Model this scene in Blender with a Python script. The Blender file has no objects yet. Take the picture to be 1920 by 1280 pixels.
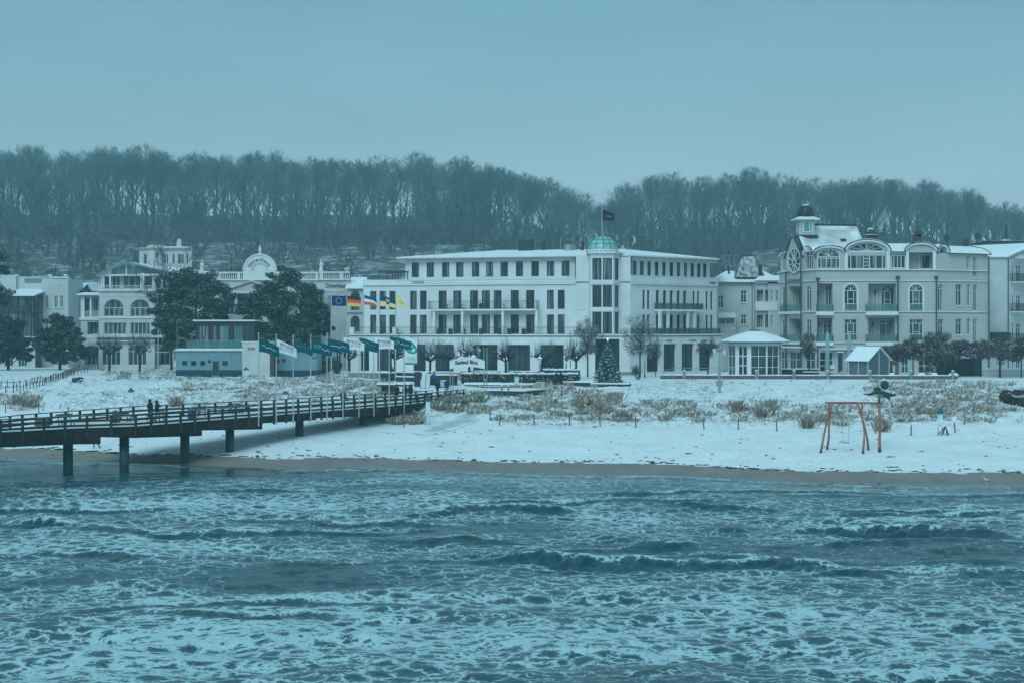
import bpy, math, random
import numpy as np
from mathutils import Vector
from mathutils.geometry import tessellate_polygon

# ------------------------------------------------------------------ camera, sky, sun, exposure
sc = bpy.context.scene
COL = sc.collection
F, H, HY, CX = 3200.0, 11.0, 615.0, 960.0        # focal length in photo pixels, eye height, horizon row
cam = bpy.data.objects.new('camera', bpy.data.cameras.new('camera'))
COL.objects.link(cam); sc.camera = cam
cam.data.sensor_width = 36.0; cam.data.lens = 60.0
cam.location = (0, 0, H); cam.rotation_euler = (math.pi/2, 0, 0)
cam.data.shift_y = -25/1920.0
cam.data.clip_start = 0.5; cam.data.clip_end = 4000

SUN_EL, SUN_AZ = math.radians(43), math.radians(200)   # behind the camera, a little to its left
wd = bpy.data.worlds.new('World'); sc.world = wd; wd.use_nodes = True
nt = wd.node_tree; nt.nodes.clear()
def wn(t): return nt.nodes.new(t)
out = wn('ShaderNodeOutputWorld'); bg = wn('ShaderNodeBackground')
sky = wn('ShaderNodeTexSky'); sky.sky_type = 'NISHITA'; sky.sun_disc = False
sky.sun_elevation = SUN_EL; sky.sun_rotation = SUN_AZ; sky.air_density = 1.0; sky.dust_density = 4.0; sky.ozone_density = 1.0
tc = wn('ShaderNodeTexCoord'); sep = wn('ShaderNodeSeparateXYZ'); mr = wn('ShaderNodeMapRange')
mr.interpolation_type = 'SMOOTHSTEP'; mr.inputs[1].default_value = 0.0; mr.inputs[2].default_value = 0.2
mixc = wn('ShaderNodeMix'); mixc.data_type = 'RGBA'
mixc.inputs[6].default_value = (3.7, 5.15, 5.95, 1)       # overcast layer at the horizon
mixc.inputs[7].default_value = (1.44, 2.92, 3.68, 1)       # overcast layer above
nz = wn('ShaderNodeTexNoise'); nz.inputs['Scale'].default_value = 3.0; nz.inputs['Detail'].default_value = 5
mpw = wn('ShaderNodeMapping'); mpw.inputs['Scale'].default_value = (1.6, 1.6, 7.0)
mz = wn('ShaderNodeMapRange'); mz.inputs[1].default_value = 0.3; mz.inputs[2].default_value = 0.7; mz.inputs[3].default_value = 0.93; mz.inputs[4].default_value = 1.07
mul = wn('ShaderNodeMix'); mul.data_type = 'RGBA'; mul.blend_type = 'MULTIPLY'; mul.inputs[0].default_value = 1.0
veil = wn('ShaderNodeMix'); veil.data_type = 'RGBA'; veil.inputs[0].default_value = 0.97   # cloud cover over the clear sky
L = nt.links.new
L(tc.outputs['Generated'], sep.inputs[0]); L(sep.outputs['Z'], mr.inputs[0]); L(mr.outputs[0], mixc.inputs[0])
L(tc.outputs['Generated'], mpw.inputs[0]); L(mpw.outputs[0], nz.inputs['Vector']); L(nz.outputs['Fac'], mz.inputs[0])
L(mixc.outputs[2], mul.inputs[6]); L(mz.outputs[0], mul.inputs[7])
L(sky.outputs[0], veil.inputs[6]); L(mul.outputs[2], veil.inputs[7]); L(veil.outputs[2], bg.inputs['Color'])
bg.inputs['Strength'].default_value = 0.1
L(bg.outputs[0], out.inputs['Surface'])
sl = bpy.data.lights.new('sun', 'SUN'); sl.energy = 1.3; sl.angle = math.radians(35); sl.color = (0.64, 0.93, 1.0)
so = bpy.data.objects.new('sun', sl); COL.objects.link(so)
sd = Vector((math.sin(SUN_AZ)*math.cos(SUN_EL), math.cos(SUN_AZ)*math.cos(SUN_EL), math.sin(SUN_EL)))
so.rotation_euler = sd.to_track_quat('Z', 'Y').to_euler()
sc.view_settings.view_transform = 'Standard'
try: sc.view_settings.look = 'None'
except Exception: pass
sc.view_settings.exposure = 0.60; sc.view_settings.gamma = 1.0; sc.view_settings.use_curve_mapping = False
cy = sc.cycles
cy.use_denoising = True; cy.max_bounces = 5; cy.diffuse_bounces = 2; cy.glossy_bounces = 2; cy.transmission_bounces = 2
cy.volume_bounces = 0; cy.transparent_max_bounces = 6; cy.caustics_reflective = False; cy.caustics_refractive = False

# ------------------------------------------------------------------ helpers
R = random.Random(11)
rng = np.random.default_rng(5)
WL = {}
def X(px, Y): return (px-CX)*Y/F
def Z(py, Y): return H-(py-HY)*Y/F
def tag(o, label=None, cat=None, group=None, kind=None):
    if label: o['label'] = label
    if cat: o['category'] = cat
    if group: o['group'] = group
    if kind: o['kind'] = kind
    return o
def thing(name, label, cat, loc, group=None):
    o = bpy.data.objects.new(name, None); COL.objects.link(o)
    o.location = loc; o.empty_display_size = 0.2; WL[o.name] = Vector(loc)
    return tag(o, label, cat, group, 'thing')
def link(name, me, parent=None, loc=None):
    o = bpy.data.objects.new(name, me); COL.objects.link(o)
    if parent is not None: o.parent = parent
    return o

class MB:
    def __init__(s): s.v = []; s.f = []; s.m = []; s.mi = 0
    def add(s, vs, fs):
        o = len(s.v); s.v.extend(tuple(v) for v in vs)
        s.f.extend(tuple(i+o for i in f) for f in fs); s.m.extend([s.mi]*len(fs)); return s
    def hexa(s, p):   # 8 pts: bottom 4 ccw, top 4 ccw
        return s.add(p, [(3,2,1,0),(4,5,6,7),(0,1,5,4),(1,2,6,5),(2,3,7,6),(3,0,4,7)])
    def box(s, x0, y0, z0, x1, y1, z1):
        return s.hexa([(x0,y0,z0),(x1,y0,z0),(x1,y1,z0),(x0,y1,z0),(x0,y0,z1),(x1,y0,z1),(x1,y1,z1),(x0,y1,z1)])
    def bar(s, a, b, w, h):   # box from a to b, width w, height h (h measured up from the axis centre)
        a = Vector(a); b = Vector(b); d = (b-a).normalized()
        up = Vector((0,0,1)) if abs(d.z) < .95 else Vector((0,1,0))
        r = d.cross(up).normalized(); u = r.cross(d).normalized()
        q = []
        for p in (a, b):
            for sx, sz in ((-1,-1),(1,-1),(1,1),(-1,1)): q.append(p + r*(sx*w/2) + u*(sz*h/2))
        return s.add(q, [(3,2,1,0),(4,5,6,7),(0,1,5,4),(1,2,6,5),(2,3,7,6),(3,0,4,7)])
    def tube(s, pts, rad, k=6, cap=True):
        pts = [Vector(p) for p in pts]; n = len(pts)
        if not hasattr(rad, '__len__'): rad = [rad]*n
        vs = []; prev = None
        for i, p in enumerate(pts):
            d = (pts[min(i+1,n-1)]-pts[max(i-1,0)])
            d = d.normalized() if d.length > 1e-9 else Vector((0,0,1))
            if prev is None:
                a = Vector((1,0,0)) if abs(d.x) < .8 else Vector((0,1,0)); r = d.cross(a).normalized()
            else:
                r = (prev - d*prev.dot(d)); r = r.normalized() if r.length > 1e-6 else d.orthogonal().normalized()
            prev = r; u = d.cross(r)
            for j in range(k):
                t = 2*math.pi*j/k; vs.append(p + (r*math.cos(t)+u*math.sin(t))*rad[i])
        fs = [(i*k+j, i*k+(j+1)%k, (i+1)*k+(j+1)%k, (i+1)*k+j) for i in range(n-1) for j in range(k)]
        if cap: fs += [tuple(range(k-1,-1,-1)), tuple(range((n-1)*k, n*k))]
        return s.add(vs, fs)
    def lathe(s, c, prof, k=12, a0=0.0):
        c = Vector(c); vs = []
        for r, z in prof:
            for j in range(k):
                t = a0+2*math.pi*j/k; vs.append(c+Vector((r*math.cos(t), r*math.sin(t), z)))
        n = len(prof)
        fs = [(i*k+j, i*k+(j+1)%k, (i+1)*k+(j+1)%k, (i+1)*k+j) for i in range(n-1) for j in range(k)]
        fs += [tuple(range(k-1,-1,-1)), tuple(range((n-1)*k, n*k))]
        return s.add(vs, fs)
    def prism(s, poly, z0, z1):   # plan polygon [(x,y)], vertical
        n = len(poly)
        vs = [(p[0],p[1],z0) for p in poly]+[(p[0],p[1],z1) for p in poly]
        return s.add(vs, [tuple(range(n-1,-1,-1)), tuple(range(n,2*n))]+[(i,(i+1)%n,n+(i+1)%n,n+i) for i in range(n)])
    def extrude(s, loop, vec):    # closed 3D loop swept along vec
        n = len(loop); loop = [Vector(p) for p in loop]; vec = Vector(vec)
        return s.add(loop+[p+vec for p in loop], [tuple(range(n-1,-1,-1)), tuple(range(n,2*n))]+[(i,(i+1)%n,n+(i+1)%n,n+i) for i in range(n)])
    def blob(s, c, r, seed=0, k=8, m=5, j=.15):
        rr = random.Random(seed); c = Vector(c); r = Vector(r) if hasattr(r,'__len__') else Vector((r,r,r)); vs = []
        for i in range(1, m):
            ph = math.pi*i/m
            for q in range(k):
                t = 2*math.pi*q/k; w = 1+rr.uniform(-j,j)
                vs.append(c+Vector((r.x*math.sin(ph)*math.cos(t)*w, r.y*math.sin(ph)*math.sin(t)*w, r.z*math.cos(ph)*w)))
        n = len(vs); vs += [c+Vector((0,0,r.z)), c-Vector((0,0,r.z))]
        fs = [(i*k+q, (i+1)*k+q, (i+1)*k+(q+1)%k, i*k+(q+1)%k) for i in range(m-2) for q in range(k)]
        fs += [(n, q, (q+1)%k) for q in range(k)]+[(n+1, (m-2)*k+(q+1)%k, (m-2)*k+q) for q in range(k)]
        return s.add(vs, fs)
    def build(s, name, mats, parent=None, origin=None, smooth=False, mesh_only=False):
        o = WL[parent.name] if parent is not None else Vector(origin if origin is not None else (0,0,0))
        me = bpy.data.meshes.new(name)
        me.from_pydata([(v[0]-o.x, v[1]-o.y, v[2]-o.z) for v in s.v], [], s.f)
        if not isinstance(mats, (list, tuple)): mats = [mats]
        for m in mats: me.materials.append(m)
        if len(mats) > 1: me.polygons.foreach_set('material_index', s.m)
        if smooth: me.polygons.foreach_set('use_smooth', [True]*len(me.polygons))
        me.update()
        if mesh_only: return me
        ob = link(name, me, parent)
        if parent is None: ob.location = o
        WL[ob.name] = o
        return ob

def npmesh(name, V, Fa, mats, mi=None, parent=None, origin=None, attrs=None, smooth=False, mesh_only=False):
    o = np.array(WL[parent.name] if parent is not None else (origin if origin is not None else (0,0,0)), dtype=np.float32)
    V = np.asarray(V, dtype=np.float32)-o; Fa = np.asarray(Fa, dtype=np.int32); n, k = Fa.shape
    me = bpy.data.meshes.new(name)
    me.vertices.add(len(V)); me.vertices.foreach_set('co', V.ravel())
    me.loops.add(n*k); me.loops.foreach_set('vertex_index', Fa.ravel())
    me.polygons.add(n); me.polygons.foreach_set('loop_start', np.arange(0, n*k, k, dtype=np.int32))
    try: me.polygons.foreach_set('loop_total', np.full(n, k, dtype=np.int32))
    except Exception: pass
    if not isinstance(mats, (list, tuple)): mats = [mats]
    for m in mats: me.materials.append(m)
    if mi is not None: me.polygons.foreach_set('material_index', np.asarray(mi, dtype=np.int32))
    if smooth: me.polygons.foreach_set('use_smooth', np.ones(n, dtype=bool))
    if attrs:
        for a, d in attrs.items():
            at = me.attributes.new(a, 'FLOAT', 'POINT'); at.data.foreach_set('value', np.asarray(d, dtype=np.float32))
    me.update(calc_edges=True); me.validate()
    if mesh_only: return me
    ob = link(name, me, parent)
    if parent is None: ob.location = Vector([float(q) for q in o])
    WL[ob.name] = Vector([float(q) for q in o])
    return ob

# ------------------------------------------------------------------ materials
MC = {}
def mat(name, col, rough=.7, spec=.3, metal=0.0, var=0.0, scale=1.0, col2=None, bump=0.0, detail=4.0, coords='Object', rand=0.0, snow=0.0, snowlo=.35, emit=None):
    """principled with noise between col and col2, per-object variation, and snow lying on upward faces"""
    m = bpy.data.materials.new(name); m.use_nodes = True; t = m.node_tree; b = t.nodes['Principled BSDF']; l = t.links.new
    b.inputs['Roughness'].default_value = rough; b.inputs['Metallic'].default_value = metal
    b.inputs['Specular IOR Level'].default_value = spec; b.inputs['Base Color'].default_value = (*col, 1)
    src = None
    if col2 is not None or var or bump:
        c2 = col2 if col2 is not None else tuple(c*(1-var) for c in col)
        co = t.nodes.new('ShaderNodeTexCoord'); n = t.nodes.new('ShaderNodeTexNoise')
        n.inputs['Scale'].default_value = scale; n.inputs['Detail'].default_value = detail
        l(co.outputs[coords], n.inputs['Vector'])
        mp = t.nodes.new('ShaderNodeMapRange'); mp.inputs[1].default_value = .35; mp.inputs[2].default_value = .65; l(n.outputs['Fac'], mp.inputs[0])
        mx = t.nodes.new('ShaderNodeMix'); mx.data_type = 'RGBA'; mx.inputs[6].default_value = (*col,1); mx.inputs[7].default_value = (*c2,1)
        l(mp.outputs[0], mx.inputs[0]); src = mx.outputs[2]
        if bump:
            bp = t.nodes.new('ShaderNodeBump'); bp.inputs['Strength'].default_value = bump; bp.inputs['Distance'].default_value = .05
            l(n.outputs['Fac'], bp.inputs['Height']); l(bp.outputs[0], b.inputs['Normal'])
    if rand:
        oi = t.nodes.new('ShaderNodeObjectInfo'); mp = t.nodes.new('ShaderNodeMapRange'); mp.inputs[3].default_value = 1-rand; mp.inputs[4].default_value = 1+rand
        l(oi.outputs['Random'], mp.inputs[0]); mm = t.nodes.new('ShaderNodeMix'); mm.data_type = 'RGBA'; mm.blend_type = 'MULTIPLY'; mm.inputs[0].default_value = 1
        if src is not None: l(src, mm.inputs[6])
        else: mm.inputs[6].default_value = (*col,1)
        l(mp.outputs[0], mm.inputs[7]); src = mm.outputs[2]
    if snow:
        g = t.nodes.new('ShaderNodeNewGeometry'); s = t.nodes.new('ShaderNodeSeparateXYZ'); l(g.outputs['Normal'], s.inputs[0])
        co = t.nodes.new('ShaderNodeTexCoord'); n = t.nodes.new('ShaderNodeTexNoise'); n.inputs['Scale'].default_value = 1.7; n.inputs['Detail'].default_value = 5
        l(co.outputs['Object'], n.inputs['Vector'])
        ad = t.nodes.new('ShaderNodeMath'); ad.operation = 'MULTIPLY_ADD'; ad.inputs[1].default_value = .9; l(n.outputs['Fac'], ad.inputs[0]); l(s.outputs['Z'], ad.inputs[2])
        mp = t.nodes.new('ShaderNodeMapRange'); mp.inputs[1].default_value = snowlo+.45; mp.inputs[2].default_value = snowlo+.75; mp.inputs[4].default_value = snow; l(ad.outputs[0], mp.inputs[0])
        mx = t.nodes.new('ShaderNodeMix'); mx.data_type = 'RGBA'; mx.inputs[7].default_value = (.82,.85,.87,1)
        if src is not None: l(src, mx.inputs[6])
        else: mx.inputs[6].default_value = (*col,1)
        l(mp.outputs[0], mx.inputs[0]); src = mx.outputs[2]
    if src is not None: l(src, b.inputs['Base Color'])
    if emit:
        b.inputs['Emission Color'].default_value = (*emit[0],1); b.inputs['Emission Strength'].default_value = emit[1]
    MC[name] = m; return m

SNOW = mat('snow', (.84,.87,.89), .75, .2, var=.05, scale=.5, bump=.25, detail=6)
WHITE = mat('white_render', (.76,.775,.775), .8, .2, var=.15, scale=.3, detail=8)
WHITE2 = mat('white_render_old', (.60,.62,.61), .8, .2, var=.16, scale=.5, detail=7)
CREAM = mat('cream_render', (.50,.50,.485), .8, .2, var=.10, scale=.4, detail=6)
TRIM = mat('white_trim', (.78,.79,.78), .6, .3, var=.05, scale=.8)
FRW = mat('white_frame', (.74,.76,.75), .5, .4)
FRD = mat('dark_frame', (.03,.036,.04), .4, .4)
FRG = mat('grey_frame', (.22,.25,.26), .5, .4)
DARK = mat('dark_metal', (.035,.04,.045), .45, .5, var=.3, scale=2)
STEEL = mat('galvanised_steel', (.36,.39,.40), .4, .5, metal=.4, var=.2, scale=2)
POLE = mat('pole_white_metal', (.48,.52,.50), .4, .5, var=.12, scale=1.5)
ROOFD = mat('dark_roof', (.055,.045,.05), .6, .3, var=.4, scale=1.5, snow=.85, snowlo=.55)
SLATE = mat('slate_roof', (.16,.16,.17), .7, .3, var=.4, scale=3, snow=.8, snowlo=.30)
MAROON = mat('maroon_pipe', (.075,.036,.042), .5, .4)
PIER = mat('pier_beam', (.038,.031,.028), .85, .2, col2=(.012,.012,.012), scale=1.2, detail=8, bump=.4)
RAIL = mat('rail_timber', (.06,.05,.048), .8, .2, col2=(.045,.038,.038), scale=2.5, detail=6, snow=.8, snowlo=.8)
PILE = mat('pile_paint', (.012,.075,.095), .55, .4, col2=(.008,.03,.04), scale=1.6, detail=7, bump=.3)
DECK = mat('deck_snow', (.76,.79,.81), .8, .2, col2=(.5,.53,.55), scale=.9, detail=7)
TIMBER = mat('grey_timber', (.15,.13,.12), .85, .2, var=.5, scale=4, detail=6, snow=.8, snowlo=.75)
REDWOOD = mat('red_wood', (.46,.165,.115), .75, .2, col2=(.24,.10,.08), scale=3, detail=5)
FOOT = mat('dark_wood_foot', (.09,.05,.05), .8, .2)
BARK = mat('bark', (.045,.042,.04), .9, .1, var=.5, scale=2.5, detail=6, snow=.55, snowlo=.45)
TWIG = mat('twigs', (.14,.17,.18), .9, .1, rand=.3)
FBARK = mat('beech_bark', (.10,.12,.125), .9, .1, var=.4, scale=1.5, rand=.3, snow=.3, snowlo=.5)
SHRUBM = mat('shrub_twigs', (.075,.08,.082), .9, .1, rand=.3, snow=.35, snowlo=.45)
REDTW = mat('reddish_twigs', (.062,.035,.036), .9, .1, var=.4, scale=2, snow=.5, snowlo=.5)
NEEDLE = mat('pine_needles', (.011,.026,.023), .7, .2, col2=(.024,.040,.034), scale=.8, snow=.4, snowlo=.50)
HEDGE = mat('hedge_leaves', (.03,.038,.03), .8, .2, var=.5, scale=3, snow=.9, snowlo=.35)
FIR = mat('fir_needles', (.022,.12,.11), .7, .2, var=.4, scale=3, snow=.12, snowlo=.6)
BULB = mat('fairy_light', (.8,.85,.85), .5, .3, emit=((.62,.95,1.0), .62))
CONC = mat('concrete', (.30,.30,.29), .9, .1, var=.35, scale=1.5, detail=7, snow=.85, snowlo=.6)
DKCON = mat('dark_concrete', (.045,.06,.065), .85, .2, var=.5, scale=1.2, detail=7)
BRICKY = mat('brown_masonry', (.17,.14,.135), .9, .1, var=.4, scale=3, detail=7)
BLUEP = mat('blue_cladding', (.19,.31,.36), .6, .3, var=.12, scale=.8)
NAVY = mat('navy_base', (.008,.05,.085), .6, .3, var=.2, scale=1)
DOORB = mat('dark_door', (.035,.04,.045), .6, .3)
TEAL = mat('teal_cloth', (.003,.10,.135), .8, .1, var=.15, scale=2)
CLOTHW = mat('white_cloth', (.80,.82,.84), .85, .1, var=.06, scale=2)
INK = mat('dark_ink', (.03,.035,.04), .8, .1)
INKW = mat('white_ink', (.75,.8,.8), .8, .1)
INKR = mat('red_ink', (.62,.045,.045), .7, .1)
INKM = mat('maroon_ink', (.13,.05,.07), .7, .1)
CBLUE = mat('cloth_blue', (.006,.055,.19), .8, .1)
CNAVY = mat('cloth_navy', (.006,.03,.12), .8, .1)
CBLACK = mat('cloth_black', (.03,.025,.025), .8, .1)
CRED = mat('cloth_red', (.78,.10,.085), .8, .1)
CGOLD = mat('cloth_gold', (.92,.52,.13), .8, .1)
CYEL = mat('cloth_yellow', (.92,.68,.26), .8, .1)
CGREEN = mat('cloth_green', (.01,.36,.27), .8, .1)
STAR = mat('star_yellow', (.85,.8,.35), .8, .1)
COPPER = mat('green_dome_glass', (.24,.56,.52), .25, .5, var=.25, scale=.7)
DRIB = mat('dome_rib', (.05,.14,.14), .5, .4)
HUTB = mat('blue_grey_boards', (.125,.17,.19), .8, .2, var=.25, scale=2)
HUTD = mat('dark_boards', (.045,.055,.065), .8, .2, var=.3, scale=2)
COAT = mat('dark_coat', (.016,.018,.024), .9, .1)
COAT2 = mat('navy_coat', (.02,.028,.045), .9, .1)
GREYC = mat('grey_coat', (.13,.12,.125), .9, .1)
JEANS = mat('dark_trousers', (.02,.024,.032), .9, .1)
SKIN = mat('skin', (.45,.30,.24), .6, .3)
CAPT = mat('teal_cap', (.02,.12,.15), .5, .3)
PANELW = mat('notice_panel', (.66,.74,.78), .4, .3, var=.12, scale=6)
PARASOL = mat('closed_parasol', (.30,.42,.44), .85, .1, var=.12, scale=2)
FIGD = mat('dark_green_wood', (.018,.085,.068), .7, .2, var=.4, scale=3)
TERRA = mat('terracotta_screen', (.48,.27,.22), .85, .1, var=.25, scale=3)
ROCK = mat('dark_rock', (.07,.05,.045), .9, .1, var=.5, scale=1.5, detail=8, bump=.6, snow=.4, snowlo=.6)
SEAWEED = mat('seaweed', (.025,.024,.022), .8, .2)
LAMPG = mat('lamp_glass', (.55,.62,.64), .3, .5)
SCREEN = mat('info_screen', (.30,.52,.62), .3, .4)
GULL = mat('gull_feathers', (.6,.62,.63), .8, .1)

def glass_mat(name, base, cur, amount):
    m = bpy.data.materials.new(name); m.use_nodes = True; t = m.node_tree; b = t.nodes['Principled BSDF']; l = t.links.new
    b.inputs['Roughness'].default_value = .08; b.inputs['Specular IOR Level'].default_value = .5
    co = t.nodes.new('ShaderNodeTexCoord'); oi = t.nodes.new('ShaderNodeObjectInfo')
    w = t.nodes.new('ShaderNodeTexNoise'); w.noise_dimensions = '4D'; w.inputs['Scale'].default_value = 1.0; w.inputs['Detail'].default_value = 3
    mp = t.nodes.new('ShaderNodeMapping'); mp.inputs['Scale'].default_value = (3.0, .2, .16)
    l(co.outputs['Object'], mp.inputs['Vector']); l(mp.outputs[0], w.inputs['Vector'])
    ml = t.nodes.new('ShaderNodeMath'); ml.operation = 'MULTIPLY'; ml.inputs[1].default_value = 37; l(oi.outputs['Random'], ml.inputs[0]); l(ml.outputs[0], w.inputs['W'])
    mr_ = t.nodes.new('ShaderNodeMapRange'); mr_.inputs[1].default_value = .50; mr_.inputs[2].default_value = .62; mr_.inputs[4].default_value = amount; l(w.outputs['Fac'], mr_.inputs[0])
    mx = t.nodes.new('ShaderNodeMix'); mx.data_type = 'RGBA'; mx.inputs[6].default_value = (*base,1); mx.inputs[7].default_value = (*cur,1)
    l(mr_.outputs[0], mx.inputs[0]); q_ = t.nodes.new('ShaderNodeMapRange'); q_.inputs[3].default_value = .45; q_.inputs[4].default_value = 1.75; l(oi.outputs['Random'], q_.inputs[0]); m2 = t.nodes.new('ShaderNodeMix'); m2.data_type = 'RGBA'; m2.blend_type = 'MULTIPLY'; m2.inputs[0].default_value = 1; l(mx.outputs[2], m2.inputs[6]); l(q_.outputs[0], m2.inputs[7]); l(m2.outputs[2], b.inputs['Base Color']); MC[name] = m; return m
GLASS = glass_mat('window_glass', (.014,.028,.036), (.20,.23,.24), .75)
GLASSD = glass_mat('dark_glass', (.015,.028,.034), (.06,.075,.08), .6)
GLASSL = glass_mat('pale_glass', (.07,.17,.18), (.2,.28,.29), .7)
def rail_glass():
    m = bpy.data.materials.new('balcony_glass'); m.use_nodes = True; t = m.node_tree; b = t.nodes['Principled BSDF']
    b.inputs['Base Color'].default_value = (.10,.24,.25,1); b.inputs['Roughness'].default_value = .1; b.inputs['Alpha'].default_value = .45; return m
RGLASS = rail_glass()
RGLASD = RGLASS.copy(); RGLASD.name = 'dark_balcony_glass'; RGLASD.node_tree.nodes['Principled BSDF'].inputs['Base Color'].default_value = (.05,.10,.11,1); RGLASD.node_tree.nodes['Principled BSDF'].inputs['Alpha'].default_value = .6
# ------------------------------------------------------------------ ground, sea
_sh = [(0,858),(120,866),(300,871),(500,881),(640,876),(760,879),(960,887),(1100,890),(1200,889),(1300,893),(1440,902),(1650,908),(1920,911)]
_sy = [H*F/(b-HY) for a,b in _sh]; _sx = [X(a,y) for (a,b),y in zip(_sh,_sy)]
SHX = np.array([-900,-200,-90]+_sx+[90,200,900], dtype=float); SHY = np.array([420,215,168]+_sy+[105,92,60], dtype=float)
def shore(x): return np.interp(x, SHX, SHY)
_ph = rng.uniform(0, 6.28, (40,)); _an = rng.uniform(0, 6.28, (40,))
def nz2(x, y, lam, k0=0, n=7, ani=1.0):
    """band-limited noise, roughly -1..1"""
    s = 0
    for i in range(n):
        l_ = lam*(0.6+0.9*((i*0.381966+k0*.17) % 1.0)); a = _an[(i+k0*3) % 40]
        s = s+np.sin((x*math.cos(a)/ani+y*math.sin(a))*6.283/l_+_ph[(i*2+k0) % 40])
    return s/(n*.62)
DZ = np.array([-400,-40,-8,-3,0,2,5.5,12,30,37,47,60,78,92,400,2000], dtype=float)
ZZ = np.array([-6,-3.2,-.7,-.28,0,.20,.46,.95,2.0,2.9,3.55,3.85,4.3,4.55,4.6,4.6], dtype=float)
def smooth(a, b, x):
    t = np.clip((x-a)/(b-a), 0, 1); return t*t*(3-2*t)
HPX = np.array([-3000,-300,0,900,1030,1140,1230,1500,1700,1920,2400,5000], dtype=float)
HPA = (np.array([30,29,27.5,26.5,22,13,22,25,21,13,8,6], dtype=float)-6.4)*1.5+6.4
def gz(x, y):
    x = np.asarray(x, dtype=float); y = np.asarray(y, dtype=float)
    d = (y-shore(x))*.93
    z = np.interp(d, DZ, ZZ)
    # beach and dune relief; the promenade behind is level
    dune = smooth(28, 40, d)*(1-smooth(196, 208, y+0*x))
    left = 1-smooth(-20, -8, x)
    dune = np.maximum(dune, smooth(28, 40, d)*(1-smooth(225, 250, y))*left)
    z = z + dune*(.30*nz2(x,y,9,1)+.16*nz2(x,y,3.4,2)+.07*nz2(x,y,1.4,4)) + smooth(6, 14, d)*(1-smooth(30,40,d))*(.05*nz2(x,y,5,3)+.03*nz2(x,y,1.6,5))
    z = np.where(y > 203, np.minimum(z, 4.6)*(1-smooth(203,214,y)*(1-left))+4.6*smooth(203,214,y)*(1-left), z)
    z = np.where((y > 240), z*(1-smooth(240,262,y))+4.6*smooth(240,262,y), z)
    hp = np.interp(CX+F*x/np.maximum(y,200), HPX, HPA)
    z = z + smooth(630, 850, y)*24 + smooth(320, 625, y)*hp*(1+.04*nz2(x,y,60,6))
    return z
def G(x, y): return float(gz(x, y))
def onground(px, py, z=3.0):
    for _ in range(8):
        Y = (H-z)*F/(py-HY); z = .5*z+.5*G(X(px,Y), Y)
    return X(px,Y), Y, z
def graded(lo, hi, st, outs):
    a = list(np.arange(lo, hi+st/2, st)); b = []; c = []
    s = st; p = lo
    while p > outs[0]: s *= 1.28; p -= s; b.append(max(p, outs[0]))
    s = st; p = hi
    while p < outs[1]: s *= 1.28; p += s; c.append(min(p, outs[1]))
    return np.array(b[::-1]+a+c)
def gridmesh(name, xs, ys, zf, mats, attrf=None, smooth_=True):
    XX, YY = np.meshgrid(xs, ys); zz, at = zf(XX, YY)
    V = np.stack([XX.ravel(), YY.ravel(), zz.ravel()], 1); nx, ny = len(xs), len(ys)
    i = np.arange(nx*ny).reshape(ny, nx)
    Fa = np.stack([i[:-1,:-1].ravel(), i[:-1,1:].ravel(), i[1:,1:].ravel(), i[1:,:-1].ravel()], 1)
    return npmesh(name, V, Fa, mats, attrs={k: v.ravel() for k, v in at.items()}, smooth=smooth_)

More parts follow.
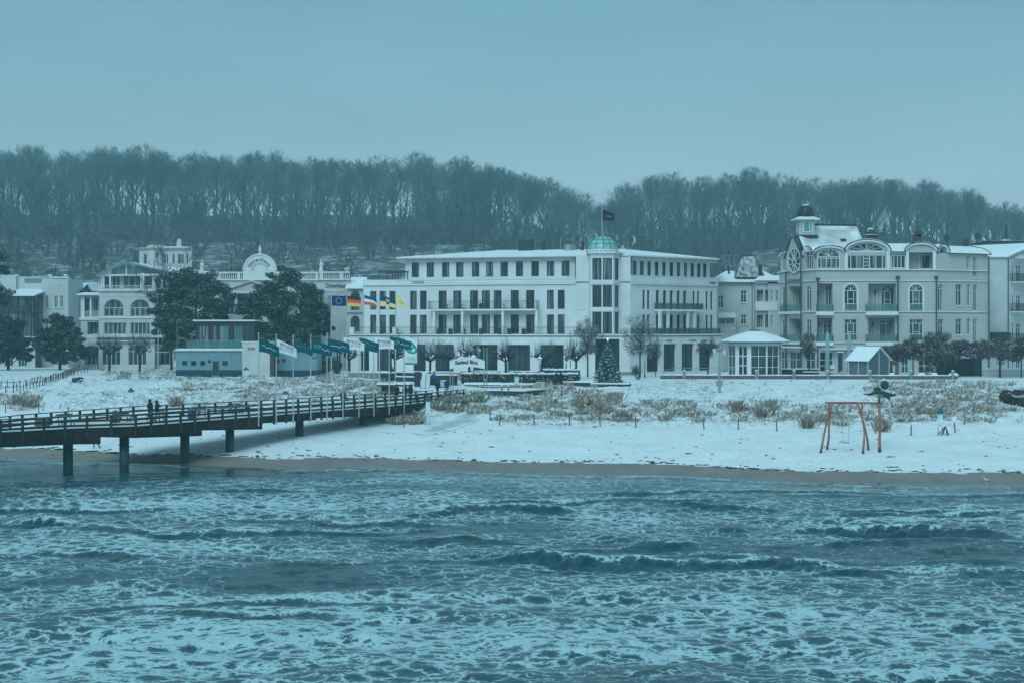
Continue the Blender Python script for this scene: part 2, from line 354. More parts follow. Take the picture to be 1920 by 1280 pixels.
# zones of dune vegetation in photo pixels: x0,x1,y0,y1,amount, kind (0 tan marram, 1 dark scrub, 2 green-tan)
ZONES = [(935,1120,728,785,1.5,0),(1100,1300,752,788,1.2,0),(1290,1480,758,790,.75,0),(1380,1470,752,775,.5,0),(1480,1700,758,795,.9,0),
 (1640,1900,716,772,1.7,0),(1700,1860,735,790,1.2,0),(1200,1350,714,738,.55,1),(960,1100,720,742,.9,0),(780,905,738,775,1.1,2),(800,830,775,800,.4,1),
 (455,720,706,748,1.9,0),(600,720,715,745,.8,2),(205,345,694,712,1.5,2),(345,470,702,735,1.0,0),(0,62,742,768,.9,0),(120,280,735,765,.7,1),(280,480,728,760,.9,1),(0,300,700,740,.35,1),
 (1020,1420,785,800,.28,1),(950,1300,770,795,.35,1),(1500,1700,790,806,.3,1),(1130,1420,735,760,.35,1)]
def build_ground():
    xs = graded(-62, 62, .55, (-720, 720)); ys = graded(92, 216, .5, (-20, 930)); xs = np.unique(np.concatenate([xs, np.arange(-330, 331, 11.)])); ys = np.unique(np.concatenate([ys, np.arange(226, 900, 11.)]))
    def zf(x, y):
        z = gz(x, y); d = (y-shore(x))*.93
        sand = 1-smooth(4.6, 6.0, d+.7*nz2(x,y,7,7)+.35*nz2(x,y,2,8))
        py = HY+(H-z)*F/np.maximum(y,20); px = CX+x*F/np.maximum(y,20)
        veg = np.zeros_like(z)
        for a,b,c,e,amt,k in ZONES:
            w = smooth(a-25,a+12,px)*(1-smooth(b-12,b+25,px))*smooth(c-9,c+4,py)*(1-smooth(e-4,e+8,py))
            veg = np.maximum(veg, w*min(1,amt))
        veg = np.where((y<60)|(y>262), 0, veg)
        dunes = smooth(30,38,d)*(1-smooth(255,270,y))*.22
        prom = smooth(203,209,y)*(1-smooth(262,285,y))*smooth(-18,-9,x)
        return z, {'sand': sand, 'veg': np.maximum(veg, dunes*(1-prom)), 'wet': 1-smooth(.2,1.3,d+.5*nz2(x,y,6,9)), 'hill': smooth(312,345,y)}
    m = bpy.data.materials.new('snowy_ground'); m.use_nodes = True; t = m.node_tree; b = t.nodes['Principled BSDF']; l = t.links.new; N = t.nodes.new
    def att(n): a = N('ShaderNodeAttribute'); a.attribute_name = n; return a.outputs['Fac']
    co = N('ShaderNodeTexCoord')
    def noise(s, d=6, sc3=None):
        n = N('ShaderNodeTexNoise'); n.inputs['Scale'].default_value = s; n.inputs['Detail'].default_value = d
        if sc3:
            mp = N('ShaderNodeMapping'); mp.inputs['Scale'].default_value = sc3; l(co.outputs['Object'], mp.inputs[0]); l(mp.outputs[0], n.inputs['Vector'])
        else: l(co.outputs['Object'], n.inputs['Vector'])
        return n.outputs['Fac']
    def mrange(v, a, b_, c=0., d=1.):
        n = N('ShaderNodeMapRange'); n.inputs[1].default_value = a; n.inputs[2].default_value = b_; n.inputs[3].default_value = c; n.inputs[4].default_value = d; l(v, n.inputs[0]); return n.outputs[0]
    def mixc_(f, a, b_):
        n = N('ShaderNodeMix'); n.data_type = 'RGBA'; l(f, n.inputs[0])
        for s, v in ((6,a),(7,b_)):
            if isinstance(v, tuple): n.inputs[s].default_value = (*v,1)
            else: l(v, n.inputs[s])
        return n.outputs[2]
    def math_(op, a, b_):
        n = N('ShaderNodeMath'); n.operation = op
        for s, v in ((0,a),(1,b_)):
            if isinstance(v, (int,float)): n.inputs[s].default_value = v
            else: l(v, n.inputs[s])
        return n.outputs[0]
    snow = mixc_(mrange(noise(.35,5),.35,.7), (.86,.88,.90), (.74,.77,.80))
    # scuffed snow: little shards of dark sand and weed kicked up all over the beach
    spk = math_('MULTIPLY', mrange(noise(3.0,6,(1,.45,1)),.56,.66), mrange(noise(.22,4),.38,.62))
    snow = mixc_(math_('MULTIPLY', spk, .35), snow, (.20,.19,.19))
    weed = mixc_(mrange(noise(1.3,6),.35,.65), (.27,.24,.21), (.16,.145,.13))
    vm = math_('MULTIPLY', att('veg'), mrange(noise(1.9,7,(1,.7,1)),.46,.60))
    snow = mixc_(math_('MULTIPLY', vm, .8), snow, weed)
    forest = mixc_(mrange(noise(.22,8),.36,.52), (.40,.41,.41), (.075,.07,.065))
    snow = mixc_(att('hill'), snow, forest)
    sand = mixc_(mrange(noise(.5,7,(1,.4,1)),.3,.7), (.27,.225,.20), (.20,.17,.155))
    sand = mixc_(att('wet'), sand, (.13,.12,.115))
    f = mrange(math_('ADD', att('sand'), math_('MULTIPLY', mrange(noise(1.1,7),.3,.7,-.5,.5), .8)), .45, .58)
    l(mixc_(f, snow, sand), b.inputs['Base Color'])
    rg = N('ShaderNodeMix'); rg.data_type = 'FLOAT'; rg.inputs[2].default_value = .8; rg.inputs[3].default_value = .07; l(att('wet'), rg.inputs[0]); l(rg.outputs[0], b.inputs['Roughness'])
    b.inputs['Specular IOR Level'].default_value = .5
    bp = N('ShaderNodeBump'); bp.inputs['Strength'].default_value = .9; bp.inputs['Distance'].default_value = .15
    l(math_('MULTIPLY', math_('ADD', noise(1.6,6), math_('MULTIPLY', noise(6,3), .35)), math_('SUBTRACT', 1.0, att('wet'))), bp.inputs['Height']); l(bp.outputs[0], b.inputs['Normal'])
    o = gridmesh('ground', xs, ys, zf, m); o['kind'] = 'structure'
build_ground()

# breaking waves: px0, px1, py (crest in the photo), height, foam
CRESTS = [(455,650,1052,.55,.75),(840,1640,1062,.50,.8),(1670,1990,1082,.55,.9),(1430,2000,1006,.50,.55),(740,1160,962,.38,.55),(1180,1500,948,.25,.4),
 (-60,260,982,.40,.5),(480,640,932,.30,.5),(-80,900,1203,.36,1.05),(800,1500,1224,.40,1.05),(1350,2000,1266,.42,1.1),(-80,380,1040,.25,.6),(300,900,1000,.22,.5),(200,640,925,.2,.5),(1050,1700,925,.18,.5)]
_rc = random.Random(8)
for _i in range(16):   # low swell lines between the breakers
    _p = 920+_rc.random()**1.3*260; _x = _rc.uniform(-200,1500); CRESTS.append((_x, _x+_rc.uniform(350,1100), _p, _rc.uniform(.10,.20), _rc.uniform(.15,.35)))
SLICKS = [(560,1080,150,22,-.30),(430,1096,110,10,-.2),(1380,1035,330,20,-.2),(1850,1045,200,22,-.24),(330,1112,90,10,-.10),(900,990,160,16,-.2),(1150,925,260,10,-.1),(330,885,260,12,-.45),(150,905,180,9,-.25),
 (700,945,300,18,.12),(300,945,300,18,.16),(1150,980,160,16,.12),(900,1140,900,36,.08),(300,1240,500,55,.10),(1500,1150,420,50,.08),(200,1020,260,20,.16),(1700,970,250,12,.18)]
def build_sea():
    xs = graded(-50, 50, .19, (-720, 720)); ys = graded(50, 150, .185, (-250, 440))
    kk = []
    r2 = np.random.default_rng(3)
    for i in range(34):
        lam = .7*(9.0/.7)**(i/33.0); a = math.pi/2+r2.normal(0, .55); kk.append((lam, math.cos(a), math.sin(a), r2.uniform(0,6.28), .0052*lam**.85))
    def zf(x, y):
        dep = shore(x)-y
        att = np.clip((dep-2)/16, .02, 1)
        z = np.zeros_like(x)
        for lam, c, s, p, a in kk:
            ph = (x*c+y*s)*6.2832/lam+p+.5*np.sin(x*.13+y*.07+p)
            z += a*(np.sin(ph)+.25*np.sin(2*ph+.6))
        z *= att*1.25
        py = HY+H*F/np.maximum(y, 8); px = CX+x*F/np.maximum(y, 8)
        foam = .285+.08*smooth(74,62,y)-.10*smooth(58,52,y)+.10*nz2(x,y,16,1,ani=2.6)+.09*nz2(x,y,6,2,ani=2.0)+.06*nz2(x,y,2.2,5,ani=1.5)
        foam = foam + .03*(1-smooth(960,1030,py))
        for a,b,rx,ry,v in SLICKS:
            foam += v*np.exp(-((px-a)/rx)**2-((py-b)/ry)**2)
        for n,(p0,p1,pc,amp,fo) in enumerate(CRESTS):
            Yc = H*F/(pc-HY); x0, x1 = X(p0,Yc), X(p1,Yc)
            yc = Yc+1.3*np.sin(x*.16+n*1.7)+.6*np.sin(x*.43+n*2.3)+.25*np.sin(x*1.1+n)
            en = smooth(x0, x0+5, x)*(1-smooth(x1-5, x1, x))*(.84+.16*np.sin(x*.37+n*2.1)+.07*nz2(x,y*0,2.4,n))
            t = y-yc; w = .62+amp*.9
            prof = np.where(t < 0, np.exp(-(t/(w*.50))**2), np.exp(-(t/(w*1.2))**2))
            z += (1.1 if pc < 1150 else .3)*amp*en*prof
            rough = np.exp(-((t-.25*w)/(w*1.1))**2)*np.clip(en,0,1)
            z += rough*fo*(.05*nz2(x,y,.8,3)+.04*nz2(x,y,.42,11))
            foam += en*fo*(np.exp(-((t-.22*w)/(.36*w))**2)*.62+.16*np.exp(-((t-1.8*w)/(2.2*w))**2))-en*.50*np.exp(-((t+.60*w)/(.40*w))**2)*(1 if pc < 1150 else .0)
        swash = np.exp(-((dep-.9-.5*np.sin(x*.3)-.3*np.sin(x*.9))/.45)**2)
        foam = np.where(dep < 3.5, np.minimum(foam, .22+.12*nz2(x,y,2.5,4)), foam)+.60*swash*np.clip(.45+.6*nz2(x,0*y,6,6),0,1)
        return z-.02, {'foam': np.clip(foam, 0, .66), 'calm': 1-smooth(2.5, 9, dep)}
    m = bpy.data.materials.new('sea_water'); m.use_nodes = True; t = m.node_tree; b = t.nodes['Principled BSDF']; l = t.links.new; N = t.nodes.new
    co = N('ShaderNodeTexCoord')
    def math_(op, a, b_, c=None):
        n = N('ShaderNodeMath'); n.operation = op
        for s, v in ((0,a),(1,b_),(2,c)):
            if v is None: continue
            if isinstance(v, (int,float)): n.inputs[s].default_value = v
            else: l(v, n.inputs[s])
        return n.outputs[0]
    nn = N('ShaderNodeTexNoise'); nn.inputs['Scale'].default_value = 2.0; nn.inputs['Detail'].default_value = 4; l(co.outputs['Object'], nn.inputs['Vector'])
    vm = N('ShaderNodeVectorMath'); vm.operation = 'MULTIPLY_ADD'; vm.inputs[1].default_value = (.38,.38,0); l(nn.outputs['Color'], vm.inputs[0]); l(co.outputs['Object'], vm.inputs[2])
    st = N('ShaderNodeMapping'); st.inputs['Scale'].default_value = (.64, .80, 0); l(vm.outputs[0], st.inputs[0])
    def vor(s):
        v = N('ShaderNodeTexVoronoi'); v.feature = 'DISTANCE_TO_EDGE'; v.inputs['Scale'].default_value = s; v.inputs['Randomness'].default_value = 1.0; l(st.outputs[0], v.inputs['Vector']); return v.outputs['Distance']
    n3 = N('ShaderNodeTexNoise'); n3.inputs['Scale'].default_value = 10; n3.inputs['Detail'].default_value = 5; l(st.outputs[0], n3.inputs['Vector'])
    n4 = N('ShaderNodeTexNoise'); n4.inputs['Scale'].default_value = .6; n4.inputs['Detail'].default_value = 6; n4.inputs['Roughness'].default_value = .65; l(st.outputs[0], n4.inputs['Vector'])
    d = math_('ADD', math_('MULTIPLY', vor(1.65), .76), math_('MULTIPLY', vor(5.2), .48))
    d = math_('MULTIPLY_ADD', n3.outputs['Fac'], .34, d); d = math_('MULTIPLY_ADD', n4.outputs['Fac'], .30, d)
    at = N('ShaderNodeAttribute'); at.attribute_name = 'foam'
    thr = math_('MULTIPLY_ADD', at.outputs['Fac'], .48, .29)
    e = math_('SUBTRACT', thr, d)
    mrf = N('ShaderNodeMapRange'); mrf.interpolation_type = 'SMOOTHSTEP'; mrf.inputs[1].default_value = -.05; mrf.inputs[2].default_value = .13; mrf.inputs[4].default_value = .92; l(e, mrf.inputs[0])
    mr2 = N('ShaderNodeMapRange'); mr2.inputs[1].default_value = -.22; mr2.inputs[2].default_value = .02; mr2.inputs[4].default_value = .11; l(e, mr2.inputs[0])
    foam = math_('MAXIMUM', mrf.outputs[0], mr2.outputs[0])
    b.inputs['Base Color'].default_value = (.004,.048,.066,1); b.inputs['Roughness'].default_value = .14; b.inputs['IOR'].default_value = 1.33
    nb = N('ShaderNodeTexNoise'); nb.inputs['Scale'].default_value = 2.6; nb.inputs['Detail'].default_value = 7; nb.inputs['Roughness'].default_value = .62; l(co.outputs['Object'], nb.inputs['Vector'])
    ca = N('ShaderNodeAttribute'); ca.attribute_name = 'calm'
    hgt = math_('MULTIPLY', math_('MULTIPLY_ADD', foam, .10, nb.outputs['Fac']), math_('SUBTRACT', 1.0, math_('MULTIPLY', ca.outputs['Fac'], .93)))
    bp = N('ShaderNodeBump'); bp.inputs['Strength'].default_value = .42; bp.inputs['Distance'].default_value = .13; l(hgt, bp.inputs['Height']); l(bp.outputs[0], b.inputs['Normal'])
    fd = N('ShaderNodeBsdfPrincipled'); fd.inputs['Roughness'].default_value = .85; fd.inputs['Specular IOR Level'].default_value = .2
    fc = N('ShaderNodeMix'); fc.data_type = 'RGBA'; fc.inputs[6].default_value = (.27,.46,.51,1); fc.inputs[7].default_value = (.62,.77,.81,1); l(n3.outputs['Fac'], fc.inputs[0]); l(fc.outputs[2], fd.inputs['Base Color'])
    l(bp.outputs[0], fd.inputs['Normal'])
    ms = N('ShaderNodeMixShader'); l(foam, ms.inputs[0]); l(b.outputs[0], ms.inputs[1]); l(fd.outputs[0], ms.inputs[2]); l(ms.outputs[0], t.nodes['Material Output'].inputs['Surface'])
    o = gridmesh('sea', xs, ys, zf, m); o['kind'] = 'structure'
build_sea()

def haze():
    b = MB().box(-760,-290,-8,760,960,112)
    m = bpy.data.materials.new('haze_air'); m.use_nodes = True; t = m.node_tree; t.nodes.remove(t.nodes['Principled BSDF'])
    v = t.nodes.new('ShaderNodeVolumePrincipled'); v.inputs['Color'].default_value = (.50,.91,1.0,1); v.inputs['Density'].default_value = .00068
    t.links.new(v.outputs[0], t.nodes['Material Output'].inputs['Volume'])
    o = b.build('haze', m); o['kind'] = 'stuff'
haze()
# ------------------------------------------------------------------ building kit
class Fac:
    """a vertical facade plane between two plan points; s runs along it, d is outward, z is up"""
    def __init__(s, A, B):
        s.A = Vector(A); s.B = Vector(B); s.u = (s.B-s.A).normalized(); s.n = Vector((s.u.y, -s.u.x)); s.ang = math.atan2(s.u.y, s.u.x); s.len = (s.B-s.A).length
    def s(self, px):
        k = (px-CX)/F; return (k*self.A.y-self.A.x)/(self.u.x-k*self.u.y)
    def z(self, px, py):
        return Z(py, (self.A+self.u*self.s(px)).y)
    def p(self, s, d, z):
        q = self.A+self.u*s+self.n*d; return Vector((q.x, q.y, z))
    def off(self, d): return Fac(self.A+self.n*d, self.B+self.n*d)
def facpx(pA, YA, pB, YB): return Fac((X(pA,YA),YA), (X(pB,YB),YB))
def fbox(mb, f, s0, s1, d0, d1, z0, z1):
    a = [f.p(s0,d1,z0), f.p(s1,d1,z0), f.p(s1,d0,z0), f.p(s0,d0,z0), f.p(s0,d1,z1), f.p(s1,d1,z1), f.p(s1,d0,z1), f.p(s0,d0,z1)]
    return mb.hexa(a)
def archpts(s0, s1, zs, rise, n=10):
    c = (s0+s1)/2; r = (s1-s0)/2
    return [(c+r*math.cos(t), zs+rise*math.sin(t)) for t in [math.pi*i/n for i in range(n+1)]]
WIN = {}
def win_mesh(style, w, h, arch, vs, hs, t, frame, glass, radial):
    key = (round(w,2), round(h,2), round(arch,2), vs, hs, t, frame, glass, radial)
    if key in WIN: return WIN[key]
    poly = [(0,0),(w,0)]+([(w,h)] if not arch else [])+([(0,h)] if not arch else [(a,b) for a,b in archpts(0,w,h-arch,arch)])
    g = MB(); g.add([(x,0,z) for x,z in poly], [tuple(range(len(poly)))])
    gm = g.build('window', MC[glass], mesh_only=True)
    f = MB(); e = .07; hr = h-arch
    def bar(x0,z0,x1,z1): f.box(x0,-e,z0,x1,-.005,z1)
    bar(0,0,w,t); bar(0,t,t,hr); bar(w-t,t,w,hr)
    if not arch: bar(t,h-t,w-t,h)
    else:
        o = archpts(0,w,hr,arch); i_ = archpts(t,w-t,hr,max(arch-t,.05))
        for k in range(len(o)-1):
            q = [o[k],o[k+1],i_[k+1],i_[k]]
            f.hexa([(a,-e,b) for a,b in q]+[(a,-.005,b) for a,b in q])
        bar(t,hr-t/2,w-t,hr+t/2)
        for ang in radial:
            c = w/2; a = math.radians(ang); f.bar((c,-e/2,hr+t/2), (c+(w/2-t)*math.cos(a)*.98,-e/2,hr+(arch-t)*math.sin(a)*.98), t*.8, e*.7)
    for k, v in enumerate(vs):
        lo, hi = t, (hr-t)
        if isinstance(v, tuple): v, lo, hi = v[0], v[1]*h, v[2]*h
        bar(w*v-t*.4, lo, w*v+t*.4, hi)
    for v in hs:
        a, b = 0, 1
        if isinstance(v, tuple): v, a, b = v
        f.box(t if a == 0 else w*a, -e*.9, h*v-t*.35, w-t if b == 1 else w*b, -.008, h*v+t*.35)
    fm = f.build('frame', MC[frame], mesh_only=True)
    WIN[key] = (gm, fm); return WIN[key]
class Wall:
    def __init__(s, th, f, m, rev=.22): s.th, s.f, s.m, s.rev, s.holes = th, f, m, rev, []
    def hole(s, s0, s1, z0, z1, arch=0, rev=None, back=False):
        poly = [(s0,z0),(s1,z0)]+([(s1,z1),(s0,z1)] if not arch else archpts(s0,s1,z1-arch,arch))
        s.holes.append((poly, s.rev if rev is None else rev, back)); return poly
    def win(s, p0, p1, z0, z1, arch=0, vs=(.5,), hs=(), t=.06, frame='dark_frame', glass='window_glass', rev=None, hole=True, radial=(45,90,135), sill=None, name='window', px=True, d=0.0):
        s0, s1 = (s.f.s(p0), s.f.s(p1)) if px else (p0, p1)
        if s1 < s0: s0, s1 = s1, s0
        q = lambda v: round(v*20)/20
        w, h = max(q(s1-s0), .1), q(z1-z0); a = q(arch) if arch else 0
        s1, z1 = s0+w, z0+h
        r = s.rev if rev is None else rev
        if hole: s.hole(s0, s1, z0, z1, a, r)
        gm, fm = win_mesh('', w, h, a, vs, hs, t, frame, glass, radial)
        o = link(name, gm, s.th); b = WL[s.th.name]
        o.location = s.f.p(s0, d-(r-.03 if hole else -.04), z0)-b; o.rotation_euler = (0,0,s.f.ang)
        link('frame', fm, o)
        if sill:
            k = ('sill', w)
            if k not in WIN: WIN[k] = MB().box(-.08,-.34,-.10,w+.08,-.02,-.005).build('sill', MC[sill], mesh_only=True)
            link('sill', WIN[k], o)
        return o
    def finish(s, s0=None, s1=None, z0=None, z1=None, outline=None, name='wall', extra=None):
        ol = outline if outline else [(s0,z0),(s1,z0),(s1,z1),(s0,z1)]
        polys = [ol]+[h[0] for h in s.holes]
        tri = tessellate_polygon([[Vector((a,b,0)) for a,b in p] for p in polys])
        flat = [q for p in polys for q in p]
        mb = MB(); mb.add([s.f.p(a,0,b) for a,b in flat], [tuple(t) for t in tri])
        for poly, rev, back in s.holes:
            n = len(poly)
            mb.add([s.f.p(a,0,b) for a,b in poly]+[s.f.p(a,-rev,b) for a,b in poly], [(i,(i+1)%n,n+(i+1)%n,n+i) for i in range(n)])
            if back: mb.add([s.f.p(a,-rev,b) for a,b in poly], [tuple(range(n))])
        if extra: extra(mb)
        s.ob = mb.build(name, s.m, s.th); return s.ob
def strip(th, f, s0, s1, z0, z1, d1, m, name='cornice', d0=-.05):
    mb = MB(); fbox(mb, f, s0, s1, d0, d1, z0, z1); return mb.build(name, m, th)
def shell(mb, pts, z0, z1):   # open run of vertical walls through plan points
    for a, b in zip(pts[:-1], pts[1:]): mb.add([(a[0],a[1],z0),(b[0],b[1],z0),(b[0],b[1],z1),(a[0],a[1],z1)], [(0,1,2,3)])
def railing(th, pts, z0, h, m, step=.12, name='railing', bar=.02, posts=1.6, glass=None):
    mb = MB()
    for a, b in zip(pts[:-1], pts[1:]):
        a = Vector(a); b = Vector(b); d = b-a; n = max(1, int(d.length/step))
        A = Vector((a.x,a.y,z0)); B = Vector((b.x,b.y,z0)); up = Vector((0,0,h))
        mb.bar(A+up, B+up, .06, .06); mb.bar(A+Vector((0,0,.08)), B+Vector((0,0,.08)), .04, .04)
        k = n if glass is None else max(1, int(d.length/posts))
        for i in range(k+1):
            p = A+(B-A)*(i/k); w = .05 if glass is not None else bar
            mb.box(p.x-w/2, p.y-w/2, z0, p.x+w/2, p.y+w/2, z0+h)
    o = mb.build(name, m, th)
    if glass is not None:
        for a, b in zip(pts[:-1], pts[1:]):
            g = MB(); a = Vector((a[0],a[1],0)); b = Vector((b[0],b[1],0)); d = (b-a).normalized(); g.bar(Vector((a.x,a.y,z0+h*.52))+d*.05, Vector((b.x,b.y,z0+h*.52))-d*.05, .02, h*.8)
            g.build('glass_panel', glass, o)
    return o
TX = {}
def text_geo(s, size=1.0, bold=.0, align='CENTER', shear=0):
    k = (s, size, bold, align, shear)
    if k in TX: return TX[k]
    c = bpy.data.curves.new('lettering', 'FONT'); c.body = s; c.size = size; c.align_x = align; c.align_y = 'CENTER'; c.offset = bold; c.resolution_u = 2; c.shear = shear
    o = bpy.data.objects.new('lettering', c); COL.objects.link(o)
    dg = bpy.context.evaluated_depsgraph_get(); me = o.evaluated_get(dg).to_mesh()
    v = [(p.co.x, p.co.y) for p in me.vertices]; f = [tuple(p.vertices) for p in me.polygons]
    o.evaluated_get(dg).to_mesh_clear(); bpy.data.objects.remove(o); bpy.data.curves.remove(c)
    TX[k] = (v, f); return TX[k]
def text_on(th, f, s0, s1, z0, z1, txt, m, d=.05, name='lettering', bold=.0, dep=.04):
    """letters fitted into the rectangle s0..s1, z0..z1 of a facade, standing proud of it"""
    v, fs = text_geo(txt, 1.0, bold)
    xs = [a for a,b in v]; zs = [b for a,b in v]; x0,x1,y0,y1 = min(xs),max(xs),min(zs),max(zs)
    mp = lambda a,b: (s0+(a-x0)/(x1-x0)*(s1-s0), z0+(b-y0)/(y1-y0)*(z1-z0))
    mb = MB(); n = len(v)
    vv = [f.p(mp(a,b)[0], d, mp(a,b)[1]) for a,b in v]
    mb.add(vv, fs)
    ed = {}
    for q in fs:
        for i in range(len(q)):
            e = (q[i], q[(i+1)%len(q)]); ed[tuple(sorted(e))] = ed.get(tuple(sorted(e)), 0)+1
    vv2 = [f.p(mp(a,b)[0], d-dep, mp(a,b)[1]) for a,b in v]
    mb.add(vv+vv2, [(a,b,n+b,n+a) for (a,b),c in ed.items() if c == 1])
    return mb.build(name, m, th)

# ------------------------------------------------------------------ domed white hotel
GZ = 4.6
def hotel():
    L = facpx(681,246,1080,237); C = Fac(L.B, (X(1182,236),236)); Rr = Fac(C.B, (X(1344,249.5),249.5))
    th = thing('hotel', 'long white four storey hotel with green glass dome on its corner', 'hotel', (X(1130,238),238,GZ))
    zf = lambda py: H-(py-HY)*.0742
    z1b, z1t, z2b, z2t, z3b, z3t = zf(625.5), zf(590), zf(579.5), zf(544), zf(517), zf(489)
    zt, zp0, zp1, ze = zf(627), zf(531.5), zf(522), zf(481)
    B4 = (Rr.B.x+2, Rr.B.y+14); B1 = (L.A.x, L.A.y+22)
    dark = dict(frame='dark_frame', t=.07, vs=(.5,))
    # upper two storeys
    W = Wall(th, L, WHITE, .26)
    gl = [(694,705.7),(712,723.7),(729.9,741.5),(768.9,781.4),(787.5,800),(822.3,837.2),(849.9,865),(881.3,896.4),(903.3,918.4),(925.6,940.5),(957.5,972.9),(986.4,1001.8),(1025.5,1038.5),(1045.7,1058.8)]
    for a,b in gl:
        W.win(a,b,z1b,z1t,**dark); W.win(a,b,z2b,z2t,**dark)
    W.finish(0, L.len, zt, zp1)
    W = Wall(th, C, WHITE); W.finish(0, C.len, GZ, ze)
    W = Wall(th, Rr, WHITE, .3)
    gr = [(1204.7,1210),(1213.4,1218.5),(1229.9,1236.5),(1243.4,1249.8),(1256,1262.3),(1269,1275.3),(1281,1287.5),(1299,1303.6),(1307.2,1311.9),(1323.4,1328),(1332,1336.7)]
    for a,b in gr:
        W.win(a,b,z1b,z1t,**dark); W.win(a,b,z2b,z2t,**dark)
    W.finish(0, Rr.len, GZ, zp1)
    mb = MB(); shell(mb, [(Rr.B.x,Rr.B.y), B4, B1, (L.A.x,L.A.y)], GZ, zp1); mb.add([(*p,zp1-.35) for p in [L.A,L.B,C.B,Rr.B,B4,B1]], [(0,1,2,3,4,5)]); mb.build('rear_wall', WHITE, th)
    # set-back top storey
    L3 = Fac(L.A-L.n*1.6+L.u*L.off(-1.6).s(760), L.B-L.n*1.6); R3 = Fac(Rr.A-Rr.n*1.2, Rr.A-Rr.n*1.2+Rr.u*Rr.off(-1.2).s(1331))
    W = Wall(th, L3, WHITE, .2)
    for a,b in [(772,785.4),(800,813.3),(828.7,842.5),(855.2,868.8),(884.7,898.5),(911.5,925),(938.4,952.2),(967.3,981),(996.3,1010.6),(1025.2,1039.3),(1053,1067.6)]: W.win(a,b,z3b,z3t,**dark)
    W.finish(0, L3.len, zp1-.4, ze)
    W = Wall(th, R3, WHITE, .2)
    for a,b in [(1186.9,1193.5),(1200.2,1207.3),(1214,1220.6),(1227.8,1234.7),(1241.9,1248.2),(1255.7,1262.3),(1269.2,1275.6),(1282.5,1288.9),(1295,1301.4),(1307.2,1313.6),(1318.4,1324.7)]: W.win(a,b,z3b,z3t,**dark)
    W.finish(0, R3.len, zp1-.4, ze)
    mb = MB(); shell(mb, [(R3.B.x,R3.B.y),(R3.B.x+1,R3.B.y+10)], zp1-.4, ze); shell(mb, [(L3.A.x,L3.A.y),(L3.A.x,L3.A.y+16)], zp1-.4, ze); mb.build('side_wall', WHITE, th)
    # parapet bands, cornices
    strip(th, L, 0, L.len, zf(533), zf(530.5), .22, TRIM); strip(th, Rr, 0, Rr.len, zf(533), zf(530.5), .22, TRIM)
    strip(th, L, L.s(745), L.len, zf(530), zf(523.5), .08, WHITE, 'parapet'); strip(th, L, L.s(745), L.len, zf(523.3), zf(522), .14, TRIM, 'coping')
    strip(th, Rr, 0, Rr.len, zf(530), zf(517.5), .08, WHITE, 'parapet'); strip(th, Rr, 0, Rr.len, zf(517.3), zf(516.3), .14, TRIM, 'coping')
    strip(th, C, 0, C.len, zf(530), zf(528.8), .1, DARK, 'moulding'); strip(th, C, 0, C.len, zf(580), zf(579.2), .06, TRIM, 'moulding')
    railing(th, [L.p(L.s(692),-.3,0), L.p(L.s(744),-.3,0)], zf(531), 1.2, DARK, .35)
    fbp = MB(); fbox(fbp, L, 0, L.s(690), -.9, .02, zf(530.3), zf(521)); fbp.build('pier', WHITE, th)
    # roof pergola on the left terrace
    mb = MB()
    for p in (703,719,729,740,757):
        for d in (-1.5,-5): q = L.p(L.s(p), d, 0); mb.box(q.x-.05,q.y-.05,zp1-.4,q.x+.05,q.y+.05,zf(506))
    for d in (-1.5,-5): mb.bar(L.p(L.s(701),d,zf(506)), L.p(L.s(759),d,zf(506)), .08, .14)
    for p in range(703,760,8): mb.bar(L.p(L.s(p),-1.3,zf(505)), L.p(L.s(p),-5.2,zf(505)), .05, .08)
    mb.build('pergola', DARK, th)
    # snowy hipped roof with thin eaves
    E = [L3.off(.9).p(-1.0,0,ze), L.p(L.len+.3,-.9,ze), Rr.p(-.2,-.3,ze), R3.off(.9).p(R3.len+1.1,0,ze), Vector((R3.B.x+2.6,R3.B.y+12,ze)), Vector((L3.A.x-.8,L3.A.y+18,ze))]
    r1 = Vector((X(940,257),257,zf(462)+.35)); r2 = Vector((X(1170,250),250,zf(462)+.2))
    mb = MB(); n = 6
    mb.add(E+[e+Vector((0,0,.22)) for e in E]+[r1,r2], [(5,4,3,2,1,0)]+[(i,(i+1)%6,6+(i+1)%6,6+i) for i in range(6)]+[(6,7,13,12),(7,8,13),(8,9,13),(9,10,13),(10,11,12,13),(11,6,12)])
    ro = mb.build('roof', SNOW, th)
    mb = MB()
    for i in (0,1,2,3): a = E[i]; b = E[i+1]; mb.bar(a+Vector((0,0,-.05)), b+Vector((0,0,-.05)), .3, .12)
    mb.build('gutter', FRG, ro)
    for (a,b,c,e,Y) in [(972,1000.5,450,466,254),(1014.6,1022.6,453.6,466,254),(1089,1095,453,466,250)]:
        MB().box(X(a,Y),Y-.7,Z(e,Y)-.6,X(b,Y),Y+.7,Z(c,Y)).build('chimney', DARK, ro)
    for (a,c,Y,r) in [(1003,452,254,.12),(1051,447,252,.05),(1069,459,251,.9),(1176,464,248,.09),(1181,465,248,.07),(1143,0,0,0)]:
        if Y: z = Z(c,Y); (MB().tube([(X(a,Y),Y,z-1.5),(X(a,Y),Y,z)], r, 8)).build('vent', STEEL, ro)
    # corner tower with tall glazing
    P = [Vector((X(1103,237.2),237.2)), Vector((X(1107.5,234.6),234.6)), Vector((X(1150,234.3),234.3)), Vector((X(1163,236.6),236.6))]
    ztt = zf(477)
    ff = Fac(P[1],P[2]); fr = Fac(P[2],P[3]); fl = Fac(P[0],P[1])
    rows = [(zf(625.5),zf(586)),(zf(576.5),zf(536)),(zf(526),zf(485.5))]
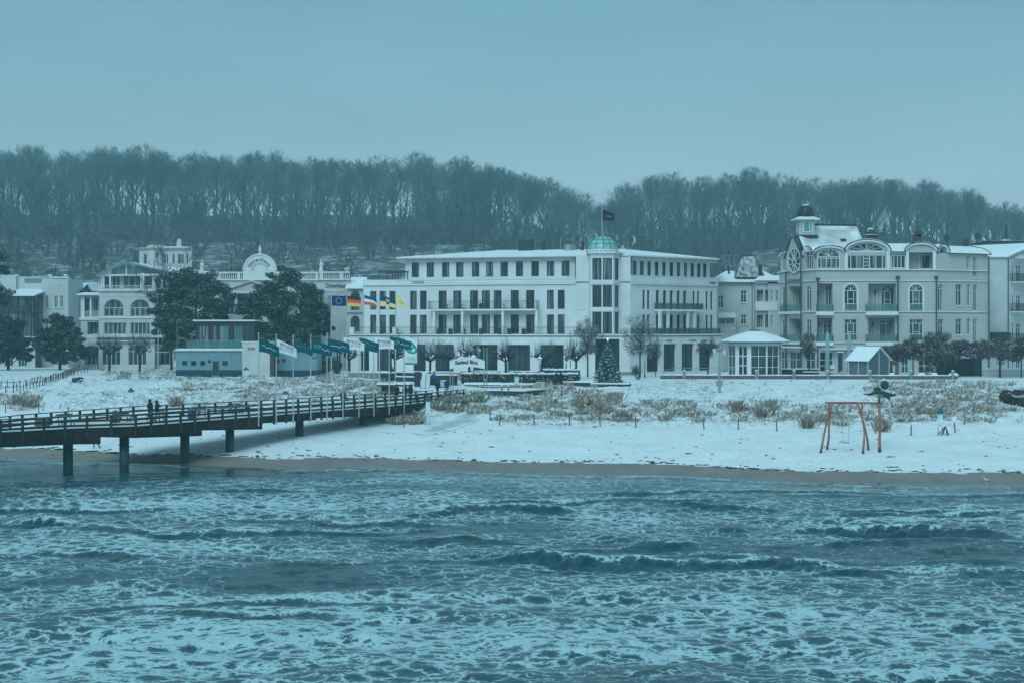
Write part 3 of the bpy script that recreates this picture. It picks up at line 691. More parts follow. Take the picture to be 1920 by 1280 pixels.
    for f_,wins in ((ff,[(1110.7,1127.8,(.5,)),(1130.3,1147.6,(.35,.68))]),(fr,[(1152.8,1160,(.5,))]),(fl,[])):
        W = Wall(th, f_, WHITE, .15)
        for a,b,vs in wins:
            for z0,z1 in rows: W.win(a,b,z0,z1,vs=vs,frame='dark_frame',t=.08)
        W.finish(0, f_.len, zt+.05, ztt, name='tower_wall')
    Pp = [P[0]+Vector((-.25,.3)), P[1]+Vector((-.3,-.35)), P[2]+Vector((.2,-.4)), P[3]+Vector((.6,.2)), Vector((P[3].x,240.5)), Vector((P[0].x,240.5))]
    mb = MB(); mb.prism([tuple(p) for p in Pp], ztt, zf(474)); mb.build('cornice', TRIM, th)
    for za,zb in ((zf(585),zf(578)),(zf(535),zf(528))):
        mb = MB(); mb.prism([tuple(p) for p in [P[1]+Vector((-.1,-.1)),P[2]+Vector((.05,-.1)),P[3]+Vector((.15,0)),Vector((P[3].x,238)),Vector((P[1].x,238))]], za+.05, zb-.05); mb.build('spandrel', WHITE, th)
    c = (X(1130,237.6), 237.6); rad = 28*237.6/F
    mb = MB(); mb.lathe((c[0],c[1],0), [(rad*1.10,zf(474)),(rad*1.10,zf(470.5)),(rad*1.02,zf(470.5)),(rad*1.02,zf(468.5))], 24); dr = mb.build('dome_drum', TRIM, th)
    mb = MB()
    for k in range(24):
        a = 2*math.pi*(k+.5)/24; q = Vector((c[0]+rad*1.11*math.cos(a), c[1]+rad*1.11*math.sin(a), 0)); tt = Vector((-math.sin(a), math.cos(a),0))*.17
        mb.bar(q-tt+Vector((0,0,zf(472.3))), q+tt+Vector((0,0,zf(472.3))), .03, .17)
    mb.build('drum_opening', FRG, dr)
    zd = zf(468.5); hd = zf(441.8)-zd; prof = [(rad*math.cos(t), zd+hd*math.sin(t)) for t in [i*math.pi/2/8*.97 for i in range(9)]]
    do = MB().lathe((c[0],c[1],0), prof, 24).build('dome', COPPER, th)
    mb = MB()
    for k in range(12):
        a = 2*math.pi*k/12; mb.tube([(c[0]+r*1.01*math.cos(a), c[1]+r*1.01*math.sin(a), z+.01) for r,z in prof], .045, 4)
    for i in (2,4,6):
        r,z = prof[i]; mb.tube([(c[0]+r*1.01*math.cos(a), c[1]+r*1.01*math.sin(a), z+.01) for a in [2*math.pi*k/24 for k in range(25)]], .035, 4)
    mb.build('dome_rib', DRIB, do)
    # ground floor, brought forward under a terrace
    g0 = (X(656,244.2),244.2); g1 = (X(1082,234.9),234.9); g2 = (X(1181,233.9),233.9); g3 = (X(1352,247.6),247.6)
    GL, GC, GR = Fac(g0,g1), Fac(g1,g2), Fac(g2,g3)
    zo, zg = zf(646), GZ+.35
    W = Wall(th, GL, WHITE, .5)
    for a,b,vs in [(676,692,(.5,)),(707,735,(.33,.66)),(775,798,(.5,)),(816,851,(.33,.66)),(888,933,(.25,.5,.75)),(951.6,994,(.25,.5,.75)),(1013,1057,(.25,.5,.75))]: W.win(a,b,zg,zo,vs=vs,hs=(.72,),frame='dark_frame',t=.08,glass='dark_glass')
    W.finish(0, GL.len, GZ-.3, zt)
    W = Wall(th, GC, WHITE, .9); W.win(1115.7,1161.5,GZ+.1,zf(635.5),vs=(.33,.66),hs=(.62,),t=.09,glass='dark_glass'); W.finish(0, GC.len, GZ-.3, zt)
    W = Wall(th, GR, WHITE, .5)
    for a,b in [(1213,1236.5),(1244.5,1268.4),(1278.3,1301.6),(1311,1334)]: W.win(a,b,zg,zf(644.5),vs=(.5,),hs=(.75,),t=.08,glass='dark_glass')
    W.finish(0, GR.len, GZ-.3, zt)
    mb = MB(); mb.add([(*p,zt-.02) for p in [g0,g1,g2,g3,(g3[0],g3[1]+4),(C.B.x,C.B.y+2),(L.B.x,L.B.y+2),(L.A.x,L.A.y+2),(g0[0],g0[1]+6)]], [tuple(range(9))]); shell(mb, [(g0[0],g0[1]+6),g0], GZ, zt); shell(mb, [g3,(g3[0]+2,g3[1]+8)], GZ, zt); mb.build('terrace', SNOW, th)
    for f_ in (GL,GC,GR): strip(th, f_, -.05, f_.len+.05, zf(629.3), zf(627.2), .18, TRIM); strip(th, f_, 0, f_.len, zf(631), zf(629.6), .06, DARK, 'moulding')
    railing(th, [GL.p(.2,-.15,0), GL.p(GL.len,-.15,0), GC.p(GC.s(1105),-.15,0)], zt, 1.0, DARK, .16)
    railing(th, [GR.p(.3,-.15,0), GR.p(GR.len,-.15,0)], zt, .85, DARK, .16, glass=RGLASD)
    for p in (659.5,739.5):
        mb = MB(); fbox(mb, GL, GL.s(p)-.3, GL.s(p)+.3, -.5, .05, zt, zt+1.0); mb.build('pier', WHITE, th)
    # balconies
    f2 = L.off(1.5)
    b = thing_part(th, 'balcony')
    strip(b, L, L.s(808), L.s(1011), zf(582.5), zf(579.3), 1.6, TRIM, 'balcony_slab')
    railing(b, [L.p(L.s(808.5),.1,0), L.p(L.s(808.5),1.5,0), L.p(L.s(1010.5),1.5,0), L.p(L.s(1010.5),.1,0)], zf(579.3), 1.1, DARK, .13)
    for p in (813,866,942,1005.5):
        mb = MB(); s_ = f2.s(p); fbox(mb, L, s_-.17, s_+.17, 1.1, 1.42, zt, zf(582.5)); mb.build('balcony_column', TRIM, b)
    b = thing_part(th, 'balcony')
    strip(b, Rr, Rr.s(1227), Rr.s(1305), zf(583.5), zf(580.2), 1.4, TRIM, 'balcony_slab')
    railing(b, [Rr.p(Rr.s(1227),.1,0), Rr.p(Rr.s(1227),1.3,0), Rr.p(Rr.s(1305),1.3,0), Rr.p(Rr.s(1305),.1,0)], zf(580.2), .9, DARK, .13, glass=RGLASD)
    for p in (1238,1253.3,1290.5,1303):
        mb = MB(); s_ = Rr.off(1.2).s(p); fbox(mb, Rr, s_-.17, s_+.17, .95, 1.25, zt, zf(583.5)); mb.build('balcony_column', TRIM, b)
    # planters and tables on the balconies
    tm = MB().box(-.35,-.3,.62,.35,.3,.68).box(-.05,-.05,0,.05,.05,.62).box(-.25,-.2,0,.25,.2,.03).build('terrace_table', DARK, mesh_only=True)
    pm = MB().box(-.3,-.25,0,.3,.25,.5).blob((0,0,.62),(.34,.28,.22),3,7,5,.2).build('planter', DARK, mesh_only=True)
    for p,z_,k in [(p,zf(579.3),p%2) for p in (842,870,905,912,948,976,994)]+[(p,zt,p%3) for p in (718,750,780,826,848,872,905,940,958,985,1035)]:
        q = L.p(L.s(p), .8, z_); o = link('planter' if k else 'terrace_table', pm if k else tm, th); o.location = q-WL[th.name]
    text_on(th, L, L.s(773), L.s(795.5), zf(529.4), zf(525.2), 'CERES', INK, .12)
    text_on(th, Rr, Rr.s(1330), Rr.s(1341), zf(528.5), zf(524.5), 'CERES', INK, .12)
    for a in (1245,1290): text_on(th, GR, GR.s(a+2), GR.s(a+15), zf(640), zf(637.5), 'CERES', INK, .08)
    # downpipes
    for f_, p in ((L3,1079),(R3,1184)):
        q = f_.p(f_.s(p), .1, 0); MB().tube([(q.x,q.y,zp1-.3),(q.x,q.y,ze)], .06, 6).build('downpipe', FRG, th)
    # flag on the dome
    return th, c, zf
def thing_part(th, name):
    o = bpy.data.objects.new(name, None); COL.objects.link(o); o.parent = th; WL[o.name] = WL[th.name]; return o
HOTEL, DOMEC, HZF = hotel()

# ------------------------------------------------------------------ cream villa with arched gables
def vault(th, f, p0, p1, pys, pyp, depth, zfun, name='arched_gable', wins=None, thick=.28, edge=ROOFD):
    """barrel roof running back from the facade, springing at pys, crown at pyp"""
    s0, s1 = f.s(p0), f.s(p1); zs, zc = zfun(pys), zfun(pyp); rise = zc-zs
    o = archpts(s0-.15, s1+.15, zs, rise, 14); i_ = archpts(s0+.12, s1-.12, zs, rise-thick, 14)
    mb = MB()
    for k in range(len(o)-1):
        q = [o[k],o[k+1],i_[k+1],i_[k]]
        mb.hexa([f.p(a,.35,b) for a,b in q]+[f.p(a,-depth,b) for a,b in q])
    ro = mb.build('roof', SNOW, th)
    mb = MB(); mb.tube([f.p(a,.38,b) for a,b in o], .09, 4); mb.build('roof_edge', edge, ro)
    mb = MB(); ii = archpts(s0+.05, s1-.05, zs, rise-.2, 14)
    for k in range(len(i_)-1):
        q = [ii[k],ii[k+1],(ii[k+1][0]*.92+.08*(s0+s1)/2, zs+(ii[k+1][1]-zs)*.86),(ii[k][0]*.92+.08*(s0+s1)/2, zs+(ii[k][1]-zs)*.86)]
        mb.hexa([f.p(a,.18,b) for a,b in q]+[f.p(a,-.05,b) for a,b in q])
    mb.build('arch_moulding', TRIM, ro)
    return s0, s1, zs, rise
def villa():
    YV = 236.0
    M = facpx(1531,YV,1755,YV); Lf = facpx(1461,246.5,1531,YV); Rt = facpx(1755,YV,1852,240.6)
    zf = lambda py: H-(py-HY)*YV/F
    th = thing('villa', 'cream villa with arched gables, small onion tower and dark red downpipes', 'villa', (X(1640,YV+4),YV+4,GZ))
    zc = zf(506); zc2 = zf(526.5); zs2 = zf(585); zs1 = zf(641.5); zg = zf(652)
    wr = dict(frame='white_frame', t=.09, vs=((.5,.80,1),(.27,0,.8),(.73,0,.8)), hs=(.80,(.42,.27,.73)), sill='white_trim')
    wa = dict(frame='white_frame', t=.09, vs=(.27,.73,), hs=((.44,.27,.73),(.27,.27,.73)), radial=(50,90,130))
    # main front, two storeys with loggias
    W = Wall(th, M, CREAM, .25)
    z2b, z2t, z1b, z1t = zf(583), zf(533.5), zf(639), zf(598)
    for a,b in ((1583,1607.3),(1705,1730.5)):
        W.win(a,b,z2b,z2t,arch=.85,**wa); W.win(a,b,z1b,z1t,**wr)
    logs = [(1534,1561,z2b-.05,zf(532)),(1534,1561,z1b-.05,zf(596)),(1628,1680,z2b-.05,zf(532)),(1628,1678,z1b-.05,zf(596))]
    for a,b,z0,z1 in logs: W.hole(M.s(a),M.s(b),z0,z1,rev=1.8,back=True)
    W.finish(0, M.len, zg, zc)
    back = Wall(th, M.off(-1.8), CREAM, .2)
    for a,b,z0,z1,ar in ((1546,1560,z2b,zf(535),0),(1543,1561.5,z1b,zf(598),0),(1651.5,1675.6,z2b,zf(534),.85),(1648,1673,z1b,zf(598.5),0),(1637,1644,z2b,zf(549),0),(1634,1640,z1b,zf(606),0)):
        k = dict(wa) if ar else dict(frame='white_frame', t=.10, vs=(.5,), hs=(.78,) if b-a > 8 else ())
        back.win(a,b,z0,z1,arch=ar,hole=False,**k)
    mb = MB()
    for a,z in ((1646,zf(548)),(1677.5,zf(548)),(1642,zf(608)),(1674.5,zf(607)),(1538.5,zf(550)),(1539,zf(607))):
        mb = MB(); fbox(mb, M.off(-1.8), M.s(a)-.12, M.s(a)+.12, .02, .18, z-.35, z+.35); mb.build('wall_lamp', DARK, th)
    # mouldings
    for f_ in (M,Lf,Rt):
        for z0,z1,d in ((zf(507),zf(505.4),.25),(zf(527.2),zf(525.8),.14),(zf(585.6),zf(584.2),.16),(zf(592),zf(591),.05),(zf(643),zf(641.6),.16)):
            strip(th, f_, 0, f_.len, z0, z1, d, TRIM, 'moulding')
        for z0 in (zf(508), zf(528.2), zf(586.6), zf(644)): strip(th, f_, 0, f_.len, z0, z0+.07, .05, FRG, 'shadow_strip')  # raised grey strips, the shade line under each moulding put in as colour
    # surrounds of arched windows
    mb = MB()
    for a,b in ((1583,1607.3),(1705,1730.5)):
        s0,s1 = M.s(a)-.18, M.s(b)+.18; zs = z2t-.85; o = archpts(s0,s1,zs,1.05); i_ = archpts(s0+.18,s1-.18,zs,.87)
        for k in range(len(o)-1): q = [o[k],o[k+1],i_[k+1],i_[k]]; mb.hexa([M.p(u,.07,v) for u,v in q]+[M.p(u,-.02,v) for u,v in q])
        for u in (s0,s1-.18): fbox(mb, M, u, u+.18, -.02, .07, z2b, zs)
    mb.build('window_surround', TRIM, th)
    # balconies with glass fronts
    for a,b,z0,d in ((1621.5,1681,zs2,1.2),(1621.5,1681,zs1,1.2),(1529.5,1562,zs2,.5),(1529.5,1562,zs1,.5)):
        o = thing_part(th, 'balcony'); strip(o, M, M.s(a), M.s(b), z0-.45, z0+.05, d, TRIM, 'balcony_slab')
        railing(o, [M.p(M.s(a)+.1,.05,0),M.p(M.s(a)+.1,d-.1,0),M.p(M.s(b)-.1,d-.1,0),M.p(M.s(b)-.1,.05,0)], z0+.05, 1.0, FRG, glass=RGLASS, posts=1.3)
        mb = MB()
        for k in range(2 if b-a < 40 else 4):
            s_ = M.s(a)+.8+k*1.0; fbox(mb, M, s_-.25, s_+.25, -.6, -.1, z0+.4, z0+.48); fbox(mb, M, s_-.25, s_-.2, -.6, -.1, z0+.05, z0+.9); fbox(mb, M, s_+.2, s_+.25, -.6, -.1, z0+.05, z0+.4)
        mb.build('balcony_chair', FRG, o)
    for a,b,z0 in ((1583,1607.3,z2b),(1583,1607.3,z1b),(1705,1730.5,z2b),(1705,1730.5,z1b)):
        railing(th, [M.p(M.s(a)+.05,.08,0),M.p(M.s(b)-.05,.08,0)], z0, .95, FRW, glass=RGLASS, posts=3)
    # ground floor
    W = Wall(th, M.off(.02), CREAM, .3)
    for a,b,vs in ((1537,1562,(.5,)),(1571,1578,()),(1588,1612,(.5,)),(1630,1650,(.5,)),(1657,1676,(.5,)),(1690,1704,(.5,)),(1722,1745,(.5,))): W.win(a,b,GZ+.2,zf(659),vs=vs,hs=(.62,.35),frame='white_frame',t=.1)
    W.finish(0, M.len, GZ-.3, zg+.002)
    strip(th, M, M.s(1540), M.s(1650), zf(655), zf(652.6), 1.2, TRIM, 'canopy')
    # right-hand side
    W = Wall(th, Rt, CREAM, .25)
    sm = dict(frame='white_frame', t=.07, vs=(.5,), hs=(.72,), sill='white_trim')
    W.win(1758.5,1768,z2b,z2t+.1,arch=.7,radial=(90,),vs=(.5,),frame='white_frame',t=.08)
    W.win(1759,1769,z1b,z1t,**sm)
    for a,b,q0,q1 in ((1792,1803.5,573,532),(1792,1803.5,628,597.5),(1812.5,1819,573,532),(1812.5,1819,628,597.5),(1824.5,1832,583,532),(1824.5,1832,641,597.5),(1812,1818,503,480),(1824.5,1832,519,480)):
        W.win(a,b,zf(q0),zf(q1),**sm)
    W.finish(0, Rt.len, GZ-.3, zf(474.5))
    # left-hand receding face
    W = Wall(th, Lf, CREAM, .2)
    for a,b,ar,nm in ((1466,1475,.8,0),(1511,1521,.8,0)):
        W.win(a,b,z2b,zf(535),arch=.6,vs=(.5,),frame='white_frame',t=.09,radial=(90,)); W.win(a,b,z1b,zf(598),vs=(.5,),hs=(.78,),frame='white_frame',t=.09)
    for q0,q1 in ((583.5,535),(640,597)): W.hole(Lf.s(1478),Lf.s(1504),zf(q0),zf(q1),rev=1.5,back=True)
    for a,b in ((1464,1476),(1480,1503),(1510,1528)): W.win(a,b,GZ+.2,zf(659),vs=(.5,),hs=(.6,),frame='white_frame',t=.1)
    W.finish(0, Lf.len, GZ-.3, zc)
    bk = Wall(th, Lf.off(-1.5), CREAM)
    for q0,q1 in ((583,537),(640,599)): bk.win(1494,1502,zf(q0),zf(q1),hole=False,vs=(.5,),frame='white_frame',t=.09)
    for q in (583.5,641):
        railing(th, [Lf.p(Lf.s(1466),.3,0),Lf.p(Lf.s(1504.5),.3,0)], zf(q), 1.0, FRG, glass=RGLASS, posts=1.5)
        strip(th, Lf, Lf.s(1464), Lf.s(1505.5), zf(q)-.35, zf(q), .45, TRIM, 'balcony_slab')
    text_on(th, Lf, Lf.s(1480.2), Lf.s(1503.5), zf(527.2), zf(521.5), 'RESTAURANT', INKM, .3, bold=.01)
    strip(th, Lf, 0, Lf.len, zf(653), zf(650), .9, TRIM, 'canopy')
    # attic storey
    W = Wall(th, M.off(-.05), CREAM, .2); zb = zf(505.3)
    fan = dict(frame='white_frame', t=.11)
    W.win(1533,1575,zf(504),zf(467),arch=1.1,vs=((.16,0,.62),(.39,0,.62),(.61,0,.62),(.84,0,.62)),hs=(.52,),radial=(40,65,90,115,140),**fan)
    W.win(1588,1662,zf(504.5),zf(479),vs=(.1,.26,.42,.58,.74,.9),hs=((.25,.42,.58),(.5,.42,.58),(.75,.42,.58)),**fan)
    W.win(1592,1658,zf(473),zf(456),arch=(zf(456)-zf(473)-.15),vs=(),radial=(28,62,90,118,152),**fan)
    W.win(1671,1698,zf(503.5),zf(479),vs=(.2,.45,.7),**fan)
    W.hole(M.s(1702),M.s(1752),zf(504.5),zf(473.5),rev=2.0,back=True)
    A = lambda a,b,s,c: archpts(M.s(a),M.s(b),zf(s),zf(c)-zf(s),12)
    ol = [(0,zb),(M.len,zb)]+A(1698,1754.5,472,457)+A(1585,1667,472,451.5)+A(1531.5,1583,473,463.5)
    W.finish(outline=ol, name='attic_wall')
    bk = Wall(th, M.off(-2.05), CREAM); bk.win(1723,1749,zf(504),zf(476),hole=False,vs=(.15,.8),frame='white_frame',t=.12)
    for p in (1701,1751.5,1586.5,1665): mb = MB(); fbox(mb, M, M.s(p)-.2, M.s(p)+.2, -.1, .15, zb, zf(472)); mb.build('pilaster', TRIM, th)
    vault(th, M, 1527, 1583.5, 473, 461, 7, zf); vault(th, M, 1584, 1668, 471.5, 449, 9, zf); vault(th, M, 1697.5, 1755.5, 470.5, 454.5, 9, zf)
    vault(th, Rt, 1756.5, 1776, 473, 457.5, 6, zf)
    # snow roofs between and behind the gables
    mb = MB()
    def slope(f_, a, b, d0, z0, d1, z1): mb.add([f_.p(f_.s(a),d0,z0), f_.p(f_.s(b),d0,z0), f_.p(f_.s(b)+.0,d1,z1), f_.p(f_.s(a),d1,z1), f_.p(f_.s(a),d0,z0-.2), f_.p(f_.s(b),d0,z0-.2)], [(0,1,2,3),(4,5,1,0)])
    slope(M, 1666, 1700, .3, zf(472.5), -5, zf(455)); slope(M, 1582, 1587, .2, zf(471.5), -5, zf(452))
    slope(M, 1527, 1760, -4.5, zf(470), -7, zf(452))
    pr = [(.35,zf(474.5)),(0,zf(470)),(-1.2,zf(463)),(-3.5,zf(457.5)),(-9,zf(456))]
    for (d0,z0),(d1,z1) in zip(pr[:-1],pr[1:]): mb.add([Rt.p(Rt.s(1776),d0,z0),Rt.p(Rt.len+.3,d0,z0),Rt.p(Rt.len+.3,d1,z1),Rt.p(Rt.s(1772),d1,z1)], [(0,1,2,3)])
    mb.add([M.p(0,-6.9,zf(452)),M.p(M.len,-6.9,zf(452)),(Rt.B.x+.3,Rt.B.y+12,zf(456)),(M.A.x,M.A.y+14,zf(452))],[(0,1,2,3)])
    mb.build('roof', SNOW, th)
    mb = MB(); mb.bar(Rt.p(Rt.s(1777),.38,zf(475)), Rt.p(Rt.len+.3,.38,zf(475)), .14, .14); gu = MB().bar(M.p(M.s(1668),.33,zf(473)), M.p(M.s(1698),.33,zf(473)), .14, .14).build('gutter', ROOFD, th)
    mb.tube([Rt.p(Rt.len+.32,d,z+.03) for d,z in pr], .08, 4); mb.build('gutter', ROOFD, th)
    mb = MB(); e = Rt.B; shell(mb, [(e.x,e.y),(e.x+2.0,e.y+12),(X(1475,258),258),(Lf.A.x,Lf.A.y)], GZ, zf(474.5)); mb.build('rear_wall', CREAM, th)
    # left gables and steep snowy roof
    zg0 = zc
    gs0, gs1 = Lf.s(1477), Lf.s(1506.5); pk = (Lf.s(1490), zf(441))
    W = Wall(th, Lf.off(.25), CREAM, .15); ov = [( (gs0+gs1)/2+(gs1-gs0)*.40*math.cos(t), zf(486)+1.75*math.sin(t)) for t in [2*math.pi*i/16 for i in range(16)]]
    W.holes.append((ov,.12,False)); W.finish(outline=[(gs0,zg0),(gs1,zg0),(gs1,zf(478)),(pk[0]+.4,pk[1]),(pk[0]-.4,pk[1]),(gs0,zf(478))], name='gable_wall')
    g = MB(); g.add([Lf.p(a,.12,b) for a,b in ov], [tuple(range(16))]); wo = g.build('window', GLASS, th)
    mb = MB(); cs, cz = (gs0+gs1)/2, zf(486); rx = (gs1-gs0)*.40
    mb.tube([Lf.p(a,.2,b) for a,b in ov+ov[:1]], .09, 4)
    for t in (20,60,90,120,160,200,235,270,305,340): a = math.radians(t); mb.bar(Lf.p(cs+rx*.25*math.cos(a),.2,cz-.3+.4*math.sin(a)), Lf.p(cs+rx*.97*math.cos(a),.2,cz+1.7*math.sin(a)), .10, .10)
    mb.tube([Lf.p(cs+rx*.25*math.cos(t),.2,cz-.3+.45*math.sin(t)) for t in [2*math.pi*i/8 for i in range(9)]], .06, 4)
    mb.build('frame', FRW, wo)
    mb = MB(); mb.tube([Lf.p(gs0-.2,.4,zf(480)), Lf.p(pk[0]-.4,.4,pk[1]+.1), Lf.p(pk[0]+.4,.4,pk[1]+.1), Lf.p(gs1+.2,.4,zf(476)), Lf.p(gs1+.3,.4,zf(472))], .12, 4); mb.build('roof_edge', ROOFD, th)
    for a,b,c in ((1463,1476,468),(1508,1527,462)):
        s0,s1 = Lf.s(a),Lf.s(b); W = Wall(th, Lf.off(.02), CREAM, .15)
        W.win(s0+.4,s1-.4,zc+.1,zf(c+5),arch=.9,px=False,vs=(.25,.5,.75),frame='white_frame',t=.1,radial=(60,90,120))
        W.finish(outline=[(s0,zc),(s1,zc)]+archpts(s0,s1,zf(476),zf(c)-zf(476),10), name='gable_wall'); vault(th, Lf, a, b, 476.5, c-1.5, 4, zf)
    YR = 243.0
    q = [Vector((X(1498,239.5),239.5,zf(441)*1.0)), Vector((X(1509,237),237,zf(472))), Vector((X(1613,237),237,zf(466))), Vector((X(1618,240),240,Z(452,240))), Vector((X(1606,YR),YR,Z(423.5,YR))), Vector((X(1524,YR),YR,Z(422.5,YR)))]
    mb = MB(); mb.add(q, [(0,1,5),(1,2,4,5),(2,3,4)]); q2 = [Vector((X(1500,YR+7),YR+7,zf(470))), Vector((X(1618,YR+7),YR+7,zf(470)))]
    mb.add([q[5],q[4],q2[1],q2[0],q[3],q[0]], [(0,1,2,3),(1,4,2),(0,3,5)]); mb.build('roof', mat('villa_snow_roof', (.80,.83,.85), .75, .2, col2=(.45,.46,.48), scale=.45, detail=8), th)
    MB().bar(q[5]+Vector((0,0,.06)), q[4]+Vector((0,0,.06)), .35, .22).build('ridge', ROOFD, th)
    # onion tower
    c = Vector((X(1510,241), 241)); k = 241/F; w = 17*k
    tw = thing_part(th, 'cupola'); zz = lambda py: Z(py,241)
    mb = MB(); mb.box(c.x-w*.86,c.y-w*.86,zz(444),c.x+w*.86,c.y+w*.86,zz(414)); mb.build('cupola_wall', CREAM, tw)
    f_ = Fac((c.x-w*.86,c.y-w*.86),(c.x+w*.86,c.y-w*.86)); W = Wall(tw, f_, CREAM); W.win(w*.45,w*1.45,zz(436.5),zz(417),px=False,hole=False,vs=(.7,),frame='white_frame',t=.1,glass='pale_glass')
    f_ = Fac((c.x-w*.86,c.y+w*.86),(c.x-w*.86,c.y-w*.86)); W = Wall(tw, f_, CREAM); W.win(w*.3,w*1.4,zz(436.5),zz(417),px=False,hole=False,vs=(.5,),frame='white_frame',t=.1)
    mb = MB(); mb.box(c.x-w*1.38,c.y-w*1.38,zz(413.6),c.x+w*1.38,c.y+w*1.38,zz(411.2)); mb.build('cupola_eaves', TRIM, tw)
    MB().lathe((c.x,c.y,0), [(w*1.36*1.35,zz(411)),(w*1.15*1.3,zz(409.5)),(w*.95*1.25,zz(407.5))], 4, math.pi/4).build('cupola_skirt', SNOW, tw)
    MB().lathe((c.x,c.y,0), [(w*.93,zz(407)),(w*.97,zz(403)),(w*.93,zz(397)),(w*.8,zz(391)),(w*.55,zz(386.5)),(w*.25,zz(384)),(w*.08,zz(382.5))], 16).build('cupola_dome', mat('cupola_copper', (.022,.018,.022), .5, .4, snow=.7, snowlo=.68), tw)
    MB().tube([(c.x,c.y,zz(384)),(c.x,c.y,zz(380)),(c.x,c.y,zz(378)),(c.x,c.y,zz(372.5))], [.12,.16,.05,.02], 6).build('finial', DARK, tw)
    MB().box(c.x-w*1.02,c.y-w,zz(446),c.x+w*1.25,c.y+w,zz(441.5)).build('cupola_base', ROOFD, tw)
    # small lantern above the big arch
    YL = 238.5; lx = X(1632,YL); z_ = lambda py: Z(py,YL); r = 12.5*YL/F
    ln = thing_part(th, 'roof_lantern'); MB().box(lx-r*.9,YL-.6,z_(450),lx+r*.9,YL+.6,z_(442.5)).build('lantern_base', MAROON, ln)
    MB().lathe((lx,YL,0), [(r*1.05,z_(442.5)),(r*1.0,z_(441)),(r*.82,z_(440)),(r*.8,z_(436)),(r*.6,z_(431)),(r*.3,z_(428.5)),(.06,z_(427)),(.09,z_(425)),(.02,z_(419.5))], 12).build('lantern_dome', ROOFD, ln)
    # chimneys, dishes
    for a,b,c0,c1,Yq in ((1712.8,1727.4,454,440,240),(1716,1726,439.8,433,240),(1575.5,1585.5,466,448,239.5),(1806,1814,456,449,244)):
        MB().box(X(a,Yq),Yq-.5,Z(c0,Yq)-.3,X(b,Yq),Yq+.5,Z(c1,Yq)).build('chimney', MAROON, th)
    for a,b,r_ in ((1774.6,447,6),(1832,444,6.5)):
        Yq = 242; q = Vector((X(a,Yq),Yq,Z(b,Yq))); mb = MB(); mb.lathe((0,0,0), [(.02,0),(r_*Yq/F*.6,.06),(r_*Yq/F,.2)], 14)
        mb.v = [(q.x+v[0]+.25*v[2], q.y-v[2]*.8, q.z+v[1]) for v in mb.v]; mb.tube([(q.x,q.y+.05,q.z-1.2),(q.x,q.y+.05,q.z)], .05, 5); mb.build('satellite_dish', DARK, th)
    # downpipes with hoppers
    for f_,p,top in ((Lf,1477,506),(Lf,1505.5,466),(M,1532.5,522),(M,1682.5,519),(M,1754.6,519),(Rt,1851,478)):
        q = f_.p(f_.s(p), .33, 0); mb = MB(); mb.tube([(q.x,q.y,GZ),(q.x,q.y,zf(top))], .10, 6)
        if top > 515: mb.lathe((q.x,q.y,0), [(.12,zf(top+4.5)),(.28,zf(top+2.5)),(.30,zf(top-1))], 8)
        mb.build('downpipe', MAROON, th)
villa()
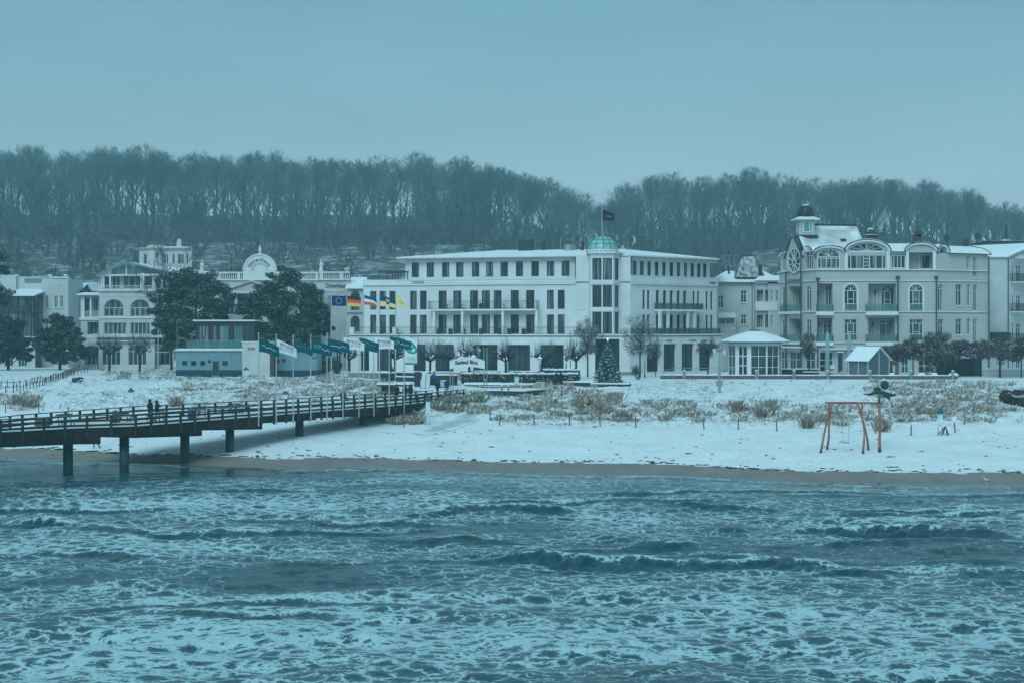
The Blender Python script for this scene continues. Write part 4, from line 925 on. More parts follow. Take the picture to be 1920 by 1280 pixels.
# ------------------------------------------------------------------ house with the steep turret, between hotel and villa
def flat(p0, p1, Y): return facpx(p0, Y, p1, Y)
def turret_house():
    Y = 262.0; f = flat(1342,1463,Y); zf = lambda py: Z(py,Y)
    th = thing('guest_house', 'pale house with steep slate turret roof between the hotel and the villa', 'house', (X(1400,Y),Y,GZ))
    W = Wall(th, f, WHITE2)
    k = dict(frame='white_frame', t=.1, vs=(.5,), hs=(.66,), sill='white_trim')
    for a,b,q0,q1 in ((1345.4,1357,578,554),(1388.7,1400.4,568,544),(1388.7,1400.4,609,590),(1366,1374,660,640)): W.win(a,b,zf(q0),zf(q1),**k)
    W.finish(0, f.len, GZ-.3, zf(528))
    fb = Fac(f.p(f.s(1414),1.6,0).xy, f.p(f.s(1452),1.6,0).xy); W = Wall(th, fb, WHITE2, 1.0)
    for q0,q1 in ((566,544),(615,590)): W.win(1419,1431,zf(q0),zf(q1),frame='white_frame',t=.1,vs=(.33,.66)); W.win(1435,1448,zf(q0),zf(q1),frame='white_frame',t=.1,vs=(.33,.66))
    W.finish(0, fb.len, GZ-.3, zf(530), extra=lambda m: (shell(m,[f.p(f.s(1414),0,0).xy,fb.A],GZ,zf(530)), shell(m,[fb.B,f.p(f.s(1452),0,0).xy],GZ,zf(530))))
    strip(th, fb, -.1, fb.len+.1, zf(583), zf(567), .5, TRIM, 'balcony_parapet'); strip(th, fb, -.1, fb.len+.1, zf(532), zf(527), .4, TRIM)
    mb = MB(); mb.add([f.p(-.6,.7,zf(528)),f.p(f.len+.6,.7,zf(528)),f.p(f.len+.6,-9,zf(528)),f.p(-.6,-9,zf(528)),f.p(2,-3.5,zf(507)),f.p(f.len-2,-3.5,zf(507)),f.p(-.6,.7,zf(529.5)),f.p(f.len+.6,.7,zf(529.5))],[(0,1,5,4),(1,2,5),(2,3,4,5),(3,0,4),(6,7,1,0)])
    mb.add([fb.p(-.5,.8,zf(527)),fb.p(fb.len+.5,.8,zf(527)),fb.p(fb.len/2,-2.5,zf(513))],[(0,1,2)]); ro = mb.build('roof', SNOW, th)
    s0,s1,t0,t1 = f.s(1378),f.s(1433),f.s(1392.5),f.s(1417.5); z0,z1 = zf(520),zf(480)
    lo = [f.p(s0,.2,z0),f.p(s1,.2,z0),f.p(s1,-4,z0),f.p(s0,-4,z0)]; hi = [f.p(t0,-1.2,z1),f.p(t1,-1.2,z1),f.p(t1,-2.8,z1),f.p(t0,-2.8,z1)]; md = [a*.45+b*.55+(a-b)*-.03 for a,b in zip(lo,hi)]
    mb = MB(); mb.add(lo+md+hi, [(0,1,5,4),(1,2,6,5),(2,3,7,6),(3,0,4,7),(4,5,9,8),(5,6,10,9),(6,7,11,10),(7,4,8,11),(8,9,10,11)]); tr = mb.build('turret_roof', SLATE, th)
    mb = MB()
    for i in range(4): mb.bar(hi[i]+Vector((0,0,.08)), hi[(i+1)%4]+Vector((0,0,.08)), .14, .14); mb.tube([lo[i],md[i],hi[i]], .07, 4)
    mb.build('turret_edge', DARK, tr)
    MB().box(f.p(f.s(1422),-.2,0).x,f.A.y-.6,zf(514),f.p(f.s(1428),0,0).x,f.A.y+.3,zf(497)).build('dormer_window', DARK, tr)
    q = f.p(f.s(1410),.12,0); MB().tube([(q.x,q.y,GZ),(q.x,q.y,zf(535)),(q.x-.4,q.y,zf(528))], .07, 6).build('downpipe', FRG, th)
    MB().box(X(1365,Y+2),Y+2,zf(512),X(1368,Y+2),Y+2.4,zf(501)).build('chimney', DARK, th)
    po = thing_part(th, 'porch'); fp = f.off(3)
    mb = MB(); mb.add([fp.p(fp.s(1342),0,zf(593)),fp.p(fp.s(1381),0,zf(593)),f.p(f.s(1377),0,zf(586)),f.p(f.s(1342),0,zf(586)),fp.p(fp.s(1342),0,zf(595)),fp.p(fp.s(1381),0,zf(595))],[(0,1,2,3),(4,5,1,0)]); mb.build('porch_roof', SNOW, po)
    W = Wall(po, fp, WHITE2, 1.0); W.win(1344,1360,zf(610),zf(597),vs=(.2,.4,.6,.8),hs=(.75,),frame='white_frame',t=.1); W.win(1361,1377,zf(610),zf(597),vs=(.2,.4,.6,.8),hs=(.75,),frame='white_frame',t=.1); W.finish(fp.s(1341),fp.s(1379),GZ-.3,zf(595))
    railing(po, [fp.p(fp.s(1341),.2,0),fp.p(fp.s(1379),.2,0)], zf(619), .9, FRW, .2)
    W = Wall(th, flat(1440,1463,Y-2), WHITE2); W.win(1444,1450,zf(566),zf(545),frame='white_frame',t=.1,hs=(.6,)); W.win(1454,1460,zf(566),zf(545),frame='white_frame',t=.1,hs=(.6,)); W.win(1444,1450,zf(612),zf(592),frame='white_frame',t=.1,hs=(.6,)); W.finish(0,W.f.len,GZ-.3,zf(528))
    mb = MB(); mb.add([W.f.p(-.3,.5,zf(529)),W.f.p(W.f.len+.5,.5,zf(529)),W.f.p(W.f.len+.5,-4,zf(516)),W.f.p(-.3,-4,zf(516))],[(0,1,2,3)]); mb.build('roof', SNOW, th)
turret_house()

def right_house():
    Y = 250.0; f = flat(1853,1889,Y); zf = lambda py: Z(py,Y)
    th = thing('apartment_house', 'white balconied house at the right edge with snowy gable roof', 'house', (X(1890,Y),Y,GZ))
    g = facpx(1889,Y,1960,Y+7)
    mb = MB(); shell(mb, [f.A, f.B], GZ-.3, zf(481)); mb.build('wall', WHITE2, th)
    W = Wall(th, g, WHITE2, .2); rows = ((529,497),(585,553),(640,606),(695,662))
    for q0,q1 in rows:
        for a,b in ((1898,1902),(1905,1914),(1924,1934),(1940,1950)): W.win(a,b,zf(q0),zf(q1),frame='white_frame',t=.1,vs=() if b-a < 5 else (.5,),hs=(.75,))
    W.finish(outline=[(0,GZ-.3),(g.len,GZ-.3),(g.len,zf(452)),(g.len*.75,zf(452)),(0,zf(484))])
    for q in (528,584,640):
        o = thing_part(th, 'balcony'); strip(o, g, g.s(1894), g.s(1955), zf(q+2), zf(q), 1.3, TRIM, 'balcony_slab')
        railing(o, [g.p(g.s(1894),.1,0),g.p(g.s(1894),1.2,0),g.p(g.s(1955),1.2,0)], zf(q), 1.15, DARK, .12, bar=.035)
    mb = MB(); mb.add([f.p(-.4,.4,zf(481)),f.p(f.len,.4,zf(481)),g.p(g.len*.75,.8,zf(452)),f.p(-.4,-10,zf(455)),f.p(-.4,.4,zf(483)),f.p(f.len,.4,zf(483))],[(0,1,2),(0,2,3),(4,5,1,0)])
    mb.add([g.p(.6,.9,zf(486)),g.p(g.len,.9,zf(478)),g.p(g.len,-1,zf(462)),g.p(g.len*.3,-.6,zf(473))],[(0,1,2,3)]); ro = mb.build('roof', SNOW, th)
    MB().bar(g.p(-.1,.85,zf(484)), g.p(g.len*.75,.85,zf(452.5)), .2, .25).build('bargeboard', FRG, ro)
    q = g.p(-.02,.15,0); MB().tube([(q.x,q.y,GZ),(q.x,q.y,zf(484))], .07, 6).build('downpipe', MAROON, th)
    mb = MB(); fbox(mb, f, f.s(1856), f.s(1889), .2, 1.5, zf(640), zf(623)); mb.build('awning', HUTD, th)
    b = thing('spired_house', 'house behind the right edge with a flat snowy roof and thin spire', 'house', (X(1890,275),275,GZ))
    z2 = lambda py: Z(py,275); x = lambda p: X(p,275)
    MB().box(x(1850),274,GZ,x(1990),286,z2(458)).build('wall', WHITE2, b); MB().box(x(1845),273,z2(458),x(1992),287,z2(453)).build('roof', ROOFD, b)
    MB().box(x(1862),276,z2(453),x(1980),285,z2(451)).build('roof_snow', SNOW, b)
    MB().lathe((x(1897),278,0), [(1.0,z2(452)),(.5,z2(447)),(.22,z2(441)),(.18,z2(425)),(.03,z2(415)),(.02,z2(400))], 8).build('spire', ROOFD, b)
right_house()

# ------------------------------------------------------------------ left side
def dune_house():
    Y = 262.0; zf = lambda py: Z(py,Y); f = flat(370,604,Y); r = flat(602,655,Y-1.0)
    th = thing('guest_house', 'white building with rounded sign gable and stone balustrade behind the pines', 'house', (X(500,Y),Y,GZ))
    W = Wall(th, f, WHITE2, .3)
    for a in (418,451,482,512): W.win(a,a+20,zf(590),zf(556),frame='white_frame',t=.1,vs=(.33,.66)); W.win(a,a+20,zf(635),zf(603),frame='white_frame',t=.1,vs=(.33,.66))
    W.finish(0, f.len, GZ-.3, zf(525))
    W = Wall(th, r, WHITE2, .25)
    for q0,q1 in ((592,555),(640,605),(685,655)): W.win(614.5,621.5,zf(q0),zf(q1),frame='white_frame',t=.1,hs=(.7,)); W.win(630,640,zf(q0),zf(q1),frame='white_frame',t=.1,hs=(.7,)) if q0 > 650 else None
    W.finish(0, r.len, GZ-.3, zf(525), extra=lambda m: shell(m,[r.B,(r.B.x+.5,r.B.y+10)],GZ,zf(525)))
    for g,a,b in ((f,372,603),(r,601,655.5)):
        s0,s1 = g.s(a),g.s(b)
        strip(th, g, s0, s1, zf(526), zf(523.5), .3, TRIM); strip(th, g, s0, s1, zf(512.5), zf(510), .18, TRIM, 'coping', d0=-.15)
        mb = MB(); n = int((s1-s0)/.30)
        for i in range(n+1):
            q = g.p(s0+(s1-s0)*i/n, 0, 0); mb.lathe((q.x,q.y,0), [(.06,zf(523.5)),(.09,zf(520)),(.05,zf(516)),(.08,zf(512.5))], 5)
        mb.build('baluster', TRIM, th)
        mb = MB()
        for i in range(0, int((s1-s0)/3.0)+1): fbox(mb, g, min(s0+i*3.0,s1-.4), min(s0+i*3.0,s1-.4)+.4, -.2, .2, zf(523.5), zf(510))
        mb.build('pier', TRIM, th)
    strip(th, r, r.s(609), r.s(645), zf(547), zf(545.5), .08, TRIM, 'moulding'); strip(th, f, 0, f.len, zf(545), zf(543.5), .12, TRIM, 'moulding')
    # round sign gable
    s0,s1 = f.s(456.5),f.s(518); zc = zf(507.5); rr = (s1-s0)/2; c = (s0+s1)/2
    disc = [(s0,zf(526))]+[(s1,zf(526))]+archpts(s0,s1,zc,rr,20)
    mb = MB(); mb.extrude([f.p(a,.25,b) for a,b in disc], -f.p(0,.65,0)+f.p(0,0,0)); sg = mb.build('sign_gable', TRIM, th)
    def ring(r0,r1,d0,d1,m,nm,par):
        mb = MB(); o = archpts(c-r1,c+r1,zc,r1,20); i_ = archpts(c-r0,c+r0,zc,r0,20)
        for k in range(20): q = [o[k],o[k+1],i_[k+1],i_[k]]; mb.hexa([f.p(a,d1,b) for a,b in q]+[f.p(a,d0,b) for a,b in q])
        mb.build(nm, m, par)
    ring(rr*.94,rr*1.03,-.4,.36,TRIM,'rim',sg); ring(rr*.40,rr*.52,.25,.33,WHITE2,'inner_arch',sg)
    MB().lathe(f.p(c,-.1,0)-Vector((0,0,0)), [(.25,zc+rr),(.12,zc+rr+.3),(.3,zc+rr+.5),(.2,zc+rr+.9),(.03,zc+rr+1.4)], 8).build('finial', TRIM, sg)
    for i,ch in enumerate('D\u00fcnenhaus'):
        a = math.radians(152-i*15.5); v,fs = text_geo(ch,1.0,.012); xs = [p[0] for p in v]; x0 = (min(xs)+max(xs))/2; R_ = rr*.66; sz = .78
        mb = MB(); ca,sa = math.cos(a-math.pi/2), math.sin(a-math.pi/2); pts = []
        for (p,q) in v:
            u,w = (p-x0)*sz, (q)*sz; pts.append((c+R_*math.cos(a)+u*ca-w*sa, zc+R_*math.sin(a)+u*sa+w*ca))
        mb.add([f.p(p,.30,q) for p,q in pts], fs); mb.build('letter', INK, sg)
    text_on(th, r, r.s(611), r.s(647), zf(540), zf(532), 'D\u00fcnenhaus', INK, .06, bold=.01)
    for a,b in ((602,486),(378,487)):   # statues on the balustrade
        q = r.p(r.s(a),-.1,0) if a > 500 else f.p(f.s(a),-.1,0); z0 = zf(510)
        mb = MB(); mb.box(q.x-.3,q.y-.3,z0,q.x+.3,q.y+.3,z0+.35); mb.tube([(q.x,q.y,z0+.3),(q.x+.02,q.y,z0+.8),(q.x-.05,q.y,z0+1.2),(q.x,q.y,z0+1.5)], [.26,.2,.25,.1], 8); mb.blob((q.x,q.y-.03,z0+1.68), .13, 2, 8, 6, 0)
        mb.tube([(q.x+.2,q.y,z0+1.4),(q.x+.33,q.y-.1,z0+1.1),(q.x+.2,q.y-.2,z0+.95)], [.08,.07,.05], 6); mb.build('statue', TRIM, th)
    q = r.p(r.s(650),-.1,0); MB().lathe((q.x,q.y,0), [(.15,zf(510)),(.2,zf(508)),(.42,zf(505.5)),(.45,zf(504)),(.2,zf(503))], 10).build('urn', TRIM, th)
    # pedimented porch
    fp = f.off(3.0); po = thing_part(th, 'porch'); a,b,c_ = fp.s(414),fp.s(602),fp.s(471)
    mb = MB(); tri = [fp.p(a,0,zf(548)),fp.p(fp.s(530),0,zf(548)),fp.p(c_,0,zf(528))]; mb.extrude(tri, f.p(0,0,0)-fp.p(0,0,0)); mb.build('pediment', WHITE2, po)
    mb = MB()
    for p,q in ((tri[0],tri[2]),(tri[2],tri[1])):
        d = Vector((0,-.3,0)); bk = f.p(0,0,0)-fp.p(0,0,0)
        mb.add([p+d+Vector((0,0,.1)),q+d+Vector((0,0,.1)),q+bk+Vector((0,0,.1)),p+bk+Vector((0,0,.1)),p+d-Vector((0,0,.12)),q+d-Vector((0,0,.12))],[(0,1,2,3),(4,5,1,0)])
    mb.build('porch_roof', WHITE2, po)
    mb = MB(); fbox(mb, fp, a, fp.s(602), -3, .15, zf(551), zf(548)); mb.build('porch_beam', TRIM, po)
    mb = MB()
    for p in (418,443,480,520,560,598): q = fp.p(fp.s(p),-.15,0); mb.tube([(q.x,q.y,zf(598)),(q.x,q.y,zf(551))], .18, 10)
    mb.build('porch_column', TRIM, po); mb = MB(); fbox(mb, fp, a, fp.s(602), -3, 0, zf(604), zf(594)); mb.build('porch_floor', WHITE2, po)
    # side veranda with arches
    v = flat(651,681,Y-2.5); ve = thing_part(th, 'veranda'); W = Wall(ve, v, WHITE2, .6); s0,s1 = v.s(655),v.s(677)
    W.hole(s0+.2,s1-.2,zf(600),zf(546),1.0,1.2,True); W.hole(s0+.2,s1-.2,zf(622),zf(592),.85,1.2,True)
    W.holes[0] = ([(s0+.2,zf(582)),(s1-.2,zf(582))]+archpts(s0+.2,s1-.2,zf(556),.9),1.2,True)
    W.finish(0, v.len, GZ-.3, zf(541)); bk = Wall(ve, v.off(-1.2), WHITE2); bk.win(660,674,zf(581),zf(552),hole=False,frame='grey_frame',vs=(.33,.66)); bk.win(660,674,zf(621),zf(597),hole=False,frame='grey_frame',vs=(.33,.66))
    strip(ve, v, 0, v.len, zf(588), zf(586), .15, FRG, 'moulding')
    mb = MB(); mb.add([v.p(-.3,.5,zf(541)),v.p(v.len+.2,.5,zf(541)),v.p(v.len+.2,-5,zf(519)),v.p(.2,-5,zf(519)),v.p(-.3,.5,zf(542.5)),v.p(v.len+.2,.5,zf(542.5))],[(0,1,2,3),(4,5,1,0)]); mb.build('veranda_roof', SNOW, ve)
    mb = MB(); mb.add([f.p(0,-.5,zf(524)),f.p(f.len+4,-.5,zf(524)),f.p(f.len+4,-10,zf(524)),f.p(0,-10,zf(524))],[(0,1,2,3)]); mb.build('roof', SNOW, th)
dune_house()

def arch_villa():
    Y = 268.0; zf = lambda py: Z(py,Y); f = flat(186,290,Y)
    th = thing('villa', 'white villa with two big arched windows and glazed gable room on top', 'villa', (X(240,Y),Y,GZ))
    W = Wall(th, f, WHITE2, .35); k = dict(frame='white_frame', t=.09)
    for a,b in ((195,231.5),(244.5,280.7)):
        W.win(a,b,zf(593.5),zf(561),arch=1.35,vs=(.25,.5,.75),radial=(),**k); W.win(a,b+ (5 if a < 200 else 0),zf(627),zf(605),vs=(.2,.4,.6,.8),**k)
        W.win(a-4,b-6,zf(684),zf(650),vs=(.25,.5,.75),hs=(.75,),glass='dark_glass',**k)
    W.finish(0, f.len, GZ-.3, zf(543))
    for z0,z1,d in ((zf(546),zf(543),.3),(zf(555),zf(554),.08),(zf(597),zf(594.5),.15),(zf(632),zf(628.5),.8),(zf(640),zf(638),.6)): strip(th, f, -.1 if d < .5 else -2.5, f.len+(.1 if d < .5 else 4), z0, z1, d, TRIM)
    # side verandas, recessed
    for a,b,w0 in ((151,187,1),(289,326,0)):
        g = flat(a,b,Y+1.5); ve = thing_part(th, 'veranda')
        W = Wall(ve, g, WHITE2, 1.6); W.hole(g.s(a+4),g.s(b-1.5),zf(594),zf(557),rev=1.8,back=True); W.win(a+13,b-2,zf(627),zf(604),vs=(.33,.66),**k); W.win(a+8,b-3,zf(684),zf(650),vs=(.33,.66),glass='dark_glass',**k)
        W.finish(0, g.len, GZ-.3, zf(553), extra=lambda m: shell(m,[g.A,(g.A.x,g.A.y+9)],GZ,zf(553)) if w0 else None)
        bk = Wall(ve, g.off(-1.8), WHITE2); bk.win(a+8,a+17,zf(592),zf(560),hole=False,**k); bk.win(a+24,b-3,zf(592),zf(560),hole=False,**k)
        mb = MB()
        for p in (a+3,a+6,a+19): q = g.p(g.s(p),-.05,0); mb.box(q.x-.13,q.y-.13,zf(596),q.x+.13,q.y+.13,zf(555))
        mb.build('veranda_column', TRIM, ve); railing(ve, [g.p(g.s(a+6),0,0),g.p(g.s(b-1),0,0)], zf(595), .95, FRW, .2, bar=.05)
        strip(ve, g, -.2, g.len, zf(600), zf(595.5), .2, TRIM)
        mb = MB(); mb.hexa([g.p(-.5,.8,zf(553.5)),g.p(g.len,.8,zf(553.5)),g.p(g.len,-4,zf(549)),g.p(-.5,-4,zf(549)),g.p(-.5,.8,zf(551.5)),g.p(g.len,.8,zf(551.5)),g.p(g.len,-4,zf(547)),g.p(-.5,-4,zf(547))]); mb.build('veranda_roof', SNOW, ve)
    # glazed gable room
    r = flat(190,330,Y+1.2); gr = thing_part(th, 'glazed_room'); mb = MB()
    for p,q in ((192,516),(196,516),(208,509),(266,512),(270,512),(289,520),(305,520)): c = r.p(r.s(p),.5,0); mb.box(c.x-.12,c.y-.12,zf(542),c.x+.12,c.y+.12,zf(q))
    c = r.p(r.s(238.5),.5,0); mb.box(c.x-.1,c.y-.1,zf(516),c.x+.1,c.y+.1,zf(494)); mb.bar(r.p(r.s(186),.5,zf(516.5)), r.p(r.s(300),.5,zf(515)), .25, .3); mb.build('post', TRIM, gr)
    W = Wall(gr, r.off(-.6), WHITE2); 
    for a,b,v in ((194,208,()),(211,226,(.5,)),(231,265,(.33,.66)),(272,286,()),(292,312,(.5,))): W.win(a,b,zf(541),zf(517),hole=False,vs=v,frame='white_frame',t=.08)
    W.finish(0, r.len, zf(543), zf(516))
    mb = MB(); mb.add([r.p(r.s(210),.2,zf(515)),r.p(r.s(267),.2,zf(515)),r.p(r.s(267),.2,zf(505)),r.p(r.s(238.5),.2,zf(495)),r.p(r.s(210),.2,zf(505))],[(0,1,2,3,4)]); mb.build('window', GLASSL, gr)
    ap = (r.s(238.5),zf(491)); mb = MB(); D = -9
    for (a,za),(b,zb) in (((r.s(185),zf(516.5)),(r.s(203),zf(505))),((r.s(201),zf(506)),ap),(ap,(r.s(330),zf(513)))):
        mb.hexa([r.p(a,1.2,za-.18),r.p(b,1.2,zb-.18),r.p(b,D,zb-.18),r.p(a,D,za-.18),r.p(a,1.2,za+.05),r.p(b,1.2,zb+.05),r.p(b,D,zb+.05),r.p(a,D,za+.05)])
    mb.add([r.p(ap[0],-2,ap[1]+.06),r.p(r.s(420),-6,zf(511)),r.p(r.s(330),1.1,zf(512.6))],[(0,1,2)]); mb.build('room_roof', SNOW, gr)
    mb = MB(); mb.bar(r.p(r.s(185),1.25,zf(517)),r.p(r.s(203),1.25,zf(505.6)),.1,.25); mb.bar(r.p(r.s(201),1.25,zf(506.6)),r.p(ap[0],1.25,zf(491.4)),.1,.25); mb.bar(r.p(ap[0],1.25,zf(491.4)),r.p(r.s(330),1.25,zf(513.5)),.1,.25); mb.build('bargeboard', FRG, gr)
    railing(gr, [f.p(-.2,-.1,0),f.p(f.len,-.1,0)], zf(543), .6, FRW, .25, bar=.04)
    # rooftop block
    b = flat(261,360,Y+7); W = Wall(th, b, WHITE2, .2); z = lambda py: Z(py,Y+7)
    for p0,p1 in ((269,275.5),(307,316),(323,328),(333,345),(349,353.5)): W.win(p0,p1,z(496),z(476.5),vs=() if p1-p0 < 8 else (.5,),**k)
    W.finish(0, b.len, z(512), z(464.5), name='roof_block_wall'); strip(th, b, -.2, b.len+.2, z(468), z(466), .3, FRG)
    mb = MB(); fbox(mb, b, b.s(275), b.s(304), -3, .1, z(497), z(461)); mb.build('roof_block', WHITE2, th)
    mb = MB(); fbox(mb, b, b.s(279), b.s(303), -3, .05, z(461), z(460)); fbox(mb, b, b.s(305), b.s(352), -3, .02, z(464.5), z(462.5)); mb.build('roof_snow', SNOW, th)
    mb = MB(); fbox(mb, b, b.s(330), b.s(338), -1.5, -.5, z(463), z(452)); fbox(mb, b, b.s(331), b.s(337.5), -1.4, -.6, z(452), z(448)); mb.build('chimney', WHITE2, th)
    mb = MB()
    for p in (282,290,296,302): fbox(mb, b, b.s(p)-.1, b.s(p)+.1, -1, -.8, z(461), z(454)); fbox(mb, b, b.s(p)-.3, b.s(p)+.3, -1.1, -.7, z(455), z(454))
    mb.build('roof_vent', FRG, th)
arch_villa()

def left_houses():
    Y = 280.0; zf = lambda py: Z(py,Y)
    th = thing('apartment_house', 'white parapeted house at the left edge with dark glazed verandas', 'house', (X(60,Y),Y,GZ))
    f = flat(-60,96,Y+2); g = flat(78,128,Y)
    W = Wall(th, g, WHITE2, .2); k = dict(frame='white_frame',t=.08,vs=(.5,),hs=(.7,),sill='white_trim')
    for a,b in ((84.6,91),(102,108),(112.5,118.7)): W.win(a,b,zf(577),zf(555),**k)
    for a,b in ((84.6,91),(102,108),(112.5,118.7)): W.win(a,b,zf(622),zf(600),**k); W.win(a,b,zf(668),zf(645),**k)
    W.finish(0, g.len, GZ-.3, zf(523), extra=lambda m: shell(m,[(g.A.x,g.A.y+8),g.A],GZ,zf(523)))
    mb = MB(); shell(mb, [g.B,(g.B.x,g.B.y+10)], GZ, zf(523)); mb.build('side_wall', WHITE2, th)
    for a,b in ((94,128),): strip(th, g, g.s(a), g.s(b)+.1, zf(521.5), zf(519), .15, TRIM, 'coping'); strip(th, g, g.s(98), g.s(124), zf(532), zf(531), .06, TRIM, 'moulding')
    mb = MB(); fbox(mb, f, 0, f.s(32), -1, .6, GZ, zf(517)); fbox(mb, f, f.s(32), f.s(96), -1, 0, GZ, zf(520)); mb.build('parapet', WHITE2, th)
    mb = MB(); fbox(mb, f, 0, f.s(32)+.1, -1.1, .7, zf(517), zf(515.6)); fbox(mb, f, f.s(32), f.s(96), -1.1, .1, zf(520), zf(518.6)); mb.build('coping', TRIM, th)
    mb = MB(); n = 24
    for i in range(n): s_ = f.s(46)+(f.s(84)-f.s(46))*i/n; fbox(mb, f, s_, s_+.12, .02, .06, zf(530), zf(522))
    mb.build('parapet_slit', FRG, th)
    for p in (30,93,122):
        q = f.p(f.s(p),-.3,0); MB().lathe((q.x,q.y,0), [(.25,zf(519)),(.45,zf(516.5)),(.3,zf(515)),(.1,zf(513.5))], 8).build('urn', TRIM, th)
    v = flat(-60,64,Y-3); ve = thing_part(th, 'glazed_veranda'); vs = Fac(v.B, g.p(0.1,0,0).xy)
    for F_ in (v,vs):
        n = max(2,int(F_.len/1.25))
        for z0,z1 in ((zf(629),zf(589)),(zf(586),zf(556))):
            for i in range(n):
                s0,s1 = F_.len*i/n, F_.len*(i+1)/n; mb = MB(); mb.add([F_.p(s0+.06,0,z0),F_.p(s1-.06,0,z0),F_.p(s1-.06,0,z1),F_.p(s0+.06,0,z1)],[(0,1,2,3)]); mb.build('window', GLASS, ve)
        mb = MB()
        for i in range(n+1): q = F_.p(F_.len*i/n,0,0); mb.box(q.x-.06,q.y-.08,zf(632),q.x+.06,q.y+.08,zf(553))
        for z_ in (zf(630.5),zf(611),zf(587.5),zf(575),zf(555)): mb.bar(F_.p(0,0,z_),F_.p(F_.len,0,z_),.14,.22 if z_ in (zf(630.5),zf(587.5)) else .08)
        mb.build('veranda_frame', FRD, ve)
    mb = MB(); mb.hexa([v.p(0,.8,zf(556)),v.p(v.len+.3,.8,zf(556)),f.p(f.s(94),-.1,zf(544)),f.p(0,-.1,zf(544)),v.p(0,.8,zf(554)),v.p(v.len+.3,.8,zf(554)),f.p(f.s(94),-.1,zf(541.5)),f.p(0,-.1,zf(541.5))]); mb.build('veranda_roof', SNOW, ve)
    W = Wall(th, flat(-60,66,Y-3.3), WHITE2, .3)
    for a,b in ((-50,-30),(-20,-4),(8,24),(34,50)): W.win(a,b,GZ+.2,zf(652),vs=(.33,.66),frame='white_frame',t=.08,glass='dark_glass')
    W.finish(0, W.f.len, GZ-.3, zf(632)); mb = MB(); fbox(mb, W.f, 0, W.f.len, -3, .3, zf(632), zf(630.4)); mb.build('ledge', TRIM, th)
    b = flat(127,171,Y+8); z = lambda py: Z(py,Y+8)
    t2 = thing('veranda_house', 'narrow dark glazed house with snowy gable roof beside the arched villa', 'house', (X(149,Y+8),Y+8,GZ))
    MB().box(b.A.x,Y+8.2,GZ-.3,b.B.x,Y+16,z(545)).build('wall', HUTD, t2)
    W = Wall(t2, b, HUTD, .15)
    for i in range(6):
        for q0,q1 in ((625,588),(583,548),(668,632)): W.win(128+i*7,134+i*7,z(q0),z(q1),vs=(),hs=(.3,),frame='dark_frame',t=.07)
    W.finish(0, b.len, GZ-.3, z(545)); strip(t2, b, 0, b.len, z(587), z(584.5), .2, FRG, 'moulding')
    mb = MB(); mb.add([b.p(-.3,.6,z(546)),b.p(b.len*.62,.6,z(546)),b.p(b.len*.85,.6,z(533)),b.p(b.len+.3,.6,z(546)),b.p(-.3,-8,z(528)),b.p(b.len*.85,-8,z(528)),b.p(b.len+.3,-8,z(546))],[(0,1,2,5,4),(2,3,6,5)]); mb.build('roof', SNOW, t2)
    MB().add([b.p(b.len*.55,.62,z(547)),b.p(b.len*.85,.62,z(534.5)),b.p(b.len+.2,.62,z(547))],[(0,1,2)]).build('gable', HUTD, t2)
left_houses()

